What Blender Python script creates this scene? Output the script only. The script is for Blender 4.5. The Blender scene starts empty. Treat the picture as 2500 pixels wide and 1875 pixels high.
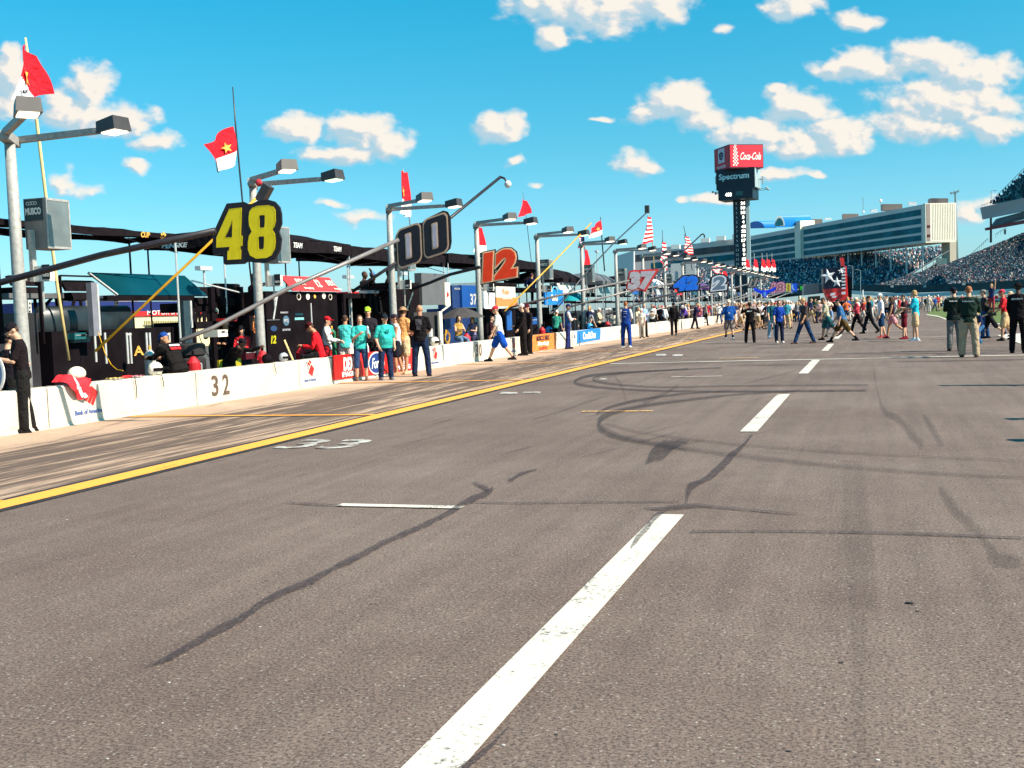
import bpy, math, random
from mathutils import Vector, Matrix, noise
random.seed(7)
rad=math.radians
SC=bpy.context.scene; COL=SC.collection
# ------------------------------------------------ survey camera (a pixel of the 2500x1875 photo -> a ray)
FX=2700.; CH=1.6; PSI=rad(18.2); PHI=math.atan(175/2700); RHO=rad(2.1)
s_,c_=math.sin,math.cos
FW=Vector((-s_(PSI)*c_(PHI),c_(PSI)*c_(PHI),-s_(PHI)))
_R0=Vector((c_(PSI),s_(PSI),0)); _U0=_R0.cross(FW)
RT=_R0*c_(RHO)-_U0*s_(RHO); UP=_R0*s_(RHO)+_U0*c_(RHO)
EYE=Vector((0,0,CH))
def ray(u,v): return FW+RT*((u-1250)/FX)+UP*((937.5-v)/FX)
def G(u,v,z=0.):
    r=ray(u,v); return EYE+r*((z-CH)/r.z)
def AX(u,v,X):
    r=ray(u,v); return EYE+r*(X/r.x)
def AD(u,v,D):
    r=ray(u,v); return EYE+r*(D/math.hypot(r.x,r.y))
# ------------------------------------------------ materials
def lin(h,k=1.):
    if isinstance(h,(tuple,list)): return tuple(h)
    o=[]
    for i in (0,2,4):
        c=int(h[i:i+2],16)/255
        o.append((c/12.92 if c<=.04045 else ((c+.055)/1.055)**2.4)*k)
    return tuple(o)
_M={}
def nd(nt,t,**kw):
    n=nt.nodes.new(t)
    for k,v in kw.items(): setattr(n,k,v)
    return n
def mat(name,col,rough=.6,metal=0.,var=.12,vs=6.,bump=0.,bs=30.,emit=0.,spec=.4,trans=0.):
    """procedural paint / cloth / metal: base colour broken up by noise, optional bump"""
    if name in _M: return _M[name]
    m=bpy.data.materials.new(name); m.use_nodes=True; nt=m.node_tree; b=nt.nodes['Principled BSDF']
    c=lin(col); tc=nd(nt,'ShaderNodeTexCoord')
    n=nd(nt,'ShaderNodeTexNoise'); n.inputs['Scale'].default_value=vs; n.inputs['Detail'].default_value=4
    nt.links.new(tc.outputs['Object'],n.inputs['Vector'])
    r=nd(nt,'ShaderNodeValToRGB'); e=r.color_ramp.elements
    e[0].position=.3; e[1].position=.7
    e[0].color=tuple(x*(1-var) for x in c)+(1,); e[1].color=tuple(min(1,x*(1+var)+.002) for x in c)+(1,)
    nt.links.new(n.outputs['Fac'],r.inputs['Fac']); nt.links.new(r.outputs['Color'],b.inputs['Base Color'])
    b.inputs['Roughness'].default_value=rough; b.inputs['Metallic'].default_value=metal
    b.inputs['Specular IOR Level'].default_value=spec
    if emit:
        b.inputs['Emission Color'].default_value=c+(1,); b.inputs['Emission Strength'].default_value=emit
    if trans: b.inputs['Transmission Weight'].default_value=trans
    if bump:
        n2=nd(nt,'ShaderNodeTexNoise'); n2.inputs['Scale'].default_value=bs; n2.inputs['Detail'].default_value=3
        nt.links.new(tc.outputs['Object'],n2.inputs['Vector'])
        bp=nd(nt,'ShaderNodeBump'); bp.inputs['Strength'].default_value=bump; bp.inputs['Distance'].default_value=.05 if bump<.85 else .075
        nt.links.new(n2.outputs['Fac'],bp.inputs['Height']); nt.links.new(bp.outputs['Normal'],b.inputs['Normal'])
    _M[name]=m; return m
def cloth(hexc,k=.7):
    return mat('cloth_'+hexc,lin(hexc,k),rough=.9,var=.14,vs=5,bump=.9,bs=9,spec=.15)
def paint(hexc,k=.75,rough=.45):
    return mat('paint_'+hexc,lin(hexc,k),rough=rough,var=.08,vs=3)
# ------------------------------------------------ mesh collector
class MB:
    def __init__(s): s.v=[]; s.f=[]; s.mi=[]; s.m=0
    def _a(s,vs,fs):
        o=len(s.v); s.v+= [Vector(p) for p in vs]; s.f+=[tuple(i+o for i in f) for f in fs]; s.mi+=[s.m]*len(fs); return s
    def box(s,c,d,R=None):
        c=Vector(c); h=[x/2 for x in d]; vs=[]
        for z in(-1,1):
            for y in(-1,1):
                for x in(-1,1):
                    p=Vector((x*h[0],y*h[1],z*h[2]))
                    vs.append(c+(R@p if R else p))
        return s._a(vs,[(0,2,3,1),(4,5,7,6),(0,1,5,4),(2,6,7,3),(0,4,6,2),(1,3,7,5)])
    def b(s,x0,x1,y0,y1,z0,z1):
        return s.box(((x0+x1)/2,(y0+y1)/2,(z0+z1)/2),(abs(x1-x0),abs(y1-y0),abs(z1-z0)))
    def tube(s,pts,rs,n=8,cap=True,el=None):
        pts=[Vector(p) for p in pts]
        if not isinstance(rs,(list,tuple)): rs=[rs]*len(pts)
        vs=[];fs=[];k=len(pts); a=None
        for i,p in enumerate(pts):
            t=(pts[min(i+1,k-1)]-pts[max(i-1,0)])
            t=t.normalized() if t.length>1e-9 else Vector((0,0,1))
            if a is None:
                a=Vector((1,0,0)) if abs(t.x)<.8 else Vector((0,1,0))
            a=(a-t*a.dot(t)).normalized(); b=t.cross(a)
            r=rs[i]; ra,rb=(r if isinstance(r,tuple) else (r,r))
            for j in range(n):
                g=2*math.pi*(j+.5)/n
                vs.append(p+a*(ra*math.cos(g))+b*(rb*math.sin(g)))
        for i in range(k-1):
            for j in range(n):
                q=(j+1)%n; fs.append((i*n+j,i*n+q,(i+1)*n+q,(i+1)*n+j))
        if cap: fs.append(tuple(range(n-1,-1,-1))); fs.append(tuple((k-1)*n+j for j in range(n)))
        return s._a(vs,fs)
    def ell(s,c,r,n=10,m=7,R=None):
        c=Vector(c); vs=[];fs=[]
        if not isinstance(r,(tuple,list)): r=(r,r,r)
        vs.append((0,0,1))
        for i in range(1,m):
            t=math.pi*i/m
            for j in range(n):
                g=2*math.pi*j/n; vs.append((math.sin(t)*math.cos(g),math.sin(t)*math.sin(g),math.cos(t)))
        vs.append((0,0,-1)); vs=[Vector((p[0]*r[0],p[1]*r[1],p[2]*r[2])) for p in vs]
        vs=[c+(R@p if R else p) for p in vs]
        for j in range(n): fs.append((0,1+j,1+(j+1)%n))
        for i in range(m-2):
            for j in range(n):
                q=(j+1)%n; a=1+i*n
                fs.append((a+j,a+n+j,a+n+q,a+q))
        L=len(vs)-1; a=1+(m-2)*n
        for j in range(n): fs.append((L,a+(j+1)%n,a+j))
        return s._a(vs,fs)
    def limb(s,pts,rs,n=9):
        s.tube(pts,rs,n)
        for p,r in zip(pts,rs):
            q=r if not isinstance(r,tuple) else min(r)
            s.ell(p,q*.99,8,6)
        return s
    def loft(s,secs,n=14):
        """secs: (centre, rx, ry [,R]) stacked rings"""
        vs=[];fs=[];k=len(secs)
        for sec in secs:
            c,rx,ry=Vector(sec[0]),sec[1],sec[2]; R=sec[3] if len(sec)>3 else None
            for j in range(n):
                g=2*math.pi*j/n; p=Vector((rx*math.cos(g),ry*math.sin(g),0))
                vs.append(c+(R@p if R else p))
        for i in range(k-1):
            for j in range(n):
                q=(j+1)%n; fs.append((i*n+j,i*n+q,(i+1)*n+q,(i+1)*n+j))
        fs.append(tuple(range(n-1,-1,-1))); fs.append(tuple((k-1)*n+j for j in range(n)))
        return s._a(vs,fs)
    def prism(s,poly,dv):
        """closed polygon (3D points) extruded by vector dv"""
        P=[Vector(p) for p in poly]; n=len(P); dv=Vector(dv)
        vs=P+[p+dv for p in P]; fs=[tuple(range(n)),tuple(range(2*n-1,n-1,-1))]
        for i in range(n): q=(i+1)%n; fs.append((i,i+n,q+n,q))
        return s._a(vs,fs)
    def poly(s,pts): return s._a(pts,[tuple(range(len(pts)))])
    def grid(s,fn,nu,nv,matfn=None):
        vs=[fn(i/nu,j/nv) for j in range(nv+1) for i in range(nu+1)]
        o=len(s.v); s.v+=[Vector(p) for p in vs]
        for j in range(nv):
            for i in range(nu):
                a=o+j*(nu+1)+i; s.f.append((a,a+1,a+nu+2,a+nu+1))
                s.mi.append(matfn((i+.5)/nu,(j+.5)/nv) if matfn else s.m)
        return s
    def add(s,me_v,me_f,M=None):
        return s._a([M@Vector(p) if M else p for p in me_v],me_f)
    def mesh(s,name,inv=None):
        me=bpy.data.meshes.new(name)
        me.from_pydata([tuple(inv@p) if inv else tuple(p) for p in s.v],[],s.f)
        me.polygons.foreach_set('material_index',s.mi); me.update(); return me
def link(me,name,mats,parent=None,smooth=False,label=None):
    o=bpy.data.objects.new(name,me)
    for m in (mats if isinstance(mats,(list,tuple)) else [mats]): me.materials.append(m)
    COL.objects.link(o)
    if parent: o.parent=parent
    if smooth: me.polygons.foreach_set('use_smooth',[True]*len(me.polygons))
    if label: o['label']=label
    return o
def tag(o,label,cat,group=None,kind=None):
    o['label']=label
    if cat: o['category']=cat
    if group: o['group']=group
    if kind: o['kind']=kind
    return o
class Thing:
    def __init__(s,name,label,cat,loc=(0,0,0),rotz=0.,group=None):
        o=bpy.data.objects.new(name,None); COL.objects.link(o); o.empty_display_size=.2
        o.location=loc; o.rotation_euler=(0,0,rotz); tag(o,label,cat,group); s.o=o
        s.M=Matrix.Translation(Vector(loc))@Matrix.Rotation(rotz,4,'Z'); s.I=s.M.inverted()
    def w(s,name,mb,m,parent=None,smooth=False,label=None):      # mesh given in world coordinates
        return link(mb.mesh(name,s.I),name,m,parent or s.o,smooth,label)
    def l(s,name,mb,m,parent=None,smooth=False,label=None):      # mesh given in local coordinates
        return link(mb.mesh(name),name,m,parent or s.o,smooth,label)
def solo(name,mb,m,label,cat,loc=(0,0,0),group=None,smooth=False,kind=None):
    I=Matrix.Translation(-Vector(loc)); o=link(mb.mesh(name,I),name,m,None,smooth); o.location=loc
    return tag(o,label,cat,group,kind)
def struct(name,mb,m,kind='structure'):
    o=link(mb.mesh(name),name,m); o['kind']=kind; o['label']=name.replace('_',' '); return o
# ------------------------------------------------ flat shapes and lettering as real geometry
_tc={}
def curve_geo(body=None,splines=None,offset=0.,extrude=.01,shear=0.,sp=1.):
    key=(body,offset,extrude,shear,sp) if body else None
    if key and key in _tc: return _tc[key]
    if body:
        cu=bpy.data.curves.new('t','FONT'); cu.body=body; cu.shear=shear; cu.align_x='CENTER'; cu.align_y='CENTER'; cu.space_character=sp
        cu.resolution_u=3
    else:
        cu=bpy.data.curves.new('t','CURVE')
        for pts in splines:
            sp_=cu.splines.new('POLY'); sp_.points.add(len(pts)-1); sp_.use_cyclic_u=True
            for i,p in enumerate(pts): sp_.points[i].co=(p[0],p[1],0,1)
    cu.dimensions='2D'; cu.fill_mode='BOTH'; cu.offset=offset; cu.extrude=extrude
    ob=bpy.data.objects.new('t',cu); COL.objects.link(ob)
    bpy.context.view_layer.update()
    me=ob.evaluated_get(bpy.context.evaluated_depsgraph_get()).to_mesh()
    r=([v.co.copy() for v in me.vertices],[tuple(p.vertices) for p in me.polygons])
    bpy.data.objects.remove(ob); bpy.data.curves.remove(cu)
    if key: _tc[key]=r
    return r
def bounds(vs):
    xs=[v.x for v in vs]; ys=[v.y for v in vs]; return min(xs),max(xs),min(ys),max(ys)
def frame(o,right,up):
    r=Vector(right).normalized(); u=Vector(up); u=(u-r*u.dot(r)).normalized(); n=r.cross(u)
    return Matrix(((r.x,u.x,n.x,o[0]),(r.y,u.y,n.y,o[1]),(r.z,u.z,n.z,o[2]),(0,0,0,1)))
def lettering(body,o,right,up,w=None,h=None,offset=0.,shear=0.,depth=.004,bold=.0,sp=1.):
    """text fitted to width w / height h (metres), standing proud of the surface at o"""
    vs,fs=curve_geo(body,offset=bold+offset,extrude=1.,shear=shear,sp=sp)
    v0,_=curve_geo(body,offset=bold,extrude=1.,shear=shear,sp=sp)
    a,b,c,d=bounds(v0); W=b-a; H=d-c
    sx=(w/W) if w else (h/H); sy=(h/H) if h else sx
    S=frame(o,right,up)@Matrix.Diagonal((sx,sy,depth/2,1))@Matrix.Translation((-(a+b)/2,-(c+d)/2,0))
    m=MB(); m.add(vs,fs,S); return m
XP=Vector((1,0,0)); YP=Vector((0,1,0)); ZP=Vector((0,0,1))
# ================================================ SKY + SUN
SUN_EL=rad(43); SUN_AZ=rad(98)           # azimuth clockwise from +Y
SUNV=Vector((math.sin(SUN_AZ)*math.cos(SUN_EL),math.cos(SUN_AZ)*math.cos(SUN_EL),math.sin(SUN_EL)))
def build_world():
    w=bpy.data.worlds.new('World'); SC.world=w; w.use_nodes=True; nt=w.node_tree; L=nt.links
    for n in list(nt.nodes): nt.nodes.remove(n)
    out=nd(nt,'ShaderNodeOutputWorld'); bg=nd(nt,'ShaderNodeBackground'); L.new(bg.outputs[0],out.inputs[0])
    sky=nd(nt,'ShaderNodeTexSky',sky_type='NISHITA'); sky.sun_disc=False; sky.sun_elevation=SUN_EL; sky.sun_rotation=SUN_AZ
    sky.air_density=1.; sky.dust_density=.6; sky.ozone_density=2.2
    # clear saturated blue overhead that pales towards the horizon
    tint=nd(nt,'ShaderNodeMix',data_type='RGBA',blend_type='MULTIPLY'); tint.inputs[0].default_value=1.
    L.new(sky.outputs[0],tint.inputs[6]); 
    tc=nd(nt,'ShaderNodeTexCoord')
    sep=nd(nt,'ShaderNodeSeparateXYZ'); L.new(tc.outputs['Generated'],sep.inputs[0])
    rz=nd(nt,'ShaderNodeValToRGB'); rz.color_ramp.elements[0].position=0.; rz.color_ramp.elements[1].position=.36
    rz.color_ramp.elements[0].color=SKY_LO+(1,); rz.color_ramp.elements[1].color=SKY_HI+(1,)
    e=rz.color_ramp.elements.new(.14); e.color=SKY_MID+(1,)
    L.new(sep.outputs[2],rz.inputs[0]); L.new(rz.outputs[0],tint.inputs[7])
    L.new(tint.outputs[2],bg.inputs['Color']); bg.inputs['Strength'].default_value=SKY_STR
    w.cycles.sampling_method='MANUAL'; w.cycles.sample_map_resolution=512
def build_clouds():
    # cumulus far beyond everything, one curved sheet with cover from fractal noise, sunlit edges and shaded bases painted into its colour
    R=3600.; NU,NV=760,330; k=1.
    u0,u1=-140,2640; v0,v1=-60,600
    blobs=[]
    for (u,v,ru,rv,s) in CLOUDS: blobs.append((u,v,ru*1.36,rv*1.36,s))
    def dens(u,v):
        q=Vector((u/150,v/105,3.1)); wx=noise.fractal(q*1.3,.9,2.1,4)*26; wy=noise.fractal(q*1.3+Vector((7,3,9)),.9,2.1,4)*18
        x=u+wx; y=v+wy; best=0
        for (a,b,ru,rv,s) in blobs:
            dx=(x-a)/ru; dy=(y-b)/rv
            if dy>0: dy*=1.25
            d=dx*dx+dy*dy
            if d<1.6:
                e=s*(1-d**.6)
                if e>best-.12: best=max(best,e)+max(0,.12-abs(best-e))**2*1.5
        if best<=-.3: return best
        return best+noise.fractal(Vector((u/52,v/40,9.)),.75,2.2,6)*.24*min(1,max(0,(best+.06)/.22))-.05
    D=[[0.]*(NU+1) for _ in range(NV+1)]
    for j in range(NV+1):
        v=v0+(v1-v0)*j/NV
        for i in range(NU+1): 
            u=u0+(u1-u0)*i/NU
            near=False
            for (a,b,ru,rv,s) in blobs:
                if abs(u-a)<ru*1.25+30 and abs(v-b)<rv*1.25+26: near=True; break
            D[j][i]=dens(u,v) if near else -1.
    def S(j,i): return max(0.,D[min(max(j,0),NV)][min(max(i,0),NU)])
    idx={}; vs=[]; al=[]; sh=[]; fs=[]
    def vid(j,i):
        if (j,i) in idx: return idx[(j,i)]
        r=ray(u0+(u1-u0)*i/NU,v0+(v1-v0)*j/NV).normalized(); vs.append(tuple(EYE+r*R))
        d=D[j][i]; a=min(1,max(0,(d-.0)/.50)); a=a*a*(3-2*a); al.append(a*.97)
        g=(S(j,i)-S(j-5,i+4))*2.2+(S(j,i)-S(j-12,i+7))*1.0
        sh.append(min(1,max(0,.52+g*.9))); idx[(j,i)]=len(vs)-1; return idx[(j,i)]
    for j in range(NV):
        for i in range(NU):
            if max(D[j][i],D[j+1][i],D[j][i+1],D[j+1][i+1])>.04: fs.append((vid(j,i),vid(j,i+1),vid(j+1,i+1),vid(j+1,i)))
    me=bpy.data.meshes.new('sky'); me.from_pydata(vs,[],fs); me.update()
    at=me.color_attributes.new('cover','FLOAT_COLOR','POINT')
    buf=[]
    for a,b in zip(al,sh): buf+=[a,b,0,1]
    at.data.foreach_set('color',buf)
    m=bpy.data.materials.new('cumulus'); m.use_nodes=True; nt=m.node_tree; L=nt.links
    for n in list(nt.nodes): nt.nodes.remove(n)
    o=nd(nt,'ShaderNodeOutputMaterial'); ca=nd(nt,'ShaderNodeAttribute'); ca.attribute_name='cover'
    sc=nd(nt,'ShaderNodeSeparateColor'); L.new(ca.outputs['Color'],sc.inputs[0])
    cr=nd(nt,'ShaderNodeValToRGB'); e=cr.color_ramp.elements; e[0].position=.12; e[0].color=CL_LO+(1,); e[1].position=.8; e[1].color=CL_HI+(1,)
    q=e.new(.45); q.color=CL_MID+(1,)
    L.new(sc.outputs[1],cr.inputs[0])
    em=nd(nt,'ShaderNodeEmission'); L.new(cr.outputs[0],em.inputs[0]); tr=nd(nt,'ShaderNodeBsdfTransparent'); mx=nd(nt,'ShaderNodeMixShader')
    L.new(sc.outputs[0],mx.inputs[0]); L.new(tr.outputs[0],mx.inputs[1]); L.new(em.outputs[0],mx.inputs[2]); L.new(mx.outputs[0],o.inputs[0])
    me.materials.append(m); ob=bpy.data.objects.new('sky',me); COL.objects.link(ob); ob['kind']='structure'; ob['label']='sky'
SKY_STR=.085
SKY_LO=(.60,.86,1.12); SKY_MID=(.27,.84,.90); SKY_HI=(.0,1.02,1.05)
CL_HI=(.50,.46,.41); CL_MID=(.36,.38,.39); CL_LO=(.24,.33,.38)
CLOUDS=[(1340,10,100,62,1),(1470,25,150,78,1),(1600,8,95,52,1),(1345,90,40,40,.9),(1935,12,70,45,1),(2085,52,60,30,.9),(1770,78,30,14,.8),
(2110,165,110,42,1),(2260,150,110,50,1),(2380,185,105,55,1),(2320,250,170,62,.95),(2420,310,85,45,1),(2240,310,130,50,.8),(2040,168,60,30,.9),
(1655,255,85,52,1),(1580,285,60,26,.9),(1710,295,70,34,.8),(1955,268,85,48,1),(1850,325,110,42,1),(2050,335,80,52,1),(1950,358,140,34,.8),(1885,232,30,18,.8),
(725,318,72,34,1),(880,325,75,46,1),(962,350,58,42,.9),(850,378,125,30,.75),(1215,315,62,40,1),(1245,300,40,22,.9),
(215,215,58,52,.9),(180,275,95,62,.85),(275,300,95,46,.85),(375,355,58,28,.8),(25,190,62,72,.95),(20,260,55,50,.8),
(330,405,40,16,.65),(150,445,42,38,.6),(215,462,60,22,.55),(810,502,40,14,.65),(885,535,75,20,.65),(1268,394,30,12,.75),(1545,395,62,30,.7),(1580,410,35,26,.7),(1303,455,22,10,.7),
(1470,282,22,9,.7),(1900,425,75,20,.65),(1995,428,30,11,.6),(1735,486,62,18,.7),(1665,490,18,10,.65),(2345,520,70,34,.6),(2440,500,60,26,.6)]
build_world(); build_clouds()
sun=bpy.data.lights.new('sun','SUN'); sun.energy=5.0; sun.angle=rad(.53); sun.color=(1.,.89,.74)
so=bpy.data.objects.new('sun',sun); COL.objects.link(so); so.rotation_euler=SUNV.to_track_quat('Z','Y').to_euler(); so.location=SUNV*60
cam=bpy.data.cameras.new('camera'); co=bpy.data.objects.new('camera',cam); COL.objects.link(co); SC.camera=co
cam.sensor_width=36; cam.lens=FX/2500*36; cam.clip_start=.1; cam.clip_end=6000
co.matrix_world=Matrix(((RT.x,UP.x,-FW.x,0),(RT.y,UP.y,-FW.y,0),(RT.z,UP.z,-FW.z,CH),(0,0,0,1)))
SC.render.engine='CYCLES'; SC.render.resolution_x=1024; SC.render.resolution_y=768
SC.view_settings.view_transform='Standard'; SC.view_settings.look='None'; SC.view_settings.exposure=1.0; SC.view_settings.gamma=1
# ================================================ PAVEMENTS
def asphalt(name,c0,c1,grain=1.,streak=.15,rough=.85):
    m=bpy.data.materials.new(name); m.use_nodes=True; nt=m.node_tree; L=nt.links; b=nt.nodes['Principled BSDF']
    tc=nd(nt,'ShaderNodeTexCoord'); P=tc.outputs['Object']
    def no(sc,det=3,ro=.5,vec=P):
        n=nd(nt,'ShaderNodeTexNoise'); n.inputs['Scale'].default_value=sc; n.inputs['Detail'].default_value=det; n.inputs['Roughness'].default_value=ro
        L.new(vec,n.inputs['Vector']); return n.outputs['Fac']
    def mr(a,lo,hi,o0=0.,o1=1.):
        n=nd(nt,'ShaderNodeMapRange'); n.inputs[1].default_value=lo; n.inputs[2].default_value=hi; n.inputs[3].default_value=o0; n.inputs[4].default_value=o1
        L.new(a,n.inputs[0]); return n.outputs[0]
    def mix(f,a,bb,bt='MIX'):
        n=nd(nt,'ShaderNodeMix',data_type='RGBA',blend_type=bt)
        for i,x in ((0,f),(6,a),(7,bb)):
            if isinstance(x,(int,float)): n.inputs[i].default_value=x
            elif isinstance(x,tuple): n.inputs[i].default_value=x+(1,)
            else: L.new(x,n.inputs[i])
        return n.outputs[2]
    big=no(.35,5,.6); col=mix(mr(big,.35,.68),c0,c1)
    mid=no(3.2,4,.6); col=mix(1.,col,mix(mr(mid,.3,.7),(.93,.92,.93),(1.05,1.05,1.04)),'MULTIPLY')
    mp=nd(nt,'ShaderNodeMapping'); mp.inputs['Scale'].default_value=(5,.22,1); L.new(P,mp.inputs[0])
    st=no(1.,4,.6,mp.outputs[0]); col=mix(1.,col,mix(mr(st,.3,.7),(1-streak,)*3,(1+streak*.6,)*3),'MULTIPLY')
    # aggregate: dark pits and pale stones
    v=nd(nt,'ShaderNodeTexVoronoi'); v.inputs['Scale'].default_value=105; L.new(P,v.inputs['Vector'])
    g1=no(62,5,.80); pits=mr(g1,.40,.55); col=mix(1.,col,mix(pits,(1-.66*grain,1-.68*grain,1-.66*grain),(1.20,1.18,1.16)),'MULTIPLY')
    sv=nd(nt,'ShaderNodeSeparateColor'); L.new(v.outputs['Color'],sv.inputs[0])
    sp=mr(sv.outputs[0],.965,.995,0,.55*grain); col=mix(sp,col,(.42,.38,.33))
    sp2=mr(sv.outputs[1],.90,.96,0,.6*grain); col=mix(sp2,col,(.03,.024,.026))
    L.new(col,b.inputs['Base Color']); b.inputs['Roughness'].default_value=rough; b.inputs['Specular IOR Level'].default_value=.25
    bp=nd(nt,'ShaderNodeBump'); bp.inputs['Strength'].default_value=.55*grain; bp.inputs['Distance'].default_value=.004
    L.new(g1,bp.inputs['Height']); L.new(bp.outputs[0],b.inputs['Normal'])
    return m
M_ASPH=asphalt('asphalt',(.142,.101,.084),(.194,.147,.124))
M_LOT=asphalt('paddock_tarmac',(.07,.065,.063),(.10,.09,.085),.5)
def concrete_mat():
    m=asphalt('stall_concrete',(.35,.235,.165),(.46,.325,.235),.18,.08); nt=m.node_tree; L=nt.links; b=nt.nodes['Principled BSDF']
    src=b.inputs['Base Color'].links[0].from_socket
    tc=nd(nt,'ShaderNodeTexCoord'); sp=nd(nt,'ShaderNodeSeparateXYZ'); L.new(tc.outputs['Object'],sp.inputs[0])
    mp=nd(nt,'ShaderNodeMapping'); mp.inputs['Scale'].default_value=(4.2,.20,1); mp.inputs['Rotation'].default_value=(0,0,rad(1.5)); L.new(tc.outputs['Object'],mp.inputs[0])
    n=nd(nt,'ShaderNodeTexNoise'); n.inputs['Scale'].default_value=1.25; n.inputs['Detail'].default_value=7; n.inputs['Roughness'].default_value=.68; n.inputs['Distortion'].default_value=1.1; L.new(mp.outputs[0],n.inputs['Vector'])
    # rubber lies thickest across the middle of the stalls
    rp=nd(nt,'ShaderNodeMapRange',interpolation_type='SMOOTHSTEP'); rp.inputs[1].default_value=-12.3; rp.inputs[2].default_value=-10.6; rp.inputs[3].default_value=-.42; rp.inputs[4].default_value=.12; L.new(sp.outputs[0],rp.inputs[0])
    r2=nd(nt,'ShaderNodeMapRange',interpolation_type='SMOOTHSTEP'); r2.inputs[1].default_value=-9.2; r2.inputs[2].default_value=-7.6; r2.inputs[3].default_value=0; r2.inputs[4].default_value=-.10; L.new(sp.outputs[0],r2.inputs[0])
    a=nd(nt,'ShaderNodeMath',operation='ADD'); L.new(n.outputs['Fac'],a.inputs[0]); L.new(rp.outputs[0],a.inputs[1])
    a2=nd(nt,'ShaderNodeMath',operation='ADD'); L.new(a.outputs[0],a2.inputs[0]); L.new(r2.outputs[0],a2.inputs[1])
    k=nd(nt,'ShaderNodeMapRange'); k.inputs[1].default_value=.49; k.inputs[2].default_value=.62; k.inputs[4].default_value=.86; L.new(a2.outputs[0],k.inputs[0])
    mx=nd(nt,'ShaderNodeMix',data_type='RGBA'); L.new(k.outputs[0],mx.inputs[0]); L.new(src,mx.inputs[6]); mx.inputs[7].default_value=(.062,.042,.036,1)
    L.new(mx.outputs[2],b.inputs['Base Color']); return m
M_CONC=concrete_mat()
def sheet(name,x0,x1,y0,y1,z,m,nx=1,ny=1):
    g=MB(); g.grid(lambda a,b_:(x0+(x1-x0)*a,y0+(y1-y0)*b_,z),nx,ny); return struct(name,g,m)
M_GRASS=mat('grass',(.085,.12,.025),rough=.95,var=.45,vs=.6,bump=.6,bs=14)
M_FAR=mat('infield_ground',(.10,.095,.075),rough=.95,var=.3,vs=.05)
sheet('ground',-1500,1500,-200,3000,-.03,M_FAR,8,8)
sheet('paddock',-70,-12.75,-10,330,-.012,M_LOT)
sheet('pit_road',-7.45,16,-8,330,0,M_ASPH)
sheet('pit_stall_pavement',-12.75,-7.4,-8,330,.004,M_CONC)
g=MB(); g.poly([G(u,v,.012) for u,v in ((2262,770),(2310,778),(2345,785),(2430,788),(2500,790),(2640,795),(2640,722.5),(2500,724),(2400,727),(2300,731),(2275,748))]); struct('grass',g,M_GRASS)
# ---- painted lines
def worn(name,c,amt=.35,sc=22.,edge=(.10,.09,.085)):
    m=bpy.data.materials.new(name); m.use_nodes=True; nt=m.node_tree; L=nt.links; b=nt.nodes['Principled BSDF']
    tc=nd(nt,'ShaderNodeTexCoord'); n=nd(nt,'ShaderNodeTexNoise'); n.inputs['Scale'].default_value=sc; n.inputs['Detail'].default_value=6; n.inputs['Roughness'].default_value=.7
    L.new(tc.outputs['Object'],n.inputs['Vector'])
    n3=nd(nt,'ShaderNodeTexNoise'); n3.inputs['Scale'].default_value=2.2; n3.inputs['Detail'].default_value=4; L.new(tc.outputs['Object'],n3.inputs['Vector'])
    ad=nd(nt,'ShaderNodeMath',operation='MULTIPLY_ADD'); ad.inputs[1].default_value=.55; L.new(n3.outputs['Fac'],ad.inputs[0]); L.new(n.outputs['Fac'],ad.inputs[2])
    k=nd(nt,'ShaderNodeMapRange'); k.inputs[1].default_value=.92-amt*.3; k.inputs[2].default_value=1.02-amt*.25; L.new(ad.outputs[0],k.inputs[0])
    mx=nd(nt,'ShaderNodeMix',data_type='RGBA'); mx.inputs[6].default_value=c+(1,); mx.inputs[7].default_value=edge+(1,); L.new(k.outputs[0],mx.inputs[0])
    L.new(mx.outputs[2],b.inputs['Base Color']); b.inputs['Roughness'].default_value=.7
    return m
M_WL=worn('white_line_paint',(.58,.525,.45),.24,34.); M_YL=worn('yellow_line_paint',(.88,.36,.045),.05); M_BK=mat('black_line_edge',(.03,.025,.025),var=.3,vs=4)
M_OLDW=worn('faded_white_paint',(.50,.48,.44),.75,7.,(.20,.16,.14)); M_OR=worn('orange_mark_paint',(.80,.45,.15),.5)
def skidmat(name,c,dens):
    m=bpy.data.materials.new(name); m.use_nodes=True; nt=m.node_tree; L=nt.links; b=nt.nodes['Principled BSDF']
    b.inputs['Base Color'].default_value=c+(1,); b.inputs['Roughness'].default_value=.75; b.inputs['Specular IOR Level'].default_value=.2
    tc=nd(nt,'ShaderNodeTexCoord'); n=nd(nt,'ShaderNodeTexNoise'); n.inputs['Scale'].default_value=22; n.inputs['Detail'].default_value=9; n.inputs['Roughness'].default_value=.75
    L.new(tc.outputs['Object'],n.inputs['Vector']); k=nd(nt,'ShaderNodeMapRange'); k.inputs[1].default_value=.34; k.inputs[2].default_value=.6; k.inputs[3].default_value=dens*.12; k.inputs[4].default_value=dens
    L.new(n.outputs['Fac'],k.inputs[0]); L.new(k.outputs[0],b.inputs['Alpha']); return m
M_TAR=skidmat('tar_seal',(.055,.040,.044),.72); M_SK=skidmat('tyre_rubber_mark',(.035,.027,.030),.62); M_SK2=skidmat('faint_rubber_mark',(.045,.036,.036),.30)
def rib(mb,pts,z):
    """pts: photo points (u,v,half thickness down the picture) laid on the pavement"""
    A=[G(u,v-t,z) for u,v,t in pts]; B=[G(u,v+t,z) for u,v,t in pts]
    for i in range(len(pts)-1): mb.poly([B[i],B[i+1],A[i+1],A[i]])
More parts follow.
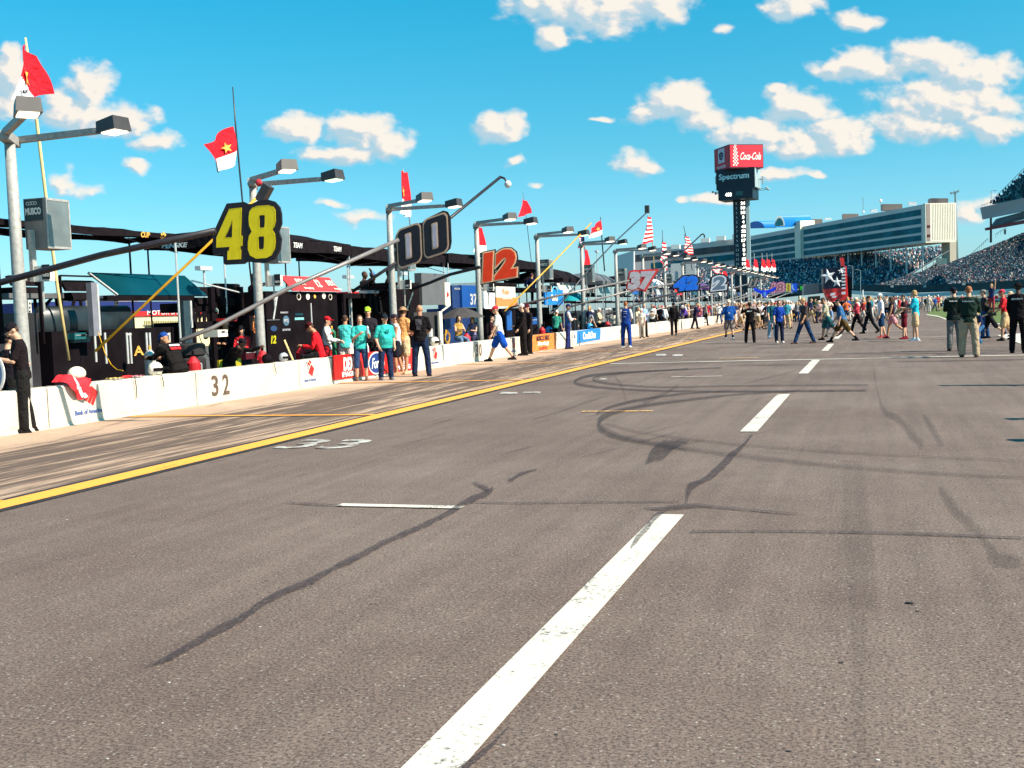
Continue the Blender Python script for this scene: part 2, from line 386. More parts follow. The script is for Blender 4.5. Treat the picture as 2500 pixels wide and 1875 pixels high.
def smooth(pts,n=5,jit=0.):
    out=[]; P=[pts[0]]+list(pts)+[pts[-1]]
    for i in range(1,len(P)-2):
        for k in range(n):
            t=k/n; q=[]
            for a,b,c,d in zip(P[i-1],P[i],P[i+1],P[i+2]):
                q.append(.5*((2*b)+(-a+c)*t+(2*a-5*b+4*c-d)*t*t+(-a+3*b-3*c+d)*t**3))
            q[2]=max(.12,q[2]*(1+random.uniform(-jit,jit))); out.append(tuple(q))
    out.append(tuple(pts[-1])); return out
def strip(mb,x0,x1,y0,y1,z): mb.poly([(x0,y0,z),(x1,y0,z),(x1,y1,z),(x0,y1,z)])
m=MB(); strip(m,-7.90,-7.37,-8,330,.008); 
for i in range(-1,18): strip(m,-12.6,-7.93,8.07+8.2*i,8.40+8.2*i,.0085)
struct('black_line_edging',m,M_BK)
m=MB(); strip(m,-7.79,-7.46,-8,330,.012); struct('yellow_line',m,M_YL)
m=MB()
for i in range(-1,18): strip(m,-12.55,-7.8,8.16+8.2*i,8.31+8.2*i,.0125)
struct('stall_divider_lines',m,M_YL)
m=MB()
for i in range(7):
    y0=2.6+11.35*i; strip(m,-1.61,-1.40,max(y0,1.0),y0+5.75,.010)
strip(m,-7.3,13.5,31.25,31.5,.010)
strip(m,-7.0,9,47.3,47.42,.010); strip(m,-7.0,9,58.0,58.15,.010)
struct('white_lane_markings',m,M_WL)
m=MB()
for y in (8.45,24.9,41.3,57.7): strip(m,-4.38,-3.25,y-.05,y+.07,.010)
struct('white_stall_ticks',m,M_WL)
m=MB()
for y in (16.75,33.1,49.5): strip(m,-4.38,-3.25,y-.05,y+.09,.010)
struct('orange_stall_ticks',m,M_OR)
m=MB()
for (u0,u1,v) in ((1220,1262,959),(1275,1318,958),(1462,1480,925),(1640,1665,867),(1600,1625,866)):
    m.poly([G(u0,v+2.2,.01),G(u1,v+2.2,.01),G(u1+3,v-2.2,.01),G(u0+4,v-2.2,.01)])
struct('faded_stall_numbers',m,M_OLDW)
for nm,body,(u,v) in (('painted_stall_number','33',(795,1083)),):
    p=G(u,v,.009); t=lettering(body,p,XP,YP,w=1.05,h=.95,depth=.003,bold=.015); o=struct(nm,t,M_OLDW)
m=MB(); m.poly([G(u,v,.011) for u,v in ((2434,818),(2500,842),(2560,866),(2560,811),(2500,813))]); struct('white_paint_patch',m,M_WL)
m=MB(); rib(m,smooth([(2262,768,.8),(2290,772,1),(2312,780,1.3),(2345,787,1),(2430,790,1),(2560,795,1)]),.016); struct('white_grass_edge_line',m,M_WL)
# ---- tar seams and rubber
c6=lambda x,y,t:(x/1.7016,900+y/1.7016,t/1.7016)
c7=lambda x,y,t:(1250+x/1.7016,900+y/1.7016,t/1.7016)
c8=lambda x,y,t:(1300+x/1.8433,750+y/1.8433,t/1.8433)
m=MB()
rib(m,smooth([c6(*p) for p in ((608,1233,2),(660,1215,7),(700,1198,13),(800,1142,16),(900,1085,17),(1010,1030,15),(1100,965,16),(1200,915,13),(1290,880,15),(1380,830,11),(1500,772,14),(1600,718,13),(1730,662,12),(1860,600,11),(1930,556,13),(1990,528,14),(2030,512,16),(2050,495,7))],5,.22),.014)
rib(m,smooth([c6(*p) for p in ((1968,470,3),(1990,482,7),(2030,498,10))],4,.2),.0145)
rib(m,smooth([c7(*p) for p in ((-15,455,3),(0,460,9),(25,442,8),(60,428,6),(105,417,2))],4,.2),.014)
rib(m,smooth([c7(*p) for p in ((1000,272,6),(960,320,10),(915,360,18),(870,405,22),(830,440,18),(790,465,10),(745,490,20),(728,525,30),(730,560,22))],4,.15),.0142)
rib(m,smooth([c7(*p) for p in ((555,574,2),(600,580,5),(690,572,8),(760,566,9),(850,572,4),(1000,586,3),(1190,601,2))],4,.2),.0146)
rib(m,smooth([c7(*p) for p in ((745,674,4),(1000,672,3),(1400,676,3),(1700,684,4),(2127,700,3))],4,.2),.014)
rib(m,smooth([c7(*p) for p in ((640,590,4),(600,612,12),(560,660,16),(520,705,16),(494,742,6))],4,.2),.0148)
rib(m,smooth([c7(*p) for p in ((-10,1480,3),(-80,1560,12),(-230,1680,20))],3),.0142)
rib(m,smooth([c6(*p) for p in ((1190,554,2),(1300,561,3),(1420,567,2))],3),.014); rib(m,smooth([c6(*p) for p in ((1955,552,2),(2127,556,2),(2500,552,2),(2820,550,2.5))],3),.014)
struct('tar_seams',m,M_TAR)
m=MB()
rib(m,smooth([c8(*p) for p in ((1510,373,1.5),(1150,377,2.5),(900,392,4),(700,415,5),(540,435,6),(430,455,8),(345,480,11),(305,505,17),(300,530,17),(340,560,13),(430,590,10),(560,612,8),(700,636,6))],5,.12),.0205)
rib(m,smooth([c8(*p) for p in ((1150,379,1.5),(800,380,2.5),(600,397,4),(450,422,6),(350,448,6),(290,475,5))],5,.1),.0165)
rib(m,smooth([c8(*p) for p in ((1500,372,2),(1100,375,3),(700,376,3),(450,369,4),(300,358,5),(215,346,6),(190,333,6),(235,312,6),(330,298,5),(480,288,3.5),(650,280,3),(850,271,2))],5,.1),.0185)
rib(m,smooth([c8(*p) for p in ((1510,348,1.8),(1200,350,2),(900,352,2),(600,358,3),(400,348,3.5),(290,332,4),(275,318,4),(330,304,3),(450,292,3),(700,276,2))],5,.1),.0175)
rib(m,smooth([c8(*p) for p in ((515,700,2),(545,660,38),(590,640,42),(620,625,25),(665,606,14),(705,602,3))],4,.25),.0215)
rib(m,smooth([c8(*p) for p in ((1360,207,1),(1700,208,1.6),(2212,196,1.6))],4),.015)
rib(m,smooth([c8(*p) for p in ((1640,244,1),(1900,240,2),(2212,234,2))],4),.015)
rib(m,smooth([c8(*p) for p in ((1440,205,.8),(1900,196,1.5),(2212,190,1))],4),.0152)
struct('skid_marks',m,M_SK)
m=MB()
rib(m,smooth([c8(*p) for p in ((700,636,8),(900,662,9),(1200,694,9),(1500,722,8),(1900,750,6),(2250,765,4))],5,.15),.0165)
rib(m,smooth([c8(*p) for p in ((330,520,3),(480,560,4),(700,590,4),(1000,622,4),(1500,656,3),(2250,692,3))],5,.15),.0175)
rib(m,smooth([c8(*p) for p in ((370,312,3),(400,350,10),(425,425,6))],4),.0155)
rib(m,smooth([c8(*p) for p in ((655,350,4),(600,385,8),(500,430,10))],4),.0158)
rib(m,smooth([c8(*p) for p in ((1530,240,10),(1545,330,14),(1560,400,12),(1590,470,14),(1650,500,14),(1700,560,24),(1760,620,18))],4,.3),.0162)
rib(m,smooth([c8(*p) for p in ((1760,480,10),(1800,540,22),(1850,620,14))],4,.3),.0168)
rib(m,smooth([c8(*p) for p in ((0,505,3),(120,470,4),(250,425,5),(340,398,2))],4),.015)
rib(m,smooth([c7(*p) for p in ((1780,500,20),(1860,600,28),(1950,680,24),(2010,780,34),(2127,800,20))],4,.3),.0137)
for k in range(26):        # scattered faint rubber running along the lane
    u=random.uniform(0,1900); v=random.uniform(1000,1220)-u*.05; L_=random.uniform(30,150)
    rib(m,smooth([(u,v,.6),(u+L_*.5,v-L_*.12,random.uniform(1,2.6)),(u+L_,v-L_*.25,.6)],3,.3),.0130+k*.00002)
for k in range(16):
    u=random.uniform(1350,2400); v=random.uniform(845,900); L_=random.uniform(80,300)
    rib(m,smooth([(u,v,.3),(u+L_*.5,v-1,.9),(u+L_,v-3,.3)],3,.3),.0139+k*.00002)
struct('faint_rubber_marks',m,M_SK2)
m=MB()
for P in (((1372,380),(1455,378),(1492,640),(1380,640)),((1380,640),(1500,640),(1520,1000),(1408,1000)),((1405,1000),(1475,1000),(1465,1640),(1440,1640))):
    m.poly([G(c7(x,y,0)[0],c7(x,y,0)[1],.0129) for x,y in P])
struct('darker_paving_lane',m,skidmat('faint_paving_shade',(.06,.045,.042),.15))
m=MB()
for k in range(26):        # chips of paint, gravel and leaves
    u=random.uniform(0,2500); v=random.uniform(950,1860); p=G(u,v); r=random.uniform(.003,.007)
    m.ell((p.x,p.y,r*.4),(r*1.4,r,r*.5),5,4)
debris=struct('loose_grit',m,mat('grit',(.55,.52,.48),var=.5,vs=30)); debris['kind']='stuff'
m=MB()
for (u,v,r) in ((2220,1474,.018),(2240,1493,.009),(1925,1835,.008),(2053,1619,.009),(1357,1795,.006),(650,1418,.006),(585,1419,.006)):
    p=G(u,v); m.ell((p.x,p.y,r*.25),(r*1.3,r*.7,r*.35),7,5)
o=struct('dark_rubber_crumbs',m,mat('rubber_crumb',(.012,.012,.014))); o['kind']='stuff'
# ================================================ PIT WALL
WX=-12.6; WH=.67
M_WALL=mat('wall_white_paint',(.56,.495,.415),rough=.6,var=.09,vs=1.2,bump=.3,bs=40)
def wallmat():
    m=M_WALL; nt=m.node_tree; L=nt.links; b=nt.nodes['Principled BSDF']; src=b.inputs['Base Color'].links[0].from_socket
    tc=nd(nt,'ShaderNodeTexCoord'); n=nd(nt,'ShaderNodeTexNoise'); n.inputs['Scale'].default_value=7; n.inputs['Detail'].default_value=8; n.inputs['Roughness'].default_value=.8
    L.new(tc.outputs['Object'],n.inputs['Vector']); k=nd(nt,'ShaderNodeMapRange'); k.inputs[1].default_value=.63; k.inputs[2].default_value=.76; k.inputs[4].default_value=.55; L.new(n.outputs['Fac'],k.inputs[0])
    mx=nd(nt,'ShaderNodeMix',data_type='RGBA'); L.new(k.outputs[0],mx.inputs[0]); L.new(src,mx.inputs[6]); mx.inputs[7].default_value=(.33,.27,.21,1); L.new(mx.outputs[2],b.inputs['Base Color'])
wallmat()
def wall_grime():
    m=M_WALL; nt=m.node_tree; L=nt.links; b=nt.nodes['Principled BSDF']; src=b.inputs['Base Color'].links[0].from_socket
    tc=nd(nt,'ShaderNodeTexCoord'); mp=nd(nt,'ShaderNodeMapping'); mp.inputs['Scale'].default_value=(1,1.1,7); L.new(tc.outputs['Object'],mp.inputs[0])
    n=nd(nt,'ShaderNodeTexNoise'); n.inputs['Scale'].default_value=2.6; n.inputs['Detail'].default_value=8; n.inputs['Roughness'].default_value=.72; L.new(mp.outputs[0],n.inputs['Vector'])
    sp=nd(nt,'ShaderNodeSeparateXYZ'); L.new(tc.outputs['Object'],sp.inputs[0]); z=nd(nt,'ShaderNodeMapRange'); z.inputs[1].default_value=.16; z.inputs[2].default_value=.0; z.inputs[3].default_value=-.03; z.inputs[4].default_value=.16; L.new(sp.outputs[2],z.inputs[0])
    a=nd(nt,'ShaderNodeMath',operation='ADD'); L.new(n.outputs['Fac'],a.inputs[0]); L.new(z.outputs[0],a.inputs[1])
    k=nd(nt,'ShaderNodeMapRange'); k.inputs[1].default_value=.60; k.inputs[2].default_value=.74; k.inputs[4].default_value=.6; L.new(a.outputs[0],k.inputs[0])
    mx=nd(nt,'ShaderNodeMix',data_type='RGBA'); L.new(k.outputs[0],mx.inputs[0]); L.new(src,mx.inputs[6]); mx.inputs[7].default_value=(.24,.19,.15,1); L.new(mx.outputs[2],b.inputs['Base Color'])
wall_grime()
wl=Thing('pit_wall','low white concrete pit wall running along the stalls','wall',(WX-.18,0,0))
seams=[-6+4.1*i for i in range(60)]
for i in range(len(seams)-1):
    if seams[i]>210: break
    m=MB(); y0,y1=seams[i]+.012,seams[i+1]-.012
    m.prism([(WX,y0,0),(WX-.02,y0,.05),(WX-.02,y0,WH-.03),(WX-.05,y0,WH),(WX-.32,y0,WH),(WX-.35,y0,WH-.03),(WX-.35,y0,0)],(0,y1-y0,0))
    wl.w('wall_panel',m,M_WALL)
def on_wall(u,v): return AX(u,v,WX)
BLUE=paint('1f3f86'); RED=paint('e22a2a'); M_STEN=mat('stencil_black',(.10,.065,.045),var=.4,vs=20)
def bank_mark(u,v,s,words=True):
    """ribbon flag emblem: three blue bars and four red bars, slanted, with lettering below (on the wall face)"""
    c=on_wall(u,v)
    def P(a,b): return (WX-.016,c.y+a*s,c.z+b*s)
    def bar(mb,a0,b0,a1,b1,a2,b2,a3,b3): mb.prism([P(a0,b0),P(a1,b1),P(a2,b2),P(a3,b3)],(.003,0,0))
    r=MB(); bl=MB()
    for k in range(3):
        x,y=-.60+k*.16,.16-k*.15; bar(bl,x,y,x+.11,y+.13*.4,x+.34,y+.36,x+.23,y+.30)
    for k in range(3):
        x,y=-.20+k*.20,-.34-.0*k+k*.02-k*.12; bar(r,x,y,x+.15,y-.10,x+.62-k*.06,y+.46,x+.47-k*.06,y+.56)
    for k in range(2):
        x,y=-.26+k*.20,.34+k*.14; bar(r,x,y,x+.13,y+.09,x+.40,y-.12,x+.27,y-.21)
    wl.w('printed_emblem',bl,BLUE); wl.w('printed_emblem',r,RED)
    if words:
        wl.w('printed_words',lettering('Bank of America',(WX-.015,c.y+.02,c.z-.86*s),YP,ZP,w=1.7*s,depth=.004,bold=.03),mat('print_blue',(.06,.11,.30)))
bank_mark(214,955,.40); bank_mark(757,898,.33); bank_mark(1062,862,.33); bank_mark(1254,838,.33); bank_mark(1735,765,.3,False)
for b,u,v,w in (('32',540,940,.72),('30',1170,855,.62)):
    c=on_wall(u,v); 
    for k,ch in enumerate(b):
        wl.w('stencilled_digit',lettering(ch,(WX-.015,c.y+(k-.5)*w*.55,c.z),YP,ZP,w=.24,h=.42,depth=.004,bold=.02),M_STEN)
# banners strapped over the wall
def banner(u0,v0,u1,v1,u2,v2,u3,v3,m,name,label,cat='banner'):
    """corners TL,TR,BR,BL on the wall face"""
    P=[AX(u,v,WX+.006) for u,v in ((u0,v0),(u1,v1),(u2,v2),(u3,v3))]
    t=Thing(name,label,cat,(WX,(P[0].y+P[1].y)/2,0)); mb=MB()
    def fn(a,b):
        p=(P[3]*(1-a)+P[2]*a)*(1-b)+(P[0]*(1-a)+P[1]*a)*b
        p.x=WX+.008+.006*math.sin(a*23)*math.sin(b*5+1); return p
    mb.grid(fn,26,6); P2=[Vector((WX-.2,P[0].y,WH+.008)),Vector((WX-.2,P[1].y,WH+.008))]
    mb.grid(lambda a,b:(fn(a,1)*(1-b)+(P2[0]*(1-a)+P2[1]*a)*b),26,2)
    t.w('banner_sheet',mb,m,smooth=True); return t,P
def bw(t,P,body,a,b,w,h,m,bold=.02,shear=0,name='lettering'):
    o=(P[3]*(1-a)+P[2]*a)*(1-b)+(P[0]*(1-a)+P[1]*a)*b
    t.w(name,lettering(body,(WX+.019,o.y,o.z),YP,ZP,w=w,h=h,depth=.005,bold=bold,shear=shear),m)
def disc(t,P,a,b,rx,rz,m,name='emblem',lift=.017):
    o=(P[3]*(1-a)+P[2]*a)*(1-b)+(P[0]*(1-a)+P[1]*a)*b; mb=MB()
    mb.prism([(WX+lift,o.y+rx*math.cos(g),o.z+rz*math.sin(g)) for g in [2*math.pi*i/28 for i in range(28)]],(.004,0,0)); return t.w(name,mb,m)
M_REDB=mat('red_banner_vinyl',lin('e8231f',.8),rough=.4,var=.05); WHT=paint('f4f0ea',.85)
t,P=banner(812,868,1012,850,1012,902,812,928,M_REDB,'wall_banner','red vinyl banner with blue oval badge draped over pit wall behind people in turquoise shirts')
bw(t,P,'DEX',.17,.60,.62,.34,WHT,.05,.1); bw(t,P,'IMAGING',.19,.18,.95,.13,WHT,.04)
disc(t,P,.49,.5,.50,.30,WHT); disc(t,P,.49,.5,.46,.265,BLUE,lift=.0195); 
o=(P[3]*.51+P[2]*.49)*.5+(P[0]*.51+P[1]*.49)*.5
t.w('lettering',lettering('Ford',(WX+.026,o.y,o.z),YP,ZP,w=.62,h=.28,depth=.005,bold=.02,shear=.35),WHT)
bw(t,P,'DEX',.83,.60,.62,.34,WHT,.05,.1); bw(t,P,'IMAGING',.84,.18,.95,.13,WHT,.04)
M_ORB=mat('orange_print_vinyl',lin('f08a3c',.8),rough=.45,var=.35,vs=7)
t,P=banner(1291,821,1358,812,1358,851,1291,860,M_ORB,'wall_banner','small orange printed banner on wall beside crew in black firesuits')
bw(t,P,'MUSCLE MILK',.5,.78,1.9,.20,mat('dark_brown_print',(.08,.02,.02)),.04); bw(t,P,'Racing',.5,.42,1.6,.2,WHT,.05,.2); bw(t,P,'600',.5,.14,1.2,.12,mat('dark_red_print',(.35,.04,.02)),.04)
M_BLB=mat('bright_blue_vinyl',lin('0b7fd0',.85),rough=.4,var=.06)
t,P=banner(1408,809,1466,801,1466,828,1408,838,M_BLB,'wall_banner','bright blue banner with white script on pit wall')
bw(t,P,'CreditOne',.5,.52,2.4,.34,WHT,.04,.15)
t,P=banner(1398,811,1408,809,1408,838,1398,840,WHT,'wall_banner','narrow white end panel with blue swoosh beside bright blue banner'); bw(t,P,'9',.5,.5,.2,.3,BLUE,.03)
t,P=banner(1713,775,1730,774,1730,790,1713,793,WHT,'wall_banner','white square notice with three lines of black print on far wall')
for k,wd in enumerate(('LIVE','AT','PIT ROAD')): bw(t,P,wd,.5,.78-.27*k,[1.1,.5,1.5][k],.11,M_STEN,.03)
# ================================================ LIGHT POLES
M_GALV=mat('galvanised_steel',(.34,.33,.31),rough=.6,metal=.15,var=.18,vs=14,bump=.2,bs=60)
M_HEAD=mat('lamp_housing',(.045,.038,.038),rough=.45,var=.1); M_LENS=mat('lamp_lens_warm',(.95,.8,.6),emit=1.5,var=.05); M_LENSG=mat('lamp_lens_green',(.65,.95,.6),emit=1.1,var=.05)
M_CAB=mat('cabinet_aluminium',(.24,.195,.175),rough=.5,metal=.2,var=.12,vs=3); M_CABG=mat('cabinet_window',(.15,.17,.17),rough=.2,metal=.2,var=.25,vs=2,spec=.8)
M_BLK=mat('black_plastic',(.012,.010,.012),rough=.5,var=.2); M_WPR=paint('e8e6e0',.8)
LX=-13.8; LH=4.82
pole_desc=['galvanised twin arm light pole at the left edge beside the red starred flag','twin arm light pole standing behind the number 48 board',
'twin arm light pole standing just left of the black 00 board','twin arm light pole whose foot shows left of the walking man in a red cap','twin arm light pole right of the red number 12 board',
'twin arm light pole next to the blue credit sign and red pennant','twin arm light pole directly left of the red and silver 37 board','twin arm light pole between the 37 and blue 42 boards','twin arm light pole directly behind the blue 42 board',
'twin arm light pole between the 42 and white 2 boards','twin arm light pole just right of the white 2 board','twin arm light pole left of the grey 11 board','twin arm light pole directly above the grey 11 board','twin arm light pole above the blue bull board','twin arm light pole left of the pink 18 board','twin arm light pole above the yellow board','twin arm light pole above the green board','farthest twin arm light pole, left of the starred truck']
def lamp_head(t,par,c,yaw,tilt,m_l):
    """shoebox head: c = arm end, box reaches forward (+x rotated by yaw)"""
    R=Matrix.Rotation(yaw,3,'Z')@Matrix.Rotation(tilt,3,'Y'); c=Vector(c)
    b=MB(); vs=[]
    for (x,z,hw) in ((0,-.02,.17),(0,.17,.15),(.42,-.02,.19),(.40,.20,.17)):
        vs+= [c+R@Vector((x,-hw,z)),c+R@Vector((x,hw,z))]
    b._a(vs,[(0,1,3,2),(4,6,7,5),(2,3,7,6),(0,4,5,1),(0,2,6,4),(1,5,7,3)])
    h=t.l('lamp_housing',b,M_HEAD,par)
    l=MB(); l.box(c+R@Vector((.235,0,-.03)),(.30,.29,.025),R); t.l('lens',l,m_l,h)
def light_pole(i):
    y=15.35+7.70*i
    t=Thing('light_pole',pole_desc[i],'light pole',(LX,y,0),0,'twin arm light poles behind the pit wall')
    m=MB(); m.tube([(0,0,0),(0,0,1.2),(0,0,3),(0,0,LH)],[.125,.115,.10,.085],14); m.tube([(0,0,0),(0,0,.04)],.22,12); t.l('post',m,M_GALV,smooth=True)
    ca=rad(26); R=Matrix.Rotation(ca,3,'Z'); m=MB(); m.box((0,0,LH),(.18,.62,.15),R@Matrix.Rotation(rad(-5),3,'X')); t.l('crosshead',m,M_GALV)
    for (sy,yaw,L0,ml) in ((-1,rad(-40),1.95,M_LENS),(1,rad(-8),2.0,M_LENS if i not in(1,4,5) else M_LENSG)):
        p0=R@Vector((.05,sy*.30,0))+Vector((0,0,LH+.03+(.05 if sy<0 else 0))); d=Vector((math.cos(yaw),math.sin(yaw),-.02)).normalized(); p1=p0+d*L0
        a=MB(); a.tube([p0-d*.1,p0+d*L0*.9,p1],[.075,.068,.05],4); ar=t.l('arm',a,M_GALV)
        lamp_head(t,ar,p1-Vector((0,0,.05)),yaw,rad(-5),ml)
    if i<9:   # control cabinet hung on a side bracket
        m=MB(); m.tube([(0,0,2.45),(.0,.62,2.52)],.045,8); t.l('bracket',m,M_GALV)
        m=MB(); m.b(-.02,.42,.25,.84,2.98,3.84); cb=t.l('cabinet',m,M_CAB)
        m=MB(); m.b(.425,.435,.28,.81,3.02,3.80); t.l('cabinet_door',m,M_CABG,cb)
        m=MB()
        for z0,z1,y0,y1 in ((2.98,3.02,.25,.84),(3.80,3.84,.25,.84),(3.02,3.80,.25,.28),(3.02,3.80,.81,.84)): m.b(.425,.442,y0,y1,z0,z1)
        t.l('door_frame',m,M_GALV,cb)
        m=MB(); m.b(.0,.37,.24,.246,3.46,3.825); pl=t.l('name_plate',m,mat('dark_teal_plate',(.02,.045,.05)),cb)
        t.l('lettering',lettering('MUSCO',(.185,.232,3.62),XP,ZP,w=.33,h=.12,depth=.004,bold=.05),M_WPR,pl)
        m=MB()
        for k in range(4): m.tube([(.075+k*.055+.027*math.cos(g),.236,3.755+.027*math.sin(g)) for g in [math.pi*2*q/12 for q in range(13)]],.005,4)
        t.l('ring_emblem',m,M_WPR,pl)
        m=MB(); m.b(.12,.19,.14,.24,2.42,3.30); t.l('conduit_box',m,M_GALV,cb)
        m=MB(); m.b(.12,.50,.16,.30,2.42,2.68); jb=t.l('junction_box',m,mat('pale_grey_box',(.55,.53,.48)),cb)
        m=MB(); m.b(.36,.52,.150,.158,2.45,2.70); p2=t.l('name_plate',m,M_BLK,jb)
        t.l('lettering',lettering('MUSCO',(.44,.146,2.52),XP,ZP,w=.13,h=.05,depth=.004,bold=.02),M_WPR,p2)
        m=MB(); m.tube([(.3,.22,2.42),(.3,.22,1.9)],.02,6); t.l('cable',m,M_GALV,cb)
for i in range(18): light_pole(i)
# ================================================ NUMBER BOARDS ON BOOMS
def mapspl(spl,sx,sy): return [[(p[0]*sx,p[1]*sy) for p in s] for s in spl]
def board(label,center,X,wpx,hpx,layers,tilt,boom,boomm,br=.045,text=None,splines=None,bold=.05,shear=.15,yaw=0.,far=False,sp=1.):
    """layers: (offset metres, material, part name) back to front"""
    c=AX(center[0],center[1],X); d=(c-EYE).dot(FW)/FX; W=wpx*d; H=hpx*d
    right=Vector((math.cos(tilt)*math.cos(yaw),math.cos(tilt)*math.sin(yaw),math.sin(tilt))); up=Vector((-math.sin(tilt),0,math.cos(tilt)))
    t=Thing('pit_sign',label,'pit sign',tuple(c),0,'number boards held out on booms')
    for k,(off,m,nm) in enumerate(layers):
        if splines: vs,fs=curve_geo(splines=splines,offset=off,extrude=1.); v0,_=curve_geo(splines=splines,offset=0,extrude=1.)
        else: vs,fs=curve_geo(text,offset=bold+off,extrude=1.,shear=shear,sp=sp); v0,_=curve_geo(text,offset=bold,extrude=1.,shear=shear,sp=sp)
        a,b,e,f=bounds(v0); S=frame(c,right,up)@Matrix.Diagonal((W/(b-a),H/(f-e),.02 if k==0 else .004,1))@Matrix.Translation((-(a+b)/2,-(e+f)/2,0))
        mb=MB(); mb.add(vs,fs,Matrix.Translation(Vector((0,-1,0))*(.0 if k==0 else .02+.005*k))@S); t.w(nm,mb,m)
    # beam behind
    n=len(boom); mb=MB(); pts=[AX(u,v,x) for u,v,x in boom]; pts[-1]=pts[-1]+Vector((0,.06,0))
    mb.tube(pts,br,8); t.w('boom',mb,boomm,smooth=True)
    return t,c
M_BRD=mat('board_black',(.014,.008,.012),rough=.5,var=.1); M_YG=mat('board_yellow',(.84,.63,.0),rough=.5,var=.06,vs=9); 
M_DK=mat('boom_black',(.016,.012,.016),rough=.45,var=.3,vs=8); M_BG=mat('boom_grey',(.20,.18,.175),rough=.4,metal=.3,var=.25,vs=3)
f5=lambda pts:[((x-1140)/560.,(640-y)/560.) for x,y in pts]
def rr(x0,y0,x1,y1,r,n=5):
    o=[]
    for cx,cy,a in ((x1-r,y1-r,0),(x0+r,y1-r,90),(x0+r,y0+r,180),(x1-r,y0+r,270)):
        for k in range(n+1): g=rad(a+90*k/n); o.append((cx+r*math.cos(g),cy+r*math.sin(g)))
    return o
four=f5([(905,318),(1095,312),(1060,690),(1088,690),(1072,825),(1048,830),(1040,870),(1055,880),(1042,1003),(832,1003),(842,885),(870,872),(878,828),(668,828),(680,690)])
four_h=f5([(945,470),(925,700),(810,700),(925,520)])
eight=f5([(1215,370),(1260,325),(1340,305),(1500,305),(1580,330),(1612,380),(1608,520),(1585,595),(1550,640),(1585,690),(1590,800),(1570,900),(1520,975),(1440,1008),(1280,1008),(1190,960),(1162,880),(1168,780),(1190,700),(1235,640),(1200,560),(1197,460)])
e1=f5([(1375,432),(1440,432),(1450,445),(1438,580),(1425,598),(1365,598),(1355,585),(1362,448)])
e2=f5([(1345,715),(1412,715),(1422,730),(1408,870),(1395,885),(1335,885),(1325,870),(1333,730)])
t,c48=board('big black pit board with yellow digits 48 on a black boom',(603,568),-9.3,196,153,[(0,M_BRD,'backing')],0,[(-60,706,-13.6),(0,690,-13.2),(250,622,-11.3),(520,563,-9.4)],M_DK,.052,splines=[f5([(862,240),(1130,237),(1190,268),(1260,268),(1340,238),(1480,225),(1600,262),(1672,340),(1692,430),(1690,560),(1640,660),(1672,760),(1650,900),(1560,1030),(1430,1075),(1260,1062),(1140,1040),(1080,1070),(790,1068),(762,1045),(762,940),(740,925),(615,925),(598,880),(612,700),(640,600),(780,370)])],bold=0)
def layer_on(t,c,spl,m,nm,ref,W,H,lift):
    vs,fs=curve_geo(splines=spl,offset=0,extrude=1.); a,b,e,f=ref
    S=frame(c,XP,ZP)@Matrix.Diagonal((W/(b-a),H/(f-e),.004,1))@Matrix.Translation((-(a+b)/2,-(e+f)/2,0)); mb=MB(); mb.add(vs,fs,Matrix.Translation((0,-lift,0))@S); t.w(nm,mb,m)
ref=((598-1140)/560,(1692-1140)/560,(640-1075)/560,(640-225)/560); d=(c48-EYE).dot(FW)/FX
layer_on(t,c48,[four,four_h],M_YG,'digit',ref,196*d,153*d,.028); layer_on(t,c48,[eight,e1,e2],M_YG,'digit',ref,196*d,153*d,.028)
mb=MB(); _a,_b,_e,_f=ref
for spl in (four,four_h,eight,e1,e2):
    n_=len(spl)
    for i in range(n_):
        x0,y0=spl[i]; x1,y1=spl[(i+1)%n_]; L_=math.hypot(x1-x0,y1-y0); k_=max(1,int(L_/.028))
        for q_ in range(k_):
            x=x0+(x1-x0)*q_/k_; y=y0+(y1-y0)*q_/k_; p=c48+XP*((x-(_a+_b)/2)*196*d/(_b-_a))+ZP*((y-(_e+_f)/2)*153*d/(_f-_e))+Vector((0,-.034,0)); mb.box(p,(.005,.004,.005))
t.w('bulb_dots',mb,mat('bulb_dark',(.30,.22,.02)))
# 00 board: two rounded zeros, cream outline
t=[rr(-1.02,-.62,-.02,.55,.22),rr(.02,-.45,1.02,.72,.22)]
M_CRM=mat('outline_gold',lin('c9a58a',.9)); M_WBK=mat('board_black_gloss',(.012,.008,.014),rough=.35)
tb,c00=board('black pit board with two outlined zeros, tilted, on a grey boom',(1033,585),-9.9,148,134,[(0,M_BRD,'backing')],rad(0),[(440,832,-13.4),(520,800,-13.0),(700,706,-11.8),(970,585,-10.0)],M_BG,.045,
 splines=[[(-1.12,-.50),(-1.08,-.62),(-.95,-.72),(-.05,-.56),(.05,-.56),(.9,-.34),(1.06,-.24),(1.12,-.05),(1.12,.62),(1.02,.78),(.85,.82),(.15,.62),(0,.52),(-.1,.52),(-.9,.36),(-1.06,.24),(-1.12,.1)]],bold=0)
d=(c00-EYE).dot(FW)/FX; ref0=(-1.12,1.12,-.72,.82)
def zero(cx,cy):
    sk=lambda q,k:[(cx+x,cy+y+.2*x) for x,y in q]
    return [sk(rr(-.50,-.56,.50,.56,.20),0)],[sk(rr(-.45,-.51,.45,.51,.17),0)],[sk(rr(-.15,-.36,.10,.36,.05),0)],[sk(rr(-.11,-.32,.06,.32,.04),0)]
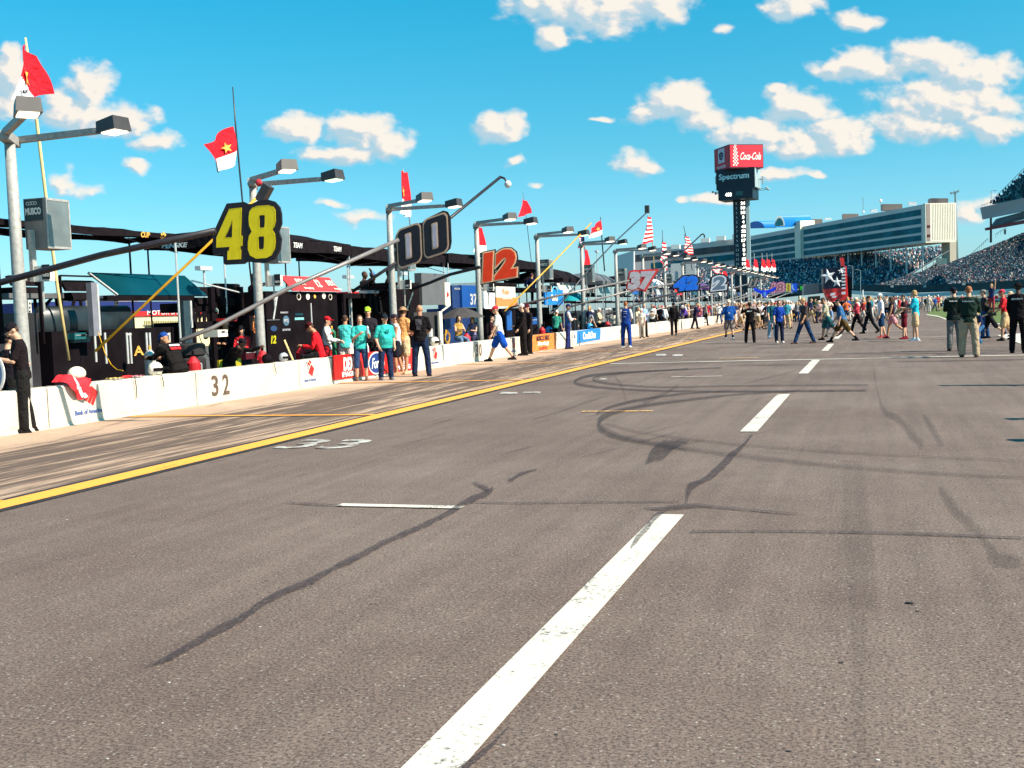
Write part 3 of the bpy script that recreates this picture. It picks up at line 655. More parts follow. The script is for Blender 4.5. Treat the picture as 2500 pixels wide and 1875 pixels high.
for cx,cy in ((-.55,-.10),(.52,.14)):
    A,B,Cc,D=zero(cx,cy)
    layer_on(tb,c00,A,M_CRM,'digit_outline',ref0,148*d,134*d,.026); layer_on(tb,c00,B,M_WBK,'digit',ref0,148*d,134*d,.032)
    layer_on(tb,c00,Cc,M_CRM,'digit_outline',ref0,148*d,134*d,.038); layer_on(tb,c00,D,mat('board_lilac_grey',(.42,.38,.45)),'digit_counter',ref0,148*d,134*d,.044)
O=lambda h,k=.9:mat('board_'+h,lin(h,k),rough=.5,var=.05)
board('tilted pit board with red digits 12 outlined in cream on black',(1217,647),-10.6,96,72,[(.05,M_BRD,'backing'),(.022,O('ffd0a0',1.),'outline'),(-.012,mat('digit_bright_red',(.98,.05,.006),rough=.6),'digits')],rad(7),[(1000,708,-14.0),(1050,690,-13.4),(1099,670,-12.4),(1170,652,-10.8)],M_DK,.05,text='12',bold=.085,shear=.18,sp=.98)
board('silver digits 37 on red pit board with grey boom',(1567,685),-9.6,72,46,[(.075,mat('board_red',(.75,.012,.02)),'backing'),(.045,mat('outline_coral',(.98,.10,.08)),'outline'),(.022,mat('board_red',(.75,.012,.02)),'outline'),(-.004,mat('digit_silver',(.62,.55,.58)),'digits')],rad(0),[(1240,752,-14.2),(1360,722,-12),(1535,685,-9.8)],M_BG,.045,text='37',bold=.085,shear=.16)
board('blue digits 42 on black pit board',(1674,692),-9.9,60,34,[(.10,M_BRD,'backing'),(.03,O('5d7fc0'),'outline'),(0,mat('digit_blue',(.01,.20,.98)),'digits')],rad(2),[(1395,748,-14.2),(1530,712,-12),(1644,692,-10)],M_BG,.045,text='42',bold=.085,shear=.16)
board('grey digit 2 with thick white outline on black pit board',(1754,691),-9.8,36,34,[(.13,M_BRD,'backing'),(.05,O('f2f2fa'),'outline'),(-.03,O('76869a'),'digits')],rad(4),[(1480,768,-14.2),(1600,728,-12.4),(1735,696,-10)],M_DK,.06,text='2',bold=.08,shear=.14)
board('small charcoal pit board with grey digits 11',(1839,690),-9.8,26,20,[(.10,M_BRD,'backing'),(0,mat('digit_grey',(.35,.32,.30)),'digits')],rad(4),[(1590,760,-14.2),(1720,722,-12),(1825,694,-10)],M_BG,.055,text='11',bold=.06,shear=.45)
board('pink and white digits 18 on far pit board',(1899,702),-9.5,30,22,[(.10,O('c05a9a'),'backing'),(.03,O('ffd0d8'),'outline'),(-.02,O('b06a78'),'digits')],rad(4),[(1720,755,-14.2),(1885,706,-10)],M_BG,.06,text='18',bold=.05,shear=.1)
board('small green pit board with three bright claw strokes',(1958,704),-9.0,13,16,[(0,O('063010'),'backing')],0,[(1850,745,-14.2),(1950,706,-9.4)],M_BG,.06,splines=[rr(-.5,-.6,.5,.6,.1)],bold=0)
def strokes(label,nm,center,X,splist,mats_,W,H,ref,boom,bm=M_BG):
    t,c=board(label,center,X,W,H,[(0,mats_[0],'backing')],0,boom,bm,.05,splines=[splist[0]],bold=0); d=(c-EYE).dot(FW)/FX
    for s,m in zip(splist[1:],mats_[1:]): layer_on(t,c,[s],m,nm,ref,W*d,H*d,.03)
    return t
tg=AX(1958,704,-9.0); gm=MB()
tgt=[o for o in bpy.data.objects if o.get('label','').startswith('small green pit board')][0]
for k in range(3):
    x=-.055*3+k*.165
    gm.prism([(tg.x+x-.05,tg.y-.03,tg.z+.28),(tg.x+x+.07,tg.y-.03,tg.z+.24),(tg.x+x+.03,tg.y-.03,tg.z-.05),(tg.x+x+.05,tg.y-.03,tg.z-.26),(tg.x+x-.03,tg.y-.03,tg.z-.2)],(0,-.01,0))
link(gm.mesh('claw_stroke',Matrix.Translation(-tg)),'claw_stroke',O('1ee04a',1.2),tgt)
strokes('blue horned bull head board on far boom','muzzle',(1867,714),-9.6,[[(-1,.55),(-.85,.62),(-.55,.30),(-.2,.18),(.2,.18),(.55,.30),(.9,.58),(1,.5),(.9,.1),(.5,-.12),(.25,-.3),(.12,-.75),(0,-.85),(-.12,-.75),(-.25,-.3),(-.55,-.12),(-.9,.15)],[(-.12,-.05),(.12,-.05),(.08,-.6),(0,-.7),(-.08,-.6)]],[O('0a3cf0',1.1),O('6fb4ff')],54,26,(-1,1,-.85,.62),[(1660,765,-14.2),(1845,712,-10)])
strokes('yellow pit board on far boom','stripe',(1925,702),-9.3,[rr(-.5,-.6,.5,.6,.05),rr(-.1,-.5,.2,.5,.02)],[O('f0d860'),O('b08a20')],12,20,(-.5,.5,-.6,.6),[(1790,750,-14.2),(1918,706,-9.8)])
strokes('bright blue pit board with pale marks on far boom','stripe',(1936,702),-9.2,[rr(-.7,-.6,.7,.6,.05),[(-.2,.4),(.1,.4),(0,0),(.3,-.4),(0,-.4),(-.2,0)]],[O('0d55d8',1.1),O('a8d0ff')],20,20,(-.7,.7,-.6,.6),[(1810,750,-14.2),(1930,706,-9.6)])
# ================================================ CAMERA / HOSE POLES
M_YP=mat('yellow_fibreglass',lin('d9a01e',.9),rough=.45,var=.15,vs=6); M_GP=mat('dark_steel_pole',(.03,.035,.045),rough=.4,var=.2); M_CRP=mat('cream_pole',lin('e8c88a',.9),var=.12,vs=5)
def cam_pole(name,label,pts,r,m,head,cat='pole',group='angled air hose and camera poles'):
    P=[AX(u,v,x) for u,v,x in pts]; t=Thing(name,label,cat,tuple(P[0]),0,group); b=MB(); b.tube(P,r,8); t.w('pole',b,m,smooth=True)
    e=P[-1]
    if head=='cam':
        b=MB(); b.box(e+Vector((.05,0,-.02)),(.17,.17,.34),Matrix.Rotation(rad(35),3,'Y')); hd=t.w('camera',b,M_HEAD)
        b=MB(); b.ell(e+Vector((-.06,0,.19)),.07,8,6); t.w('red_cover',b,paint('c8323c'),hd)
    elif head=='dome':
        b=MB(); b.tube([e,e+Vector((.14,0,-.06)),e+Vector((.22,0,-.22))],.035,6); t.w('bracket',b,m)
        b=MB(); b.ell(e+Vector((.24,0,-.25)),.12,10,7); t.w('camera',b,M_WPR,smooth=True)
    elif head=='box':
        b=MB(); b.box(e+Vector((0,0,.15)),(.22,.22,.40)); t.w('camera',b,M_HEAD)
    elif head=='hook':
        b=MB(); b.tube([e,e+Vector((.12,0,.05)),e+Vector((.22,0,-.06)),e+Vector((.2,0,-.22))],.05,6); t.w('hook',b,m)
    if head: pass
    return t
cam_pole('camera_pole','yellow angled pole with black camera passing behind the 48 board',[(232,858,-13.3),(505,600,-11.8),(640,470,-10.9)],.026,M_YP,'cam')
cam_pole('camera_pole','black angled pole with white dome camera rising behind the 00 board',[(860,712,-14.6),(965,643,-13.6),(1102,530,-12.4),(1222,432,-11.5)],.05,M_DK,'dome')
cam_pole('camera_pole','thin yellow angled pole crossing in front of the grey light cabinet',[(1232,760,-13.3),(1340,652,-12.4),(1443,545,-11.6)],.028,M_YP,'')
cam_pole('camera_pole','grey angled pole topped by a square black camera beside a striped flag',[(1349,766,-13.3),(1440,655,-12.4),(1500,592,-11.9),(1580,518,-11.3)],.035,M_GP,'box')
cam_pole('camera_pole','black angled pole with hooked tip above the 42 board',[(1530,722,-13.3),(1598,672,-12.4),(1660,622,-11.8),(1712,573,-11.2)],.05,M_DK,'hook')
cam_pole('camera_pole','thin dark angled pole between far flags right of the scoring tower',[(1860,700,-13.3),(1875,668,-12.2),(1885,640,-11.6)],.05,M_GP,'hook')
# ================================================ FLAGS
M_RED=cloth('d81e2c',.95); M_DRED=cloth('a80f22',.95); M_WH=cloth('f0ece8',.85); M_NAVY=cloth('1c2a52',.9); M_GOLD=cloth('e8a850',.95)
def flag(label,pole,corners,X,style,pm,pr=.022,group='flags flying above the pit stalls',k=1.,pname='flag'):
    """pole: photo points bottom->top; corners TL,TR,BR,BL of the waving cloth"""
    PP=[AX(u,v,X) for u,v in pole]; t=Thing(pname,label,'flag',tuple(PP[0]),0,group)
    b=MB(); b.tube(PP,[pr]*(len(PP)-1)+[pr*.6],7); t.w('pole',b,pm,smooth=True)
    if not corners: return t
    C=[AX(u,v,X+(.38 if X==-14.6 and u<140 else .14)) for u,v in corners]; sc=min((C[0]-C[2]).length,2.2*abs(C[0].z-C[3].z))
    def fn(a,b_):
        p=(C[3]*(1-a)+C[2]*a)*(1-b_)+(C[0]*(1-a)+C[1]*a)*b_
        return p+Vector((.05*sc*math.sin(a*7+b_*2.2)*a,.09*sc*math.sin(a*6+b_*3),.03*sc*math.sin(a*5+1)*(1-a)))
    ms=[M_RED,M_WH,M_DRED,M_NAVY,M_GOLD]
    if style=='rw' and k<=1.5: mf=lambda a,b_:1 if b_<.34 else 0
    elif k>1.5: mf=lambda a,b_:1 if b_<.46-.8*a else 0
    elif style=='us': mf=lambda a,b_:3 if (a<.42 and b_>.46) else (0 if int(b_*13)%2==0 else 1)
    else: mf=lambda a,b_:0
    b=MB(); b.grid(fn,18,26,mf); cl=t.w('cloth',b,ms,smooth=True)
    if style=='rw':
        b=MB(); pts=[]
        for q in range(10):
            g=math.pi/2+q*math.pi/5; r=(.17 if q%2==0 else .07)*(1.4 if k>1.5 else .8); pts.append((.30+r*math.cos(g)*.9,.52+r*math.sin(g)*1.1))
        _c=(.36,.44) if k>1.5 else (.30,.52); pts=[(p[0]-.30+_c[0],p[1]-.52+_c[1]) for p in pts]; P3=[fn(*p)+Vector((.05,-.045,0)) for p in pts]; ctr=fn(*_c)+Vector((.05,-.05,0))
        for q in range(10): b.poly([ctr,P3[q],P3[(q+1)%10]])
        t.w('star',b,M_GOLD,cl)
        if k>1.5:
            o=fn(.17,.13)+Vector((.05,-.05,0)); rt=(fn(.6,.17)-fn(.2,.17)); t.w('lettering',lettering('FOR MILITARY',o,rt,ZP,w=sc*.28,h=sc*.06,depth=.003,bold=.02),M_NAVY,cl)
    return t
flag('red and white starred flag behind the nearest lamp head on a cream pole',[(168,880),(140,700),(112,480),(84,250),(62,92)],[(60,112),(80,140),(132,230),(28,246)],-14.6,'rw',M_CRP,.030,k=2.)
flag('red over white flag blowing left from a dark mast above the 48 board',[(615,700),(592,492),(577,330),(568,212)],[(569,312),(492,352),(532,424),(574,400)],-14.6,'rw',M_GP,.022,k=1.)
flag('limp red and white flag hanging behind the lamp arms left of the 00 board',[(1003,560),(998,525),(990,470),(984,412)],[(984,420),(988,420),(1001,530),(976,524)],-15.2,'rw',M_GALV,.02)
flag('red flag furled round a mast behind the light pole left of the 12 board',[(1178,620),(1170,560),(1166,540)],[(1164,552),(1172,556),(1186,622),(1156,618)],-15.5,'rw',M_GP,.02)
flag('solid red flag just above the lamp heads over the 12 board',[(1301,672),(1288,560),(1277,470)],[(1277,487),(1283,490),(1297,520),(1264,532)],-16,'r',M_GP,.015)
flag('red over white flag with dark mast left of the hooked lamp pole',[(1476,662),(1470,590),(1466,530)],[(1467,540),(1442,556),(1432,584),(1470,574)],-15.5,'rw',M_GP,.04)
flag('small striped national flag behind the sixth light pole',[(1428,620),(1426,590),(1424,562)],[(1424,572),(1412,580),(1410,606),(1427,604)],-16,'us',M_GP,.02)
flag('narrow furled red pennant beside a dark light pole above the yellow pole',[(1436,665),(1432,640),(1430,608)],[(1429,610),(1431,610),(1440,652),(1424,660)],-14.5,'r',M_GP,.03)
flag('tall furled striped flag right of the angled camera pole',[(1598,655),(1590,560),(1583,525)],[(1582,528),(1586,530),(1592,590),(1568,598)],-15,'us',M_CRP,.035)
flag('dark furled striped flag left of the 42 board',[(1620,690),(1618,600),(1617,562)],[(1617,590),(1622,592),(1626,660),(1612,640)],-15,'us',M_GP,.035)
flag('striped flag over red pennant above the 42 board',[(1690,660),(1680,600),(1669,552)],[(1672,572),(1678,580),(1690,622),(1670,618)],-15,'us',M_GP,.035)
flag('striped flag waving above the white 2 board',[(1745,680),(1742,650),(1738,632)],[(1736,636),(1760,646),(1752,668),(1738,660)],-15,'us',M_GP,.03)
flag('red flag right of the striped flag over the white 2 board',[(1770,680),(1766,660),(1762,648)],[(1760,652),(1770,664),(1774,676),(1756,678)],-15,'r',M_GP,.03)
for lb,u in (('thin furled flag just right of the scoring tower shaft',1823),('red and white flag right of the scoring tower',1843),('furled flag farther right of the scoring tower',1862),('first of two furled flags left of the starred truck',1874),('second of two furled flags left of the starred truck',1886)):
    flag(lb,[(u+2,690),(u,655),(u-2,618)],[(u-2,632),(u+2,634),(u+6,664),(u-4,662)],-15.5,'rw',M_GALV,.05)
# ================================================ PIT EQUIPMENT BEHIND THE WALL
K1=mat('wagon_black',(.007,.0045,.006),rough=.75,var=.3,vs=2,spec=.04); K2=mat('fabric_black',(.008,.005,.007),rough=.9,var=.3,vs=4,bump=.8,bs=6,spec=.1)
TEAL=mat('teal_screen',(.0,.036,.050),rough=.3,var=.12,vs=1.2); ALU=mat('aluminium_trim',(.62,.60,.58),rough=.35,metal=.4,var=.1)
GRY=mat('grey_panel',(.10,.10,.105),rough=.5,var=.12,vs=2); LG=mat('light_grey_panel',(.42,.42,.43),rough=.5); NB=paint('14509c',.8); CR=paint('f6ead6',.85)
RD=mat('sign_red',lin('f03535',.85),rough=.5,var=.05); ORG=paint('f08a4a',.85); WINE=paint('5a1020',.6)
def yz(u0,v0,u1,v1,X):
    um=(u0+u1)/2; vm=(v0+v1)/2; return AX(u0,vm,X).y,AX(u1,vm,X).y,AX(um,v1,X).z,AX(um,v0,X).z
def ab(t,name,u0,v0,u1,v1,X,dp,m,parent=None,floor=False,label=None):
    y0,y1,z0,z1=yz(u0,v0,u1,v1,X); 
    if floor: z0=0.
    b=MB(); b.b(X-dp,X,y0,y1,z0,z1); return t.w(name,b,m,parent,label=label)
def T(name,label,cat,u,v,X,group=None):
    p=AX(u,v,X); return Thing(name,label,cat,(p.x,p.y,0),0,group)
def words(t,body,u,v,X,w,m,h=None,par=None,nm='lettering',bold=.02,shear=0.):
    p=AX(u,v,X); return t.w(nm,lettering(body,(X+.008,p.y,p.z),YP,ZP,w=w,h=h,depth=.006,bold=bold,shear=shear),m,par)
def seat(t,u0,v0,u1,v1,X,m=K2):
    """crew-chief chair seen from the lane: slatted back, seat pan and a braced stand"""
    y0,y1,z0,z1=yz(u0,v0,u1,v1,X); w=y1-y0; h=z1-z0; b=MB()
    b.prism([(X-.1,y0,z1-.02),(X-.1,y0+w*.1,z1),(X-.1,y1-w*.1,z1),(X-.1,y1,z1-.02),(X-.1,y1-w*.08,z0+h*.45),(X-.1,y0+w*.14,z0+h*.45)],(-.06,0,0)); bk=t.w('backrest',b,m)
    b=MB(); b.prism([(X-.05,y0+w*.2,z0+h*.38),(X-.05,y1-w*.05,z0+h*.38),(X-.05,y1-w*.12,z0),(X-.05,y0+w*.28,z0)],(-.45,0,0)); t.w('seat_pan',b,m)
    return y0,y1,z0
def stand(t,u0,v0,u1,v1,X,m=K1):
    y0,y1,z0,z1=yz(u0,v0,u1,v1,X); w=y1-y0
    for (a,c,d,e) in ((.18,z1,0,z0),(.4,z1,.42,z0),(.88,z1,.92,z0),(.82,z1-.05,.45,z0+.08)):
        b=MB(); b.tube([(X,y0+w*a,c),(X,y0+w*d,e)],.032,6); t.w('strut',b,m)
def canopy(label,u0,u1,vt,ve,X0,X1,m,val=.2,peak=.35,text=None,legs=True,vu=None,tm=None):
    Xf=X0; y0=AX(u0,ve,Xf).y; y1=AX(u1,ve,Xf).y; ze=AX((u0+u1)/2,ve,Xf).z; zt=AX((u0+u1)/2,vt,Xf).z; xb=X1; ym=(y0+y1)/2; xm=(X0+X1)/2
    t=Thing('canopy',label,'canopy',(xm,ym,0),0,'canopies over the pit equipment'); b=MB(); zz=max(zt,ze+.05)
    def fn(a,c):
        x=X0+(X1-X0)*c; y=y0+(y1-y0)*a; e=min(1,4*a*(1-a))**.55*min(1,4*c*(1-c))**.55; return (x,y,ze+val+(zz-ze-val)*e+.02*math.sin(a*21+c*5))
    b.grid(fn,16,8)
    for (A,B) in (((X0,y0),(X0,y1)),((X0,y1),(X1,y1)),((X1,y1),(X1,y0)),((X1,y0),(X0,y0))):
        b.grid(lambda a,c:(A[0]+(B[0]-A[0])*a+.012*math.sin(a*17)*(1-c),A[1]+(B[1]-A[1])*a,ze+val*c+.03*math.sin(a*math.pi*3)*(1-c)),12,2)
    rf=t.w('canopy_top',b,m,smooth=True)
    if legs:
        for (x,y) in ((X0-.06,y0+.06),(X0-.06,y1-.06),(X1+.06,y0+.06),(X1+.06,y1-.06)):
            b=MB(); b.tube([(x,y,0),(x,y,ze+val)],.022,6); t.w('leg',b,K1 if x<X0-1 else ALU)
        for (A,B) in (((X0-.06,y0),(X0-.06,ym)),((X0-.06,y1),(X0-.06,ym))):
            b=MB(); b.tube([(A[0],A[1],ze-.25),(B[0],B[1],ze+.12)],.014,5); t.w('brace',b,K1)
    if text:
        for a,bd,w in text:
            t.w('lettering',lettering(bd,(X0+.03,y0+(y1-y0)*a,ze+val*.5),YP,ZP,w=w,depth=.006,bold=.03,shear=.25),tm or M_WPR,rf)
    return t
# ---- stall 1 -------------------------------------------------
canopy('black canopy with gold and white badges beyond the nearest light cabinet',-90,436,545,566,-14.3,-15.6,K2,.13,text=[(.80,'CUP',.3),(.9,'*',.2)],tm=M_GOLD)
w1=T('pit_wagon','black tool wagon with teal awning, tall chairs and long padded cover at the left','pit wagon',250,860,-14.6)
ab(w1,'tool_chest',128,803,458,900,-14.6,1.3,K1,floor=True)
for u in (232,257,310,318,358,366,414,462): ab(w1,'drawer_trim',u,812,u+4,888 if u>250 else 884,-14.58,.02,ALU)
words(w1,'A',338,856,-14.59,.32,M_GOLD,h=.2,nm='gold_emblem')
for u in (312,403): ab(w1,'white_latch',u,814,u+9,818,-14.585,.02,M_WPR)
y0,y1,z0,z1=yz(135,772,362,806,-14.5,); b=MB(); b.tube([(-14.95,y0,(z0+z1)/2),(-14.95,y0+.08,(z0+z1)/2),(-14.95,y1-.08,(z0+z1)/2),(-14.95,y1,(z0+z1)/2)],[(.06,.06),((z1-z0)/2*1.1,.36),((z1-z0)/2*1.1,.36),(.06,.06)],14); w1.w('padded_cover',b,mat('cover_dark_teal',(.012,.018,.022),rough=.35,var=.3,vs=3),smooth=True)
y0,y1,z0,z1=yz(245,668,470,722,-14.9); b=MB(); b.prism([(-15.1,y0-.1,z1),(-15.1,y1+.0,z1),(-14.6,y1+.12,z0),(-14.6,y0+.14,z0)],(-.03,0,-.02)); aw=w1.w('awning_panel',b,TEAL)
b=MB(); b.tube([(-15.1,y0-.1,z1),(-14.6,y0+.14,z0)],.02,5); w1.w('awning_edge',b,ALU,aw)
ab(w1,'awning_beam',262,722,472,734,-14.6,.1,K1)
seat(w1,162,684,242,732,-15.0); stand(w1,170,732,238,775,-15.0); seat(w1,30,672,118,718,-15.0); stand(w1,40,718,150,775,-15.2)
ab(w1,'deck',20,716,156,728,-15.0,.8,GRY); ab(w1,'deck',225,728,290,733,-15.1,.6,GRY)
for u in (70,213,283): 
    bb=ab(w1,'perforated_post',u,733,u+7,776,-14.95,.03,M_WPR)
    for k in range(4): ab(w1,'hole',u+2,738+k*10,u+5,743+k*10,-14.94,.012,K1,bb)
ab(w1,'square_post',226,690,244,820,-14.2,.12,mat('post_grey',(.17,.17,.20),rough=.4)); ab(w1,'square_post_edge',240,692,244,819,-14.19,.02,ALU)
ab(w1,'frame_rail',150,672,240,676,-15.0,.05,K1); ab(w1,'frame_upright',150,672,153,780,-15.0,.05,K1); ab(w1,'frame_upright',102,676,106,840,-14.7,.06,K1); ab(w1,'frame_upright',452,734,470,905,-14.3,.16,mat('upright_teal',(.02,.04,.05),rough=.4)); ab(w1,'upright_trim',466,734,470,800,-14.28,.02,ALU)
ab(w1,'frame_upright',-6,560,3,840,-14.3,.06,K1); ab(w1,'monitor_shelf',180,828,220,836,-14.5,.5,mat('shelf_teal',(.05,.10,.11)))
w1b=T('pit_wagon','dark wagon at the far left edge behind the man with the phone','pit wagon',0,860,-14.9); ab(w1b,'tool_chest',-120,765,126,900,-14.9,1.2,mat('wagon_charcoal',(.022,.020,.024),rough=.5,var=.4,vs=1.5),floor=True); ab(w1b,'side_window',12,790,48,820,-14.88,.02,GRY); ab(w1b,'side_window',104,788,126,808,-14.88,.02,GRY)
# ---- stall 2 : black wagon with two chairs under team canopy
c2=canopy('black canopy with white team lettering partly hidden by the 48 board',548,858,562,612,-15.0,-17.3,K2,.33,text=[(.52,'TEAM',.5),(.86,'TEAM',.5)])
_y=AX(548,600,-15.0).y; _z=AX(548,612,-15.0).z+.27
for _k,_w in enumerate(('TEAM','PENSKE')): c2.w('lettering',lettering(_w,(-16.4,_y-.03,_z+.10-.17*_k),XP,ZP,w=.75 if _k else .55,h=.12,depth=.006,bold=.03,shear=.25),M_WPR)
w2=T('pit_wagon','black frame wagon with two dark seats between the teal awning and the second light pole','pit wagon',560,860,-14.8)
seat(w2,474,700,528,742,-15.1); seat(w2,531,692,596,748,-15.0); ab(w2,'deck',470,738,640,760,-15.2,.9,K1)
for a in range(7): stand(w2,478+a*21,760,499+a*21,785,-15.0)
ab(w2,'crossbar',465,783,640,800,-14.9,1.0,K1)
for u in (470,520,590,628): ab(w2,'upright',u,700,u+9,900,-14.9,.1,K1)
b=MB(); b.tube([AX(468,685,-14.7),AX(585,714,-14.3)],.02,6); w2.w('grey_rail',b,ALU)
ab(w2,'side_cabinet',612,770,648,900,-14.5,1.,K1,floor=True)
fn_=T('picket_fence','grey metal picket fence seen through the gap behind the crew','fence',600,830,-19.5)
for k in range(20): ab(fn_,'picket',556+k*6.5,776,558+k*6.5,850,-19.5,.03,GRY,floor=True)
ab(fn_,'rail',552,785,690,788,-19.48,.03,GRY)
# ---- stall 3 : black wagon, red sign
w3=T('pit_wagon','tall black wagon with slanted red sign, round badges and yellow digits 12','pit wagon',760,860,-14.3)
ab(w3,'tool_chest',652,712,826,900,-14.3,1.5,K1,floor=True)
y0,y1,z0,z1=yz(710,674,828,711,-14.2); b=MB(); b.prism([(-14.5,y0,z1),(-14.5,y1,z1),(-14.2,y1+.1,z0),(-14.2,y0+.12,z0)],(-.04,0,0)); sg=w3.w('sign',b,RD)
n=Vector((.3,0,z1-z0)).normalized()
for bd,u,v,w,h in (('DEX',733,688,.42,.20),('12',775,692,.26,.26),('DEX',806,691,.42,.18),('Imaging',745,704,.5,.08),('Imaging',815,706,.42,.07)):
    p=AX(u,v,-14.36); f=(p.z-z0)/(z1-z0); p.x=-14.2-.3*f+.02; w3.w('lettering',lettering(bd,p,YP,(-.3,0,z1-z0),w=w,h=h,depth=.006,bold=.04),CR,sg)
def badge(t,u,v,X,ry,rz,m,par=None):
    p=AX(u,v,X); b=MB(); b.prism([(X+.006,p.y+ry*math.cos(g),p.z+rz*math.sin(g)) for g in [math.pi*i/9 for i in range(18)]],(.004,0,0)); return t.w('badge',b,m,par)
for u,v,ry,m in ((729,724,.11,CR),(751,724,.10,CR),(768,724,.06,M_GOLD),(790,722,.10,CR),(806,725,.10,CR)):
    bd=badge(w3,u,v,-14.3,ry,ry*.85,m); 
    if u in (729,806): badge(w3,u,v,-14.291,ry*.75,ry*.6,K1,bd)
words(w3,'7',672,752,-14.3,.3,LG,h=.62,shear=.4); words(w3,'MONARCH',693,763,-14.3,.38,LG,h=.045); badge(w3,698,783,-14.3,.16,.13,mat('badge_blue',(.06,.12,.18))); words(w3,'PPG',698,783,-14.29,.22,LG,h=.09)
words(w3,'BOXMOR',699,805,-14.3,.4,LG,h=.05); badge(w3,668,802,-14.3,.16,.07,mat('badge_deep_blue',(.02,.05,.13))); words(w3,'12',667,829,-14.3,.26,paint('c8c020',.8),h=.2,bold=.04,shear=.2)
ab(w3,'teal_plate',720,775,742,781,-14.29,.02,mat('plate_turquoise',(.18,.42,.44))); ab(w3,'dark_plate',721,765,740,770,-14.29,.02,TEAL)
b=MB(); b.tube([AX(694,830,-13.3),AX(716,882,-13.1)],.025,6); solo('pole',b,M_CRP,'short cream pole leaning on wall under the red sign wagon','pole',tuple(AX(700,882,-13.2)))
ab(w3,'drawer_trim',760,740,762,800,-14.28,.02,ALU); ab(w3,'drawer_trim',652,780,683,782,-14.28,.02,GRY)
w3b=T('pit_wagon','black wagon with spectators on its deck between the red sign and the third light pole','pit wagon',900,850,-15.0)
ab(w3b,'deck',836,716,972,728,-14.9,1.6,K1); ab(w3b,'tool_chest',838,728,975,890,-15.6,.8,K1,floor=True); ab(w3b,'front_rail',860,706,962,709,-14.4,.04,K1)
for u in (842,905,960): ab(w3b,'post',u,716,u+5,880,-14.6,.08,K1)
tyre=lambda t,x,y,z,r,w,m,par=None:t.w('tyre',MB().tube([(x-w/2,y,z),(x-w*.42,y,z),(x+w*.42,y,z),(x+w/2,y,z)],[r*.86,r,r,r*.86],18),m,par,smooth=False)
canopy('wide black canopy spanning behind the 00 board',850,1088,606,640,-15.4,-17.2,K2,.38,.3); canopy('wide black canopy spanning behind the 12 board',1096,1345,624,652,-15.6,-17.4,K2,.36,.3)
w4=T('equipment_cabinet','tall black cabinet with diagonal lettering beside the dark grey panel','cabinet',1000,850,-14.2); ab(w4,'cabinet_body',971,690,1030,850,-14.2,1.0,K1,floor=True)
p=AX(1001,735,-14.19); w4.w('lettering',lettering('RICHARD CHILDRESS',p,Vector((0,.75,.75)),Vector((0,-.75,.75)),w=.8,h=.07,depth=.006,bold=.02),mat('faint_teal_print',(.12,.2,.2)))
w5=T('equipment_cabinet','large dark grey panel with white strip, left of the blue 37 wagons','cabinet',1065,830,-14.1); ab(w5,'panel',1030,668,1092,744,-14.1,.25,GRY); ab(w5,'white_strip',1087,690,1099,746,-14.05,.04,CR); badge(w5,1093,719,-14.04,.09,.09,RED)
ab(w5,'tent_side',1012,762,1076,850,-14.1,.5,mat('tent_charcoal',(.03,.028,.03),rough=.9),floor=True); ab(w5,'white_leg',1074,760,1081,842,-13.9,.06,CR); b=MB(); b.tube([AX(1078,760,-13.9),AX(1097,746,-14.0)],.03,6); w5.w('white_arm',b,CR)
w6=T('pit_wagon','royal blue wagon with pale digits 37 behind the fourth light pole','pit wagon',1145,820,-15.3)
ab(w6,'panel',1104,697,1125,752,-15.3,.6,mat('wagon_navy',(.006,.03,.12))); ab(w6,'panel',1128,697,1172,750,-15.2,.6,NB); words(w6,'37',1156,731,-15.2,.8,LG,h=.45,bold=.03); words(w6,'KROGER',1117,705,-15.28,.7,LG,h=.07)
ab(w6,'lower_body',1085,752,1185,840,-15.4,.7,mat('wagon_blue_shade',(.004,.022,.10)),floor=True); ab(w6,'notice',1156,772,1167,787,-15.3,.02,LG); ab(w6,'door',1238,758,1250,806,-14.6,.05,mat('locker_blue',(.01,.09,.32)))
w7=T('advertising_sign','bright orange and white printed sign behind the man in a red cap','sign',1240,730,-14.2); ab(w7,'panel',1212,726,1264,748,-14.2,.06,ORG); ab(w7,'panel',1212,700,1258,727,-14.22,.06,CR); words(w7,'HENDRICK',1238,728,-14.18,1.3,CR,h=.1); words(w7,'Tide',1235,712,-14.18,.9,ORG,h=.2,shear=.3)
w7b=T('pit_wagon','black wagon below the orange sign with blue locker','pit wagon',1240,800,-14.7); ab(w7b,'tool_chest',1188,752,1340,850,-14.9,1.,K1,floor=True); ab(w7b,'deck',1262,703,1330,712,-14.8,1.4,K1); ab(w7b,'rack',1195,690,1262,700,-14.8,.6,K1)
w8=T('advertising_sign','square bright blue sign with white arc left of the sixth light pole','sign',1352,720,-14.0); ab(w8,'panel',1331,707,1375,744,-14.0,.08,M_BLB); words(w8,'Credit',1353,724,-13.98,1.1,CR,h=.2,bold=.05); words(w8,'ONE',1354,730,-13.98,1.0,CR,h=.18,bold=.05)
p=AX(1354,716,-13.98); b=MB(); b.tube([(-13.98,p.y+.42*math.cos(g),p.z+.3*math.sin(g)) for g in [math.pi*i/10 for i in range(11)]],.03,5); w8.w('arc',b,paint('7fd0f0'))
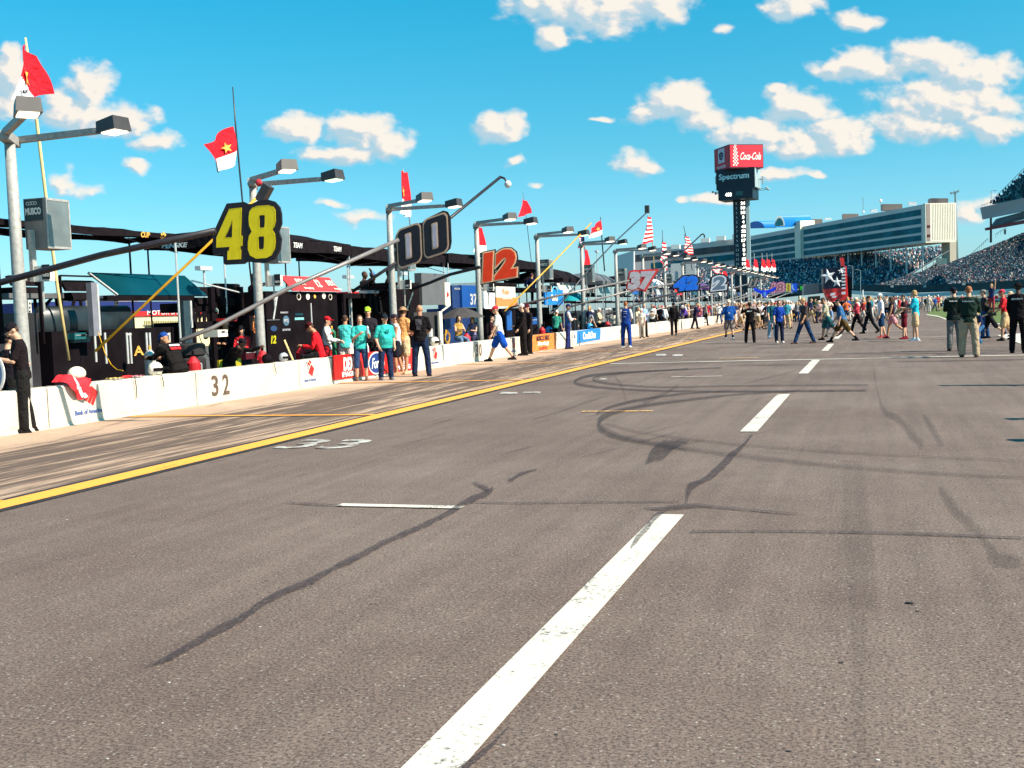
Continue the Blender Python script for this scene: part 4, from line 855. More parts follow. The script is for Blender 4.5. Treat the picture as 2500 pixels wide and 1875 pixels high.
def umbrella(label,u,v,X,r,h,m,zt=None,nm='umbrella'):
    p=AX(u,v,X); t=Thing(nm,label,'umbrella',(p.x,p.y,0),0); b=MB(); z=p.z
    b.grid(lambda a,c:(p.x+r*c*math.cos(a*2*math.pi),p.y+r*c*math.sin(a*2*math.pi),z-h*c**1.7-.03*r*c*abs(math.sin(a*4*2*math.pi))),32,6); t.w('umbrella_cover',b,m); b=MB(); b.tube([(p.x,p.y,0),(p.x,p.y,z)],.02,6); t.w('umbrella_pole',b,ALU)
    for k in range(8): 
        g=math.pi/4*k; b=MB(); b.tube([(p.x,p.y,z-.05),(p.x+r*math.cos(g),p.y+r*math.sin(g),z-h-.02)],.006,4); t.w('rib',b,K1)
    return t
umbrella('dark umbrella shading the seated crew member left of the blue wagon',1126,751,-13.9,.85,.35,mat('umbrella_grey',(.045,.038,.038),rough=.8))
umbrella('small turquoise umbrella right of the blue credit sign',1396,712,-14.5,.8,.45,paint('1a9aa8',.8)); umbrella('small orange umbrella right of the blue credit sign',1376,704,-15.5,.9,.5,paint('f09060',.8))
# ---- further stalls: wagons, canopies, cabinets in view order down the lane
cols=[K1,GRY,mat('wagon_dark_teal',(.01,.03,.04)),LG,K1,mat('wagon_brown',(.05,.03,.025)),NB,K1,GRY,LG,K1,GRY,WINE,K1]
nm_=['under the 37 board','beside the black seventh light pole','left of the blue 42 board','just below the blue 42 board','between the 42 and 2 boards','below the white 2 board','right of the white 2 board','left of the grey 11 board','under the grey 11 board','under the blue bull board','under the pink 18 board','under the yellow board','under the green board','at the far end of the pit lane']
cn=['black','grey','dark teal','pale grey','black','brown','navy blue','black','grey','pale grey','black','grey','wine red','black']
for i in range(14):
    y=52.5+8.2*i; t=Thing('pit_wagon','distant %s wagon with roof deck and chairs, %s'%(cn[i],nm_[i]),'pit wagon',(-15.2,y,0),0,'pit wagons far down the lane'); m=cols[i]
    b=MB(); b.b(-.6,.9,-1.9,1.9,0,1.45+.1*(i%3)); t.l('tool_chest',b,m)
    for yy in (-1.2,-.3,.6,1.4):
        b=MB(); b.b(.9,.92,yy,yy+.06,.2,1.3); t.l('drawer_trim',b,ALU)
    b=MB(); b.b(-.6,.9,-1.9,1.9,1.95,2.05); t.l('deck',b,K1)
    for k in range(3):
        b=MB(); b.b(-.1,.0,-1.4+k*1.1,-.8+k*1.1,2.35,2.85); t.l('backrest',b,K2); b=MB(); b.b(-.1,.4,-1.4+k*1.1,-.8+k*1.1,2.3,2.38); t.l('seat_pan',b,K2)
    for (x,yy) in ((.85,-1.85),(.85,1.85),(-.55,-1.85),(-.55,1.85)): b=MB(); b.tube([(x,yy,1.4),(x,yy,2.9)],.03,5); t.l('post',b,ALU if i%2 else K1)
    b=MB(); b.prism([(.9,-1.6,2.9),(.9,.6,2.9),(1.1,.6,2.45),(1.1,-1.6,2.45)],(-.04,0,0)); t.l('sign',b,[CR,TEAL,NB,LG,RD,TEAL,CR][i%7])
    if i<10:
        cm=[K2,GRY,K2,mat('canopy_white',(.6,.6,.6)),K2,mat('canopy_purple',(.10,.04,.14)),mat('canopy_purple',(.1,.04,.14)),K2,LG,K2][i]
        c=Thing('canopy','distant %s canopy %s'%(['black','grey','black','white','black','purple','purple','black','pale grey','black'][i],nm_[i]),'canopy',(-15.6,y+1,0),0,'canopies over the pit equipment')
        b=MB(); b.grid(lambda a,q:(1.5-3*q,-2.2+4.4*a,3.15+.55*(min(1,4*a*(1-a))*min(1,4*q*(1-q)))**.6),8,6)
        for (A,B) in (((1.5,-2.2),(1.5,2.2)),((1.5,-2.2),(-1.5,-2.2))): b.poly([(A[0],A[1],2.95),(B[0],B[1],2.95),(B[0],B[1],3.15),(A[0],A[1],3.15)])
        c.l('canopy_top',b,cm)
        for (x,yy) in ((1.45,-2.1),(1.45,2.1),(-1.45,-2.1),(-1.45,2.1)): b=MB(); b.tube([(x,yy,0),(x,yy,3.1)],.02,5); c.l('leg',b,ALU)
# ---- low equipment along the wall
def stack(label,x,y,n,hubm=M_YG):
    t=Thing('tyre_stack',label,'tyres',(x,y,0))
    for k in range(n):
        b=MB(); b.tube([(x,y,.02+.3*k),(x,y,.06+.3*k),(x,y,.26+.3*k),(x,y,.3+.3*k)],[.29,.34,.34,.29],18); ty=t.w('tyre',b,mat('tyre_rubber',(.014,.012,.013),rough=.8,var=.3))
        b=MB(); b.tube([(x,y,.3+.3*k),(x,y,.305+.3*k)],.2,14); t.w('rim',b,K1,ty)
stack('stack of racing tyres behind wall right of the black wagon chest',-13.7,20.0,4); stack('stack of racing tyres between the seated crewman and blue wagon',-13.6,33.0,3); stack('stack of racing tyres behind wall past the blue banner',-13.6,58,3)
def jug(label,x,y,z,m,r=.1,h=.35,nm='helmet',cat='helmet'):
    pass
def helmet(label,u,v,X,m,r=.14,cat='helmet',visor=K1):
    p=AX(u,v,X); p.z=max(p.z,WH+r*.8); t=Thing('helmet',label,cat,(p.x,p.y,WH)); b=MB(); b.ell(p,(r*.95,r*1.1,r),14,10); t.w('shell',b,m,smooth=True)
    b=MB(); b.grid(lambda a,c:(p.x+r*1.02*math.cos((a-.5)*2.2),p.y+r*1.15*math.sin((a-.5)*2.2),p.z+r*(-.25+.45*c)),10,3); t.w('visor',b,visor); return t
helmet('white cap with strap on top of the wall beside the crouching crewman in black',380,914,-12.8,CR); helmet('black helmet on the wall right of second light pole',652,878,-12.8,K1,.12); helmet('silver helmet on the wall left of the first red striped bank emblem',692,872,-12.8,LG,.11)
helmet('white helmet resting on the wall right of the man in black T-shirt',1061,838,-12.75,CR,.15); helmet('light blue helmet behind wall beside the green shirted man',1340,806,-12.9,paint('1a7fc0'),.16); helmet('bright blue helmet on top of the blue script banner',1440,802,-12.75,paint('35a8e0'),.16)
# red jacket and helmet draped over the wall
t=Thing('draped_jacket','red and white jacket draped over the wall above the bank lettering','jacket',tuple(on_wall(205,925)))
P=[on_wall(u,v) for u,v in ((150,930),(222,922),(241,952),(212,992))]; c0=on_wall(200,918)
b=MB()
def drape(a,c):
    y0=on_wall(150,920).y; y=y0+(on_wall(226,920).y-y0)*(.08+.84*a*(1-.25*c))+.16*c*c; z=WH+.10-.36*c*(.55+.45*math.sin(a*3.6+.2))
    x=WX+.02+.05*math.sin(a*9+c*2)*c+.03; 
    if c<.28: x=WX-.26+c*1.05; z=WH+.06+.16*math.sin(math.pi*min(1,a))*(.6+.4*math.sin(a*8))
    return (x,y,z)
b.grid(drape,22,14,lambda a,c:1 if abs(a-.42-.12*c)<.05 else 0); t.w('cloth',b,[cloth('e8303a',.95),M_WH],smooth=True)
b=MB(); p=on_wall(205,922); p.z=WH+.17; p.x-=.14; b.ell(p,(.14,.16,.12),14,9); t.w('helmet_shell',b,mat('helmet_cream',lin('e8ddc8',.9)),smooth=True)
for lab,u,v in (('yellow rag lying on the wall left of the white cap',291,921),('pink rag lying on the wall beside the white cap',343,918)):
    p=on_wall(u,v); b=MB(); b.grid(lambda a,c:(WX-.20+.2*c,p.y+.26*(a-.5),WH+.012+.03*abs(math.sin(a*8+c*5))),10,6); solo('rag',b,cloth('e8c878' if u<300 else 'd88a98',.9),lab,'rag',(WX-.1,p.y,WH),smooth=True)
for lab,u,v0,v1 in (('thin dark strap hanging down the wall under a red handle',326,920,972),('dark strap hanging from the white cap',392,915,945),('dark cord hanging down the wall right of the stencilled 32',667,885,912)):
    p=on_wall(u,v0); q=on_wall(u+6,v1); b=MB(); b.tube([(WX-.1,p.y,WH+.03),(WX+.025,p.y,WH),(WX+.02,p.y+.04,(WH+q.z)/2),(WX+.02,q.y,q.z)],.008,5); solo('strap',b,K1,lab,'strap',(WX,p.y,WH))
b=MB(); p=on_wall(318,918); b.ell((WX-.08,p.y,WH+.035),(.05,.16,.03),10,6); solo('red_handle',b,RED,'red tool handle lying on the wall','tool',(WX-.08,p.y,WH),smooth=True)
b=MB(); p=AX(1748/2.8,0,-13) ; 
t=Thing('caution_panel','yellow framed panel standing behind the wall left of second light pole','panel',tuple(AX(565,890,-13.2))); ab(t,'panel',535,877,589,899,-13.3,.05,mat('yellow_panel',lin('b8a820',.8)))
t=Thing('water_bottle','clear water bottle standing on the wall above the red banner','bottle',tuple(on_wall(910,856)))
p=on_wall(910,856); b=MB(); b.tube([(WX-.15,p.y,WH),(WX-.15,p.y,WH+.17),(WX-.15,p.y,WH+.2),(WX-.15,p.y,WH+.25)],[.035,.035,.014,.014],10); t.w('bottle_body',b,mat('bottle_clear',(.7,.72,.7),rough=.1)); 
# blue rimmed round board at the left edge
t=Thing('round_sign','large round slate blue board with pale rim cut off by the left edge','sign',tuple(AX(-8,1050,-11.9)))
c=AX(-40,912,-11.9); b=MB(); b.prism([(c.x+.36*math.cos(g),c.y,c.z+.36*math.sin(g)) for g in [2*math.pi*i/32 for i in range(32)]],(0,.02,0)); rm=t.w('rim',b,M_WPR)
b=MB(); b.prism([(c.x+.325*math.cos(g),c.y-.006,c.z+.325*math.sin(g)) for g in [2*math.pi*i/32 for i in range(32)]],(0,.004,0)); t.w('face',b,mat('slate_blue',lin('56749a',.8)))
b=MB(); b.tube([(c.x,c.y+.05,0),(c.x,c.y+.05,c.z-.3)],.03,8); t.w('stand',b,M_WPR)
# ================================================ MIDDLE DISTANCE LEFT: garage block, haulers
t=Thing('garage_building','long cream garage building with navy and red bands seen between the wagons','building',(-52,70,0))
ya,yb,z0,z1=yz(120,756,640,775,-46); b=MB(); b.b(-56,-46,ya,yb,0,z1-.1); t.w('wall',b,paint('f6dfae',.8))
b=MB(); b.b(-56.2,-45.95,ya,yb,z1-.1,z1+.55); t.w('navy_fascia',b,mat('navy_band',(.012,.02,.12))); b=MB(); b.b(-46.02,-45.9,ya,yb,z1-.42,z1-.1); t.w('red_stripe',b,RED)
b=MB(); b.b(-55,-50,AX(400,745,-46).y,AX(455,745,-46).y,z1+.5,z1+1.15); t.w('roof_unit',b,mat('roof_unit_grey',(.25,.2,.2)))
b=MB(); p=AX(425,764,-45.9); t.w('lettering',lettering('MOTOR SPEEDWAY',(-45.88,p.y,z1-.2),YP,ZP,w=6,h=.3,depth=.01,bold=.02),M_WPR)
t=Thing('picket_fence','cream picket fence in front of the garage building','fence',(-30,45,0))
for k in range(28): ab(t,'picket',355+k*4.2,783,357+k*4.2,812,-27,.05,mat('picket_cream',lin('d8c890',.8)),floor=True)
ab(t,'rail',350,792,470,795,-26.95,.05,mat('picket_dark',(.05,.04,.03)))
for lab,u0,u1,v,m in (('maroon hauler trailer roof beyond the first wagon',140,250,764,WINE),('navy hauler beyond the white perforated posts',185,300,771,mat('hauler_navy',(.01,.02,.09))),('red shipping container beyond the third wagon',855,880,712,RED),('blue hauler behind the spectators on the wagon deck',836,960,727,NB),('pale hauler far behind the orange umbrella',1180,1240,690,M_WPR)):
    y0,y1,z0,z1=yz(u0,v,u1,v+10,-32); t=Thing('hauler_trailer',lab,'trailer',(-33,(y0+y1)/2,0),0,'hauler trailers in the paddock'); b=MB(); b.b(-35,-32,y0,y1,1.1,max(z1,2.2)); t.w('trailer_body',b,m)
    for yy in (y0+.3*(y1-y0),y0+.75*(y1-y0)):
        b=MB(); b.tube([(-32.2,yy,.5),(-31.9,yy,.5)],.5,14); t.w('wheel',b,K1)
    b=MB(); b.b(-34.8,-32.2,y0,y1,.8,1.1); t.w('chassis',b,K1)
for lab,u,v0 in (('slim mast with aerial beyond the white team canopy',497,650),('slim double light mast beyond the red sign',850,672),('slim lattice aerial between the 12 and 37 boards',1457,612),('tall aerial mast left of the hauler',984,665),('short roof aerial above the garage building',427,715)):
    p=AX(u,v0,-60); b=MB(); b.tube([(p.x,p.y,0),(p.x,p.y,p.z)],.10,6); t=Thing('light_mast',lab,'mast',(p.x,p.y,0)); t.w('mast_pole',b,LG); b=MB(); b.b(p.x-.3,p.x+.3,p.y-1,p.y+1,p.z-.4,p.z); t.w('mast_head',b,LG)

# ---- loose kit between the wagons and the wall
random.seed(11)
FC=paint('c81e28',.8)
def fuel_can(lab,x,y,m,z=0.):
    t=Thing('fuel_can',lab,'fuel can',(x,y,z),random.uniform(0,3),'fuel cans kept behind the wall'); b=MB(); b.tube([(0,0,0),(0,0,.02),(0,0,.55),(0,0,.62),(0,0,.68)],[.13,.14,.14,.09,.045],14); t.l('can_body',b,m,smooth=False)
    b=MB(); b.tube([(.13,0,.3),(.22,0,.34),(.22,0,.52),(.12,0,.55)],.016,6); t.l('handle',b,ALU); b=MB(); b.tube([(0,0,.68),(0,0,.8)],.03,8); t.l('spout',b,K1)
for lab,u in (('red fuel can behind wall right of the crouching crewman in black',470),('red fuel can under the second light pole',640),('red fuel can left of the red jacketed crewman',735),('red fuel can behind the red banner',905),('red fuel can below the dark umbrella',1140),('red fuel can behind the orange banner',1325),('red fuel can past the blue banner',1485)):
    p=AX(u,850,-13.35); fuel_can(lab,-13.35,p.y,FC,.25)
def coil(lab,u,v,X,m,r=.28):
    p=AX(u,v,X); t=Thing('hose_coil',lab,'hose',(X,p.y,p.z)); b=MB(); P=[]
    for k in range(60): g=k*.42; rr_=r*(1+.12*math.sin(k*1.7)); P.append((.02*math.sin(k),rr_*math.cos(g),rr_*math.sin(g)+.02*k/10))
    b.tube(P,.010,5); t.l('hose_loops',b,m)
coil('orange air hose coil hanging on the frame left of the second pole',628,800,-14.2,ORG,.2); coil('white cable coil hung beside the dark grey panel',1022,800,-13.95,CR,.2); coil('yellow air hose coil on wall side right of the white tent leg',1092,828,-13.6,M_YP,.2)
def case(lab,u0,v0,u1,v1,X,m,nm='tool_box'):
    y0,y1,z0,z1=yz(u0,v0,u1,v1,X); t=Thing(nm,lab,'tool box',(X,(y0+y1)/2,0),0,'tool boxes and screens on the wagons'); b=MB(); b.b(X-.4,X,y0,y1,z0,z1); t.w('case_body',b,m)
    b=MB(); b.b(X,X+.012,y0+.02,y1-.02,z0+(z1-z0)*.6,z0+(z1-z0)*.68); t.w('trim',b,ALU); b=MB(); b.b(X,X+.02,(y0+y1)/2-.06,(y0+y1)/2+.06,z1-.06,z1-.03); t.w('handle',b,K1)
case('dark teal monitor screen in the middle of the first black wagon',182,812,222,828,-14.4,mat('screen_teal',(.01,.09,.10),rough=.2)); case('small red tool case on the second wagon deck',560,776,580,784,-14.6,RED); case('white cooler box on the frame behind the grey boom',532,805,556,822,-14.4,CR)
case('grey steel case behind the seated crewman in black',428,838,452,862,-14.1,GRY); case('wine red tool case behind the crewman in red shirt',600,850,640,876,-13.9,WINE); case('pale case on the deck left of the third pole',905,709,925,716,-14.7,LG); case('blue cooler on the wagon below the orange sign',1292,775,1312,792,-14.2,NB); case('white case stacked past the blue banner',1500,770,1516,790,-14.2,CR); case('silver cooler left of the 37 board pole',1478,752,1494,766,-14.6,LG)
for lab,u,v0,v1,X in (('chrome air bottle behind the white cap on the wall',368,850,905,-13.6),('green air bottle under the red sign wagon',812,800,862,-13.7),('white air bottle in front of the dark grey panel',1050,795,842,-13.7)):
    p=AX(u,v1,X); q=AX(u,v0,X); m=mat('bottle_green',(.02,.16,.07)) if 'green' in lab else ALU; t=Thing('air_bottle',lab,'gas bottle',(p.x,p.y,0)); b=MB(); b.tube([(p.x,p.y,0),(p.x,p.y,q.z-.12),(p.x,p.y,q.z-.03)],[.11,.11,.04],12); t.w('cylinder',b,m); b=MB(); b.tube([(p.x,p.y,q.z-.03),(p.x,p.y,q.z+.05)],.03,8); t.w('valve',b,M_GOLD)
for k,(u0,v0,u1,v1,X0,X1) in enumerate(((240,812,300,905,-14.1,-12.9),(470,760,520,880,-14.3,-13.2),(640,780,628,880,-14.2,-13.2),(836,740,850,850,-14.3,-13.2),(980,770,960,860,-14.2,-13.3))):
    A=AX(u0,v0,X0); B=AX(u1,v1,X1); M_=(A+B)/2-ZP*.25; b=MB(); b.tube([A,A.lerp(M_,.5)-ZP*.08,M_,M_.lerp(B,.5)-ZP*.04,B],.009,5)
    solo('air_hose',b,[M_YP,K1,RED,K1,M_YP][k],['yellow air hose drooping from the first wagon','black air hose drooping from the two seat wagon','red air hose beside the second light pole','black air hose at the right side of the red sign wagon','yellow air hose beside the tall black cabinet'][k],'hose',tuple(A))
# ================================================ SCORING TOWER (about 265 m away)
TD=266.
TN=mat('tower_navy',(.006,.018,.032),rough=.45,var=.08); TR=mat('tower_red',lin('f02438',.95),rough=.5,var=.03); TRD=mat('tower_maroon_frame',(.10,.01,.03)); TW=paint('f6f0ea',.9)
TG=mat('tower_steel',(.20,.28,.30),rough=.5); LED=mat('led_digits',(.95,.9,.75),emit=1.3); LEDD=mat('tower_dim_digits',(.35,.42,.45)); SIL=mat('silver_panel',(.45,.5,.5),rough=.3,metal=.3)
tc0=AD(1808,735,TD); sc=TD/FX
t=Thing('scoring_tower','tall scoring tower with red drinks sign on top and columns of lit numbers','scoring tower',(tc0.x,tc0.y,0))
vd=Vector((tc0.x,tc0.y,0)).normalized(); rt0=Vector((vd.y,-vd.x,0))
def fr(ang):   # box axes: right and depth directions turned by ang about z from the line of sight
    c,s=math.cos(ang),math.sin(ang); r=rt0*c+vd*s; d=vd*c-rt0*s; return r,d
def zat(v,u=1808): return AD(u,v,TD).z
def tbox(nm,uc,v0,v1,w,dp,ang,m,par=None,skew=None):
    c=AD(uc,(v0+v1)/2,TD); c=Vector((c.x,c.y,0)); r,d=fr(ang); z0=zat(v1,uc); z1=zat(v0,uc); b=MB()
    b.prism([c+r*(-w/2)-d*dp/2+ZP*z0,c+r*(w/2)-d*dp/2+ZP*z0,c+r*(w/2)+d*dp/2+ZP*z0,c-r*(w/2)+d*dp/2+ZP*z0],ZP*(z1-z0))
    o=t.w(nm,b,m,par); return o,c,r,d,z0,z1
def face_text(par,c,r,d,dp,body,x,z,w,h,m,bold=.03,shear=0,nm='lettering',lift=.06):
    t.w(nm,lettering(body,c-d*(dp/2+lift)+r*x+ZP*z,r,ZP,w=w,h=h,depth=.06,bold=bold,shear=shear),m,par)
# shaft with place numbers and car numbers
o,c,r,d,z0,z1=tbox('shaft',1809,488,737,3.0,1.0,rad(-14),TN)
n=17; vals=['24','10','18','3','4','41','22','19','17','8','1','9','88','19','48','20']
for k in range(16):
    z=zat(497+k*11.35); face_text(o,c,r,d,1.,str(k+1),-.72,z,.36 if k<9 else .62,.62,LEDD,nm='place_number')
    face_text(o,c,r,d,1.,vals[k],.85,z,.5*len(vals[k]),.74,LED,nm='lit_number',bold=.05)
b=MB(); b.prism([c+r*1.5-d*.5+ZP*.0,c+r*2.2-d*.2,c+r*2.2+d*.5,c+r*1.5+d*.5],ZP*(z1)); t.w('ladder_side',b,TG,o)
o,c,r,d,z0,z1=tbox('clock_block',1803,462,489,8.0,6.4,rad(-13),TN)
face_text(o,c,r,d,6.4,'400',-1.6,(z0+z1)/2-.1,1.5,.9,LED,nm='lit_number'); 
b=MB(); q=c-d*3.27+r*.9+ZP*((z0+z1)/2); b.prism([q-r*.8-ZP*.5,q+r*.8-ZP*.5,q+r*.8+ZP*.5,q-r*.8+ZP*.5],-d*.04); t.w('clock_panel',b,mat('led_teal_off',(.02,.10,.11)),o)
o,c,r,d,z0,z1=tbox('middle_sign',1802,414,464,8.9,6.0,rad(-13),TN)
face_text(o,c,r,d,6.,'Spectrum',-.3,(z0+z1)/2+.4,7.0,1.75,mat('sign_pale_blue',lin('bfe8f0',.9)),bold=.03)
b=MB(); b.prism([c+r*4.5-d*2.9+ZP*(z0+.2),c+r*4.5+d*2.9+ZP*(z0+.2),c+r*4.5+d*2.9+ZP*(z1-.2),c+r*4.5-d*2.9+ZP*(z1-.2)],r*.06); t.w('silver_side',b,SIL,o)
o,c,r,d,z0,z1=tbox('top_sign',1803,359,416,8.4,8.4,rad(25),TRD)
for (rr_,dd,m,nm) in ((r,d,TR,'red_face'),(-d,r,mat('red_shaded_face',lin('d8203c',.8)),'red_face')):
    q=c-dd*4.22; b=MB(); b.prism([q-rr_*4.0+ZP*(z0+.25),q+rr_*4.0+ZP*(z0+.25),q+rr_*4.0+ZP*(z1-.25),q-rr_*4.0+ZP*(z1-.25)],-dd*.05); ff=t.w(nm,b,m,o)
    if dd is d:
        t.w('lettering',lettering('Coca-Cola',q-dd*.08+rr_*1.0+ZP*((z0+z1)/2+.0),rr_,ZP,w=5.2,h=1.7,depth=.05,bold=.02,shear=.5),TW,ff)
        b=MB()
        for i in range(4):
            for j in range(12):
                if (i+j)%2==0:
                    wd=.33 if j<6 else (.33-.03*(j-5)); x=-2.9+(i-1.5)*wd; z=z0+.5+j*.40; p=q-dd*.09+rr_*x+ZP*z; b.prism([p,p+rr_*wd,p+rr_*wd+ZP*.40,p+ZP*.40],-dd*.02)
        t.w('chequer_pattern',b,TW,ff)
    else:
        b=MB(); p=q-dd*.08+ZP*((z0+z1)/2+.6); b.prism([p-rr_*1.8-ZP*1.6,p+rr_*1.8-ZP*1.6,p+rr_*1.8+ZP*1.7,p-rr_*1.8+ZP*1.7],-dd*.03); pl=t.w('white_plate',b,mat('plate_lilac',(.55,.5,.6)),ff)
        for (ax,az) in ((1.0,.85),(.35,.85),(1.0,.35)):
            b=MB(); b.tube([p-dd*.06+rr_*ax*math.cos(g)+ZP*(az*math.sin(g)+(0 if az>.5 else .35)) for g in [math.pi*2*k/20 for k in range(21)]],.10,4); t.w('ring_emblem',b,TN,pl)
        t.w('lettering',lettering('TOYOTA',q-dd*.09+ZP*(z0+.75),rr_,ZP,w=5.,h=.7,depth=.05,bold=.05),mat('lettering_pink',(.8,.5,.55)),ff)
for (u,v,du) in ((1757,437,-9),(1853,437,9)):
    a=AD(u,v,TD); e=AD(u+du,v+2,TD); b=MB(); b.tube([a,e],.12,5); ar=t.w('aerial_arm',b,TG); b=MB(); b.b(e.x-.15,e.x+.15,e.y-.2,e.y+.2,e.z-1.,e.z+.8); t.w('aerial',b,SIL,ar)
for (u,v,u2,v2) in ((1762,470,1740,469),(1762,473,1747,473),(1851,462,1872,458),(1851,465,1876,462)):
    b=MB(); e=AD(u2,v2,TD); b.tube([AD(u,v,TD),e],.08,5); ar=t.w('floodlight_arm',b,TG); b=MB(); b.ell(e,.28,7,5); t.w('floodlight',b,SIL,ar)
# ================================================ TRACKSIDE BUILDING (condominiums)
GLS=mat('blue_green_glazing',(.015,.135,.175),rough=.6,var=.3,vs=.12,spec=.08); SPN=mat('spandrel_grey',(.60,.55,.54),rough=.6,var=.06,vs=.1); CRM=mat('cream_cladding',(.78,.70,.58),rough=.6,var=.05,vs=.2)
R0=Vector((20.,492.,0)); Ld=Vector((-67,119,0)).normalized(); Nd=Vector((Ld.y,-Ld.x,0)); Nd=Nd if Nd.y<0 else -Nd   # Nd points to the camera side
zt,zb=39.9,24.0
b_=Thing('trackside_building','long grey trackside building with blue green window bands on stilts over the stands','building',(R0.x,R0.y,0))
def fseg(nm,s0,s1,za,zc,m,par=None,o=0.,th=1.,R=R0,L=Ld):
    b=MB(); p=R+L*s0-Nd*o*-1; b.prism([R+L*s0+Nd*o+ZP*za,R+L*s1+Nd*o+ZP*za,R+L*s1+Nd*o+ZP*zc,R+L*s0+Nd*o+ZP*zc],-Nd*th); return b_.w(nm,b,m,par)
def s_at(u):   # distance along facade seen at photo column u
    r=ray(u,640); k=r.x/r.y; return (R0.x-k*R0.y)/(k*Ld.y-Ld.x)
sE=s_at(1962); sE2=s_at(1948); sC=s_at(1822); sW=s_at(1800); sWW=s_at(1548)
Hh=zt-zb; wy=[(.73,.885),(.51,.655),(.28,.43),(.07,.215)]
body=fseg('facade',0,sC,zb,zt,SPN,None,0,14)
for k,(a,c) in enumerate(wy):
    w=fseg('window_band',1.5,sE-.5,zb+Hh*a,zb+Hh*c,GLS,body,.06,.05)
    w=fseg('window_band',sE2+.5,sC,zb+Hh*a-.4,zb+Hh*c-.4,GLS,body,.06,.05)
    nb=int((sE-2)/5.2)
    b=MB()
    for q in range(nb): x=1.5+q*5.2; b.prism([R0+Ld*x+Nd*.12+ZP*(zb+Hh*a),R0+Ld*(x+.10)+Nd*.12+ZP*(zb+Hh*a),R0+Ld*(x+.10)+Nd*.12+ZP*(zb+Hh*c),R0+Ld*x+Nd*.12+ZP*(zb+Hh*c)],-Nd*.04)
    b_.w('window_mullions',b,mat('mullion_dark_teal',(.0,.035,.055)),w)
fseg('stair_tower',sE,sE2,zb-1.,zt+3.,CRM,None,1.5,8)
pp=R0+Ld*((sE+sE2)/2)+Nd*1.; b=MB(); b.tube([pp,pp+ZP*(zb-1)],.7,6); b_.w('column',b,CRM)
# end wall facing the afternoon sun
Ed=-Nd*-1
eb=MB(); e0=R0-Ld*.0; e1=R0-Ld*2.2; 
eb.prism([e0+Nd*.3+ZP*zb,e1+Nd*.3+ZP*zb,e1+Nd*.3+ZP*(zt+.2),e0+Nd*.3+ZP*(zt+.2)],-Nd*14); b_.w('corner_pier',eb,CRM)
E0=R0-Ld*2.2+Nd*.3; E1=E0-Nd*14; dirE=(E1-E0).normalized()
perp=-Ld
eb=MB(); eb.prism([E0+ZP*(zb+.5),E1+ZP*(zb+.5),E1+ZP*(zt+.2),E0+ZP*(zt+.2)],perp*.1); ew=b_.w('end_wall',eb,CRM)
eb=MB()
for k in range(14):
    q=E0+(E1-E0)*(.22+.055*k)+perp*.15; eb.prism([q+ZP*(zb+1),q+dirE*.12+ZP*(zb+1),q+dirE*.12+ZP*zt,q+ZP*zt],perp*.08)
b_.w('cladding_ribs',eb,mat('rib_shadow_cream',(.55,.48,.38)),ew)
eb=MB(); q=E0+(E1-E0)*.03+perp*.12; q2=E0+(E1-E0)*.15+perp*.12; eb.prism([q+ZP*(zb+.8),q2+ZP*(zb+.8),q2+ZP*zt,q+ZP*zt],perp*.1); st=b_.w('stair_strip',eb,mat('stair_strip_brown',(.26,.20,.18)),ew)
for f in (.14,.38): 
    eb=MB(); q=E0+(E1-E0)*.04+perp*.25; q2=E0+(E1-E0)*.14+perp*.25; z=zb+Hh*f; eb.prism([q+ZP*z,q2+ZP*z,q2+ZP*(z+1.1),q+ZP*(z+1.1)],perp*.05); b_.w('window',eb,WINE,st)
eb=MB(); eb.prism([E1-dirE*3+ZP*6,E1+ZP*5,E1+ZP*zb,E1-dirE*3+ZP*zb],Ld*6); b_.w('rear_leg',eb,mat('cladding_tan',(.4,.34,.27)))
for q in range(19):
    x=3+q*12.6
    if x<sC: 
        eb=MB(); p=R0+Ld*x-Nd*1.5; eb.tube([p+ZP*6,p+ZP*zb],.42,6); b_.w('column',eb,SPN)
# roof plant
rp=Thing('roof_plant','brown plant room on the right end of the building roof','roof unit',(R0.x,R0.y,zt)); 
def rbox(t,nm,u0,v0,u1,v1,m,D,th=6,par=None):
    P=[AD(u,v,D) for u,v in ((u0,v1),(u1,v1),(u1,v0),(u0,v0))]; b=MB(); b.prism(P,vd*th); return t.w(nm,b,m,par)
BRN=mat('plant_brown',(.25,.19,.16)); rbox(rp,'plant_wall',2271,484,2315,500,BRN,503)
b=MB(); p=AD(2282,492,502); b.b(p.x-1.2,p.x+1.2,p.y-.2,p.y+.2,p.z-1,p.z+1.1); rp.w('louvre',b,mat('plant_brown_dark',(.12,.09,.09)))
for lab,u0,v0,u1,v1,D in (('low brown plant room with vents mid roof',2154,498,2203,513,525),('small brown plant unit left on the roof',2058,522,2096,536,565),('long tan parapet unit beside the cream stair tower',1958,535,2008,547,600),('white floodlights on the roof edge near its right end',2218,493,2238,500,515),('white floodlights on the roof left of the aerial',2126,511,2142,517,540),('white floodlights on the roof beside the tan parapet',2014,532,2030,536,585)):
    wt='white' in lab; tt=Thing('roof_lights' if wt else 'roof_unit',lab,'floodlight' if wt else 'roof unit',tuple(AD(u0,v1,D))); rbox(tt,'lamp_bank' if wt else 'unit_wall',u0,v0,u1,v1,TW if wt else BRN,D,2 if wt else 5)
for lab,u,v0,v1,dish in (('tall thin aerial with small dish on the roof',2108,481,521,False),('white ball on a thin mast above the roof',2151,490,515,True)):
    a=AD(u,v1,540); e=AD(u-1,v0,540); tt=Thing('roof_aerial',lab,'aerial',tuple(a)); b=MB(); b.tube([a,e],.14,5); tt.w('mast_pole',b,TG); b=MB(); b.ell(e if dish else AD(u,v1-4,540),.75 if dish else .5,8,6); tt.w('ball' if dish else 'dish',b,TW)
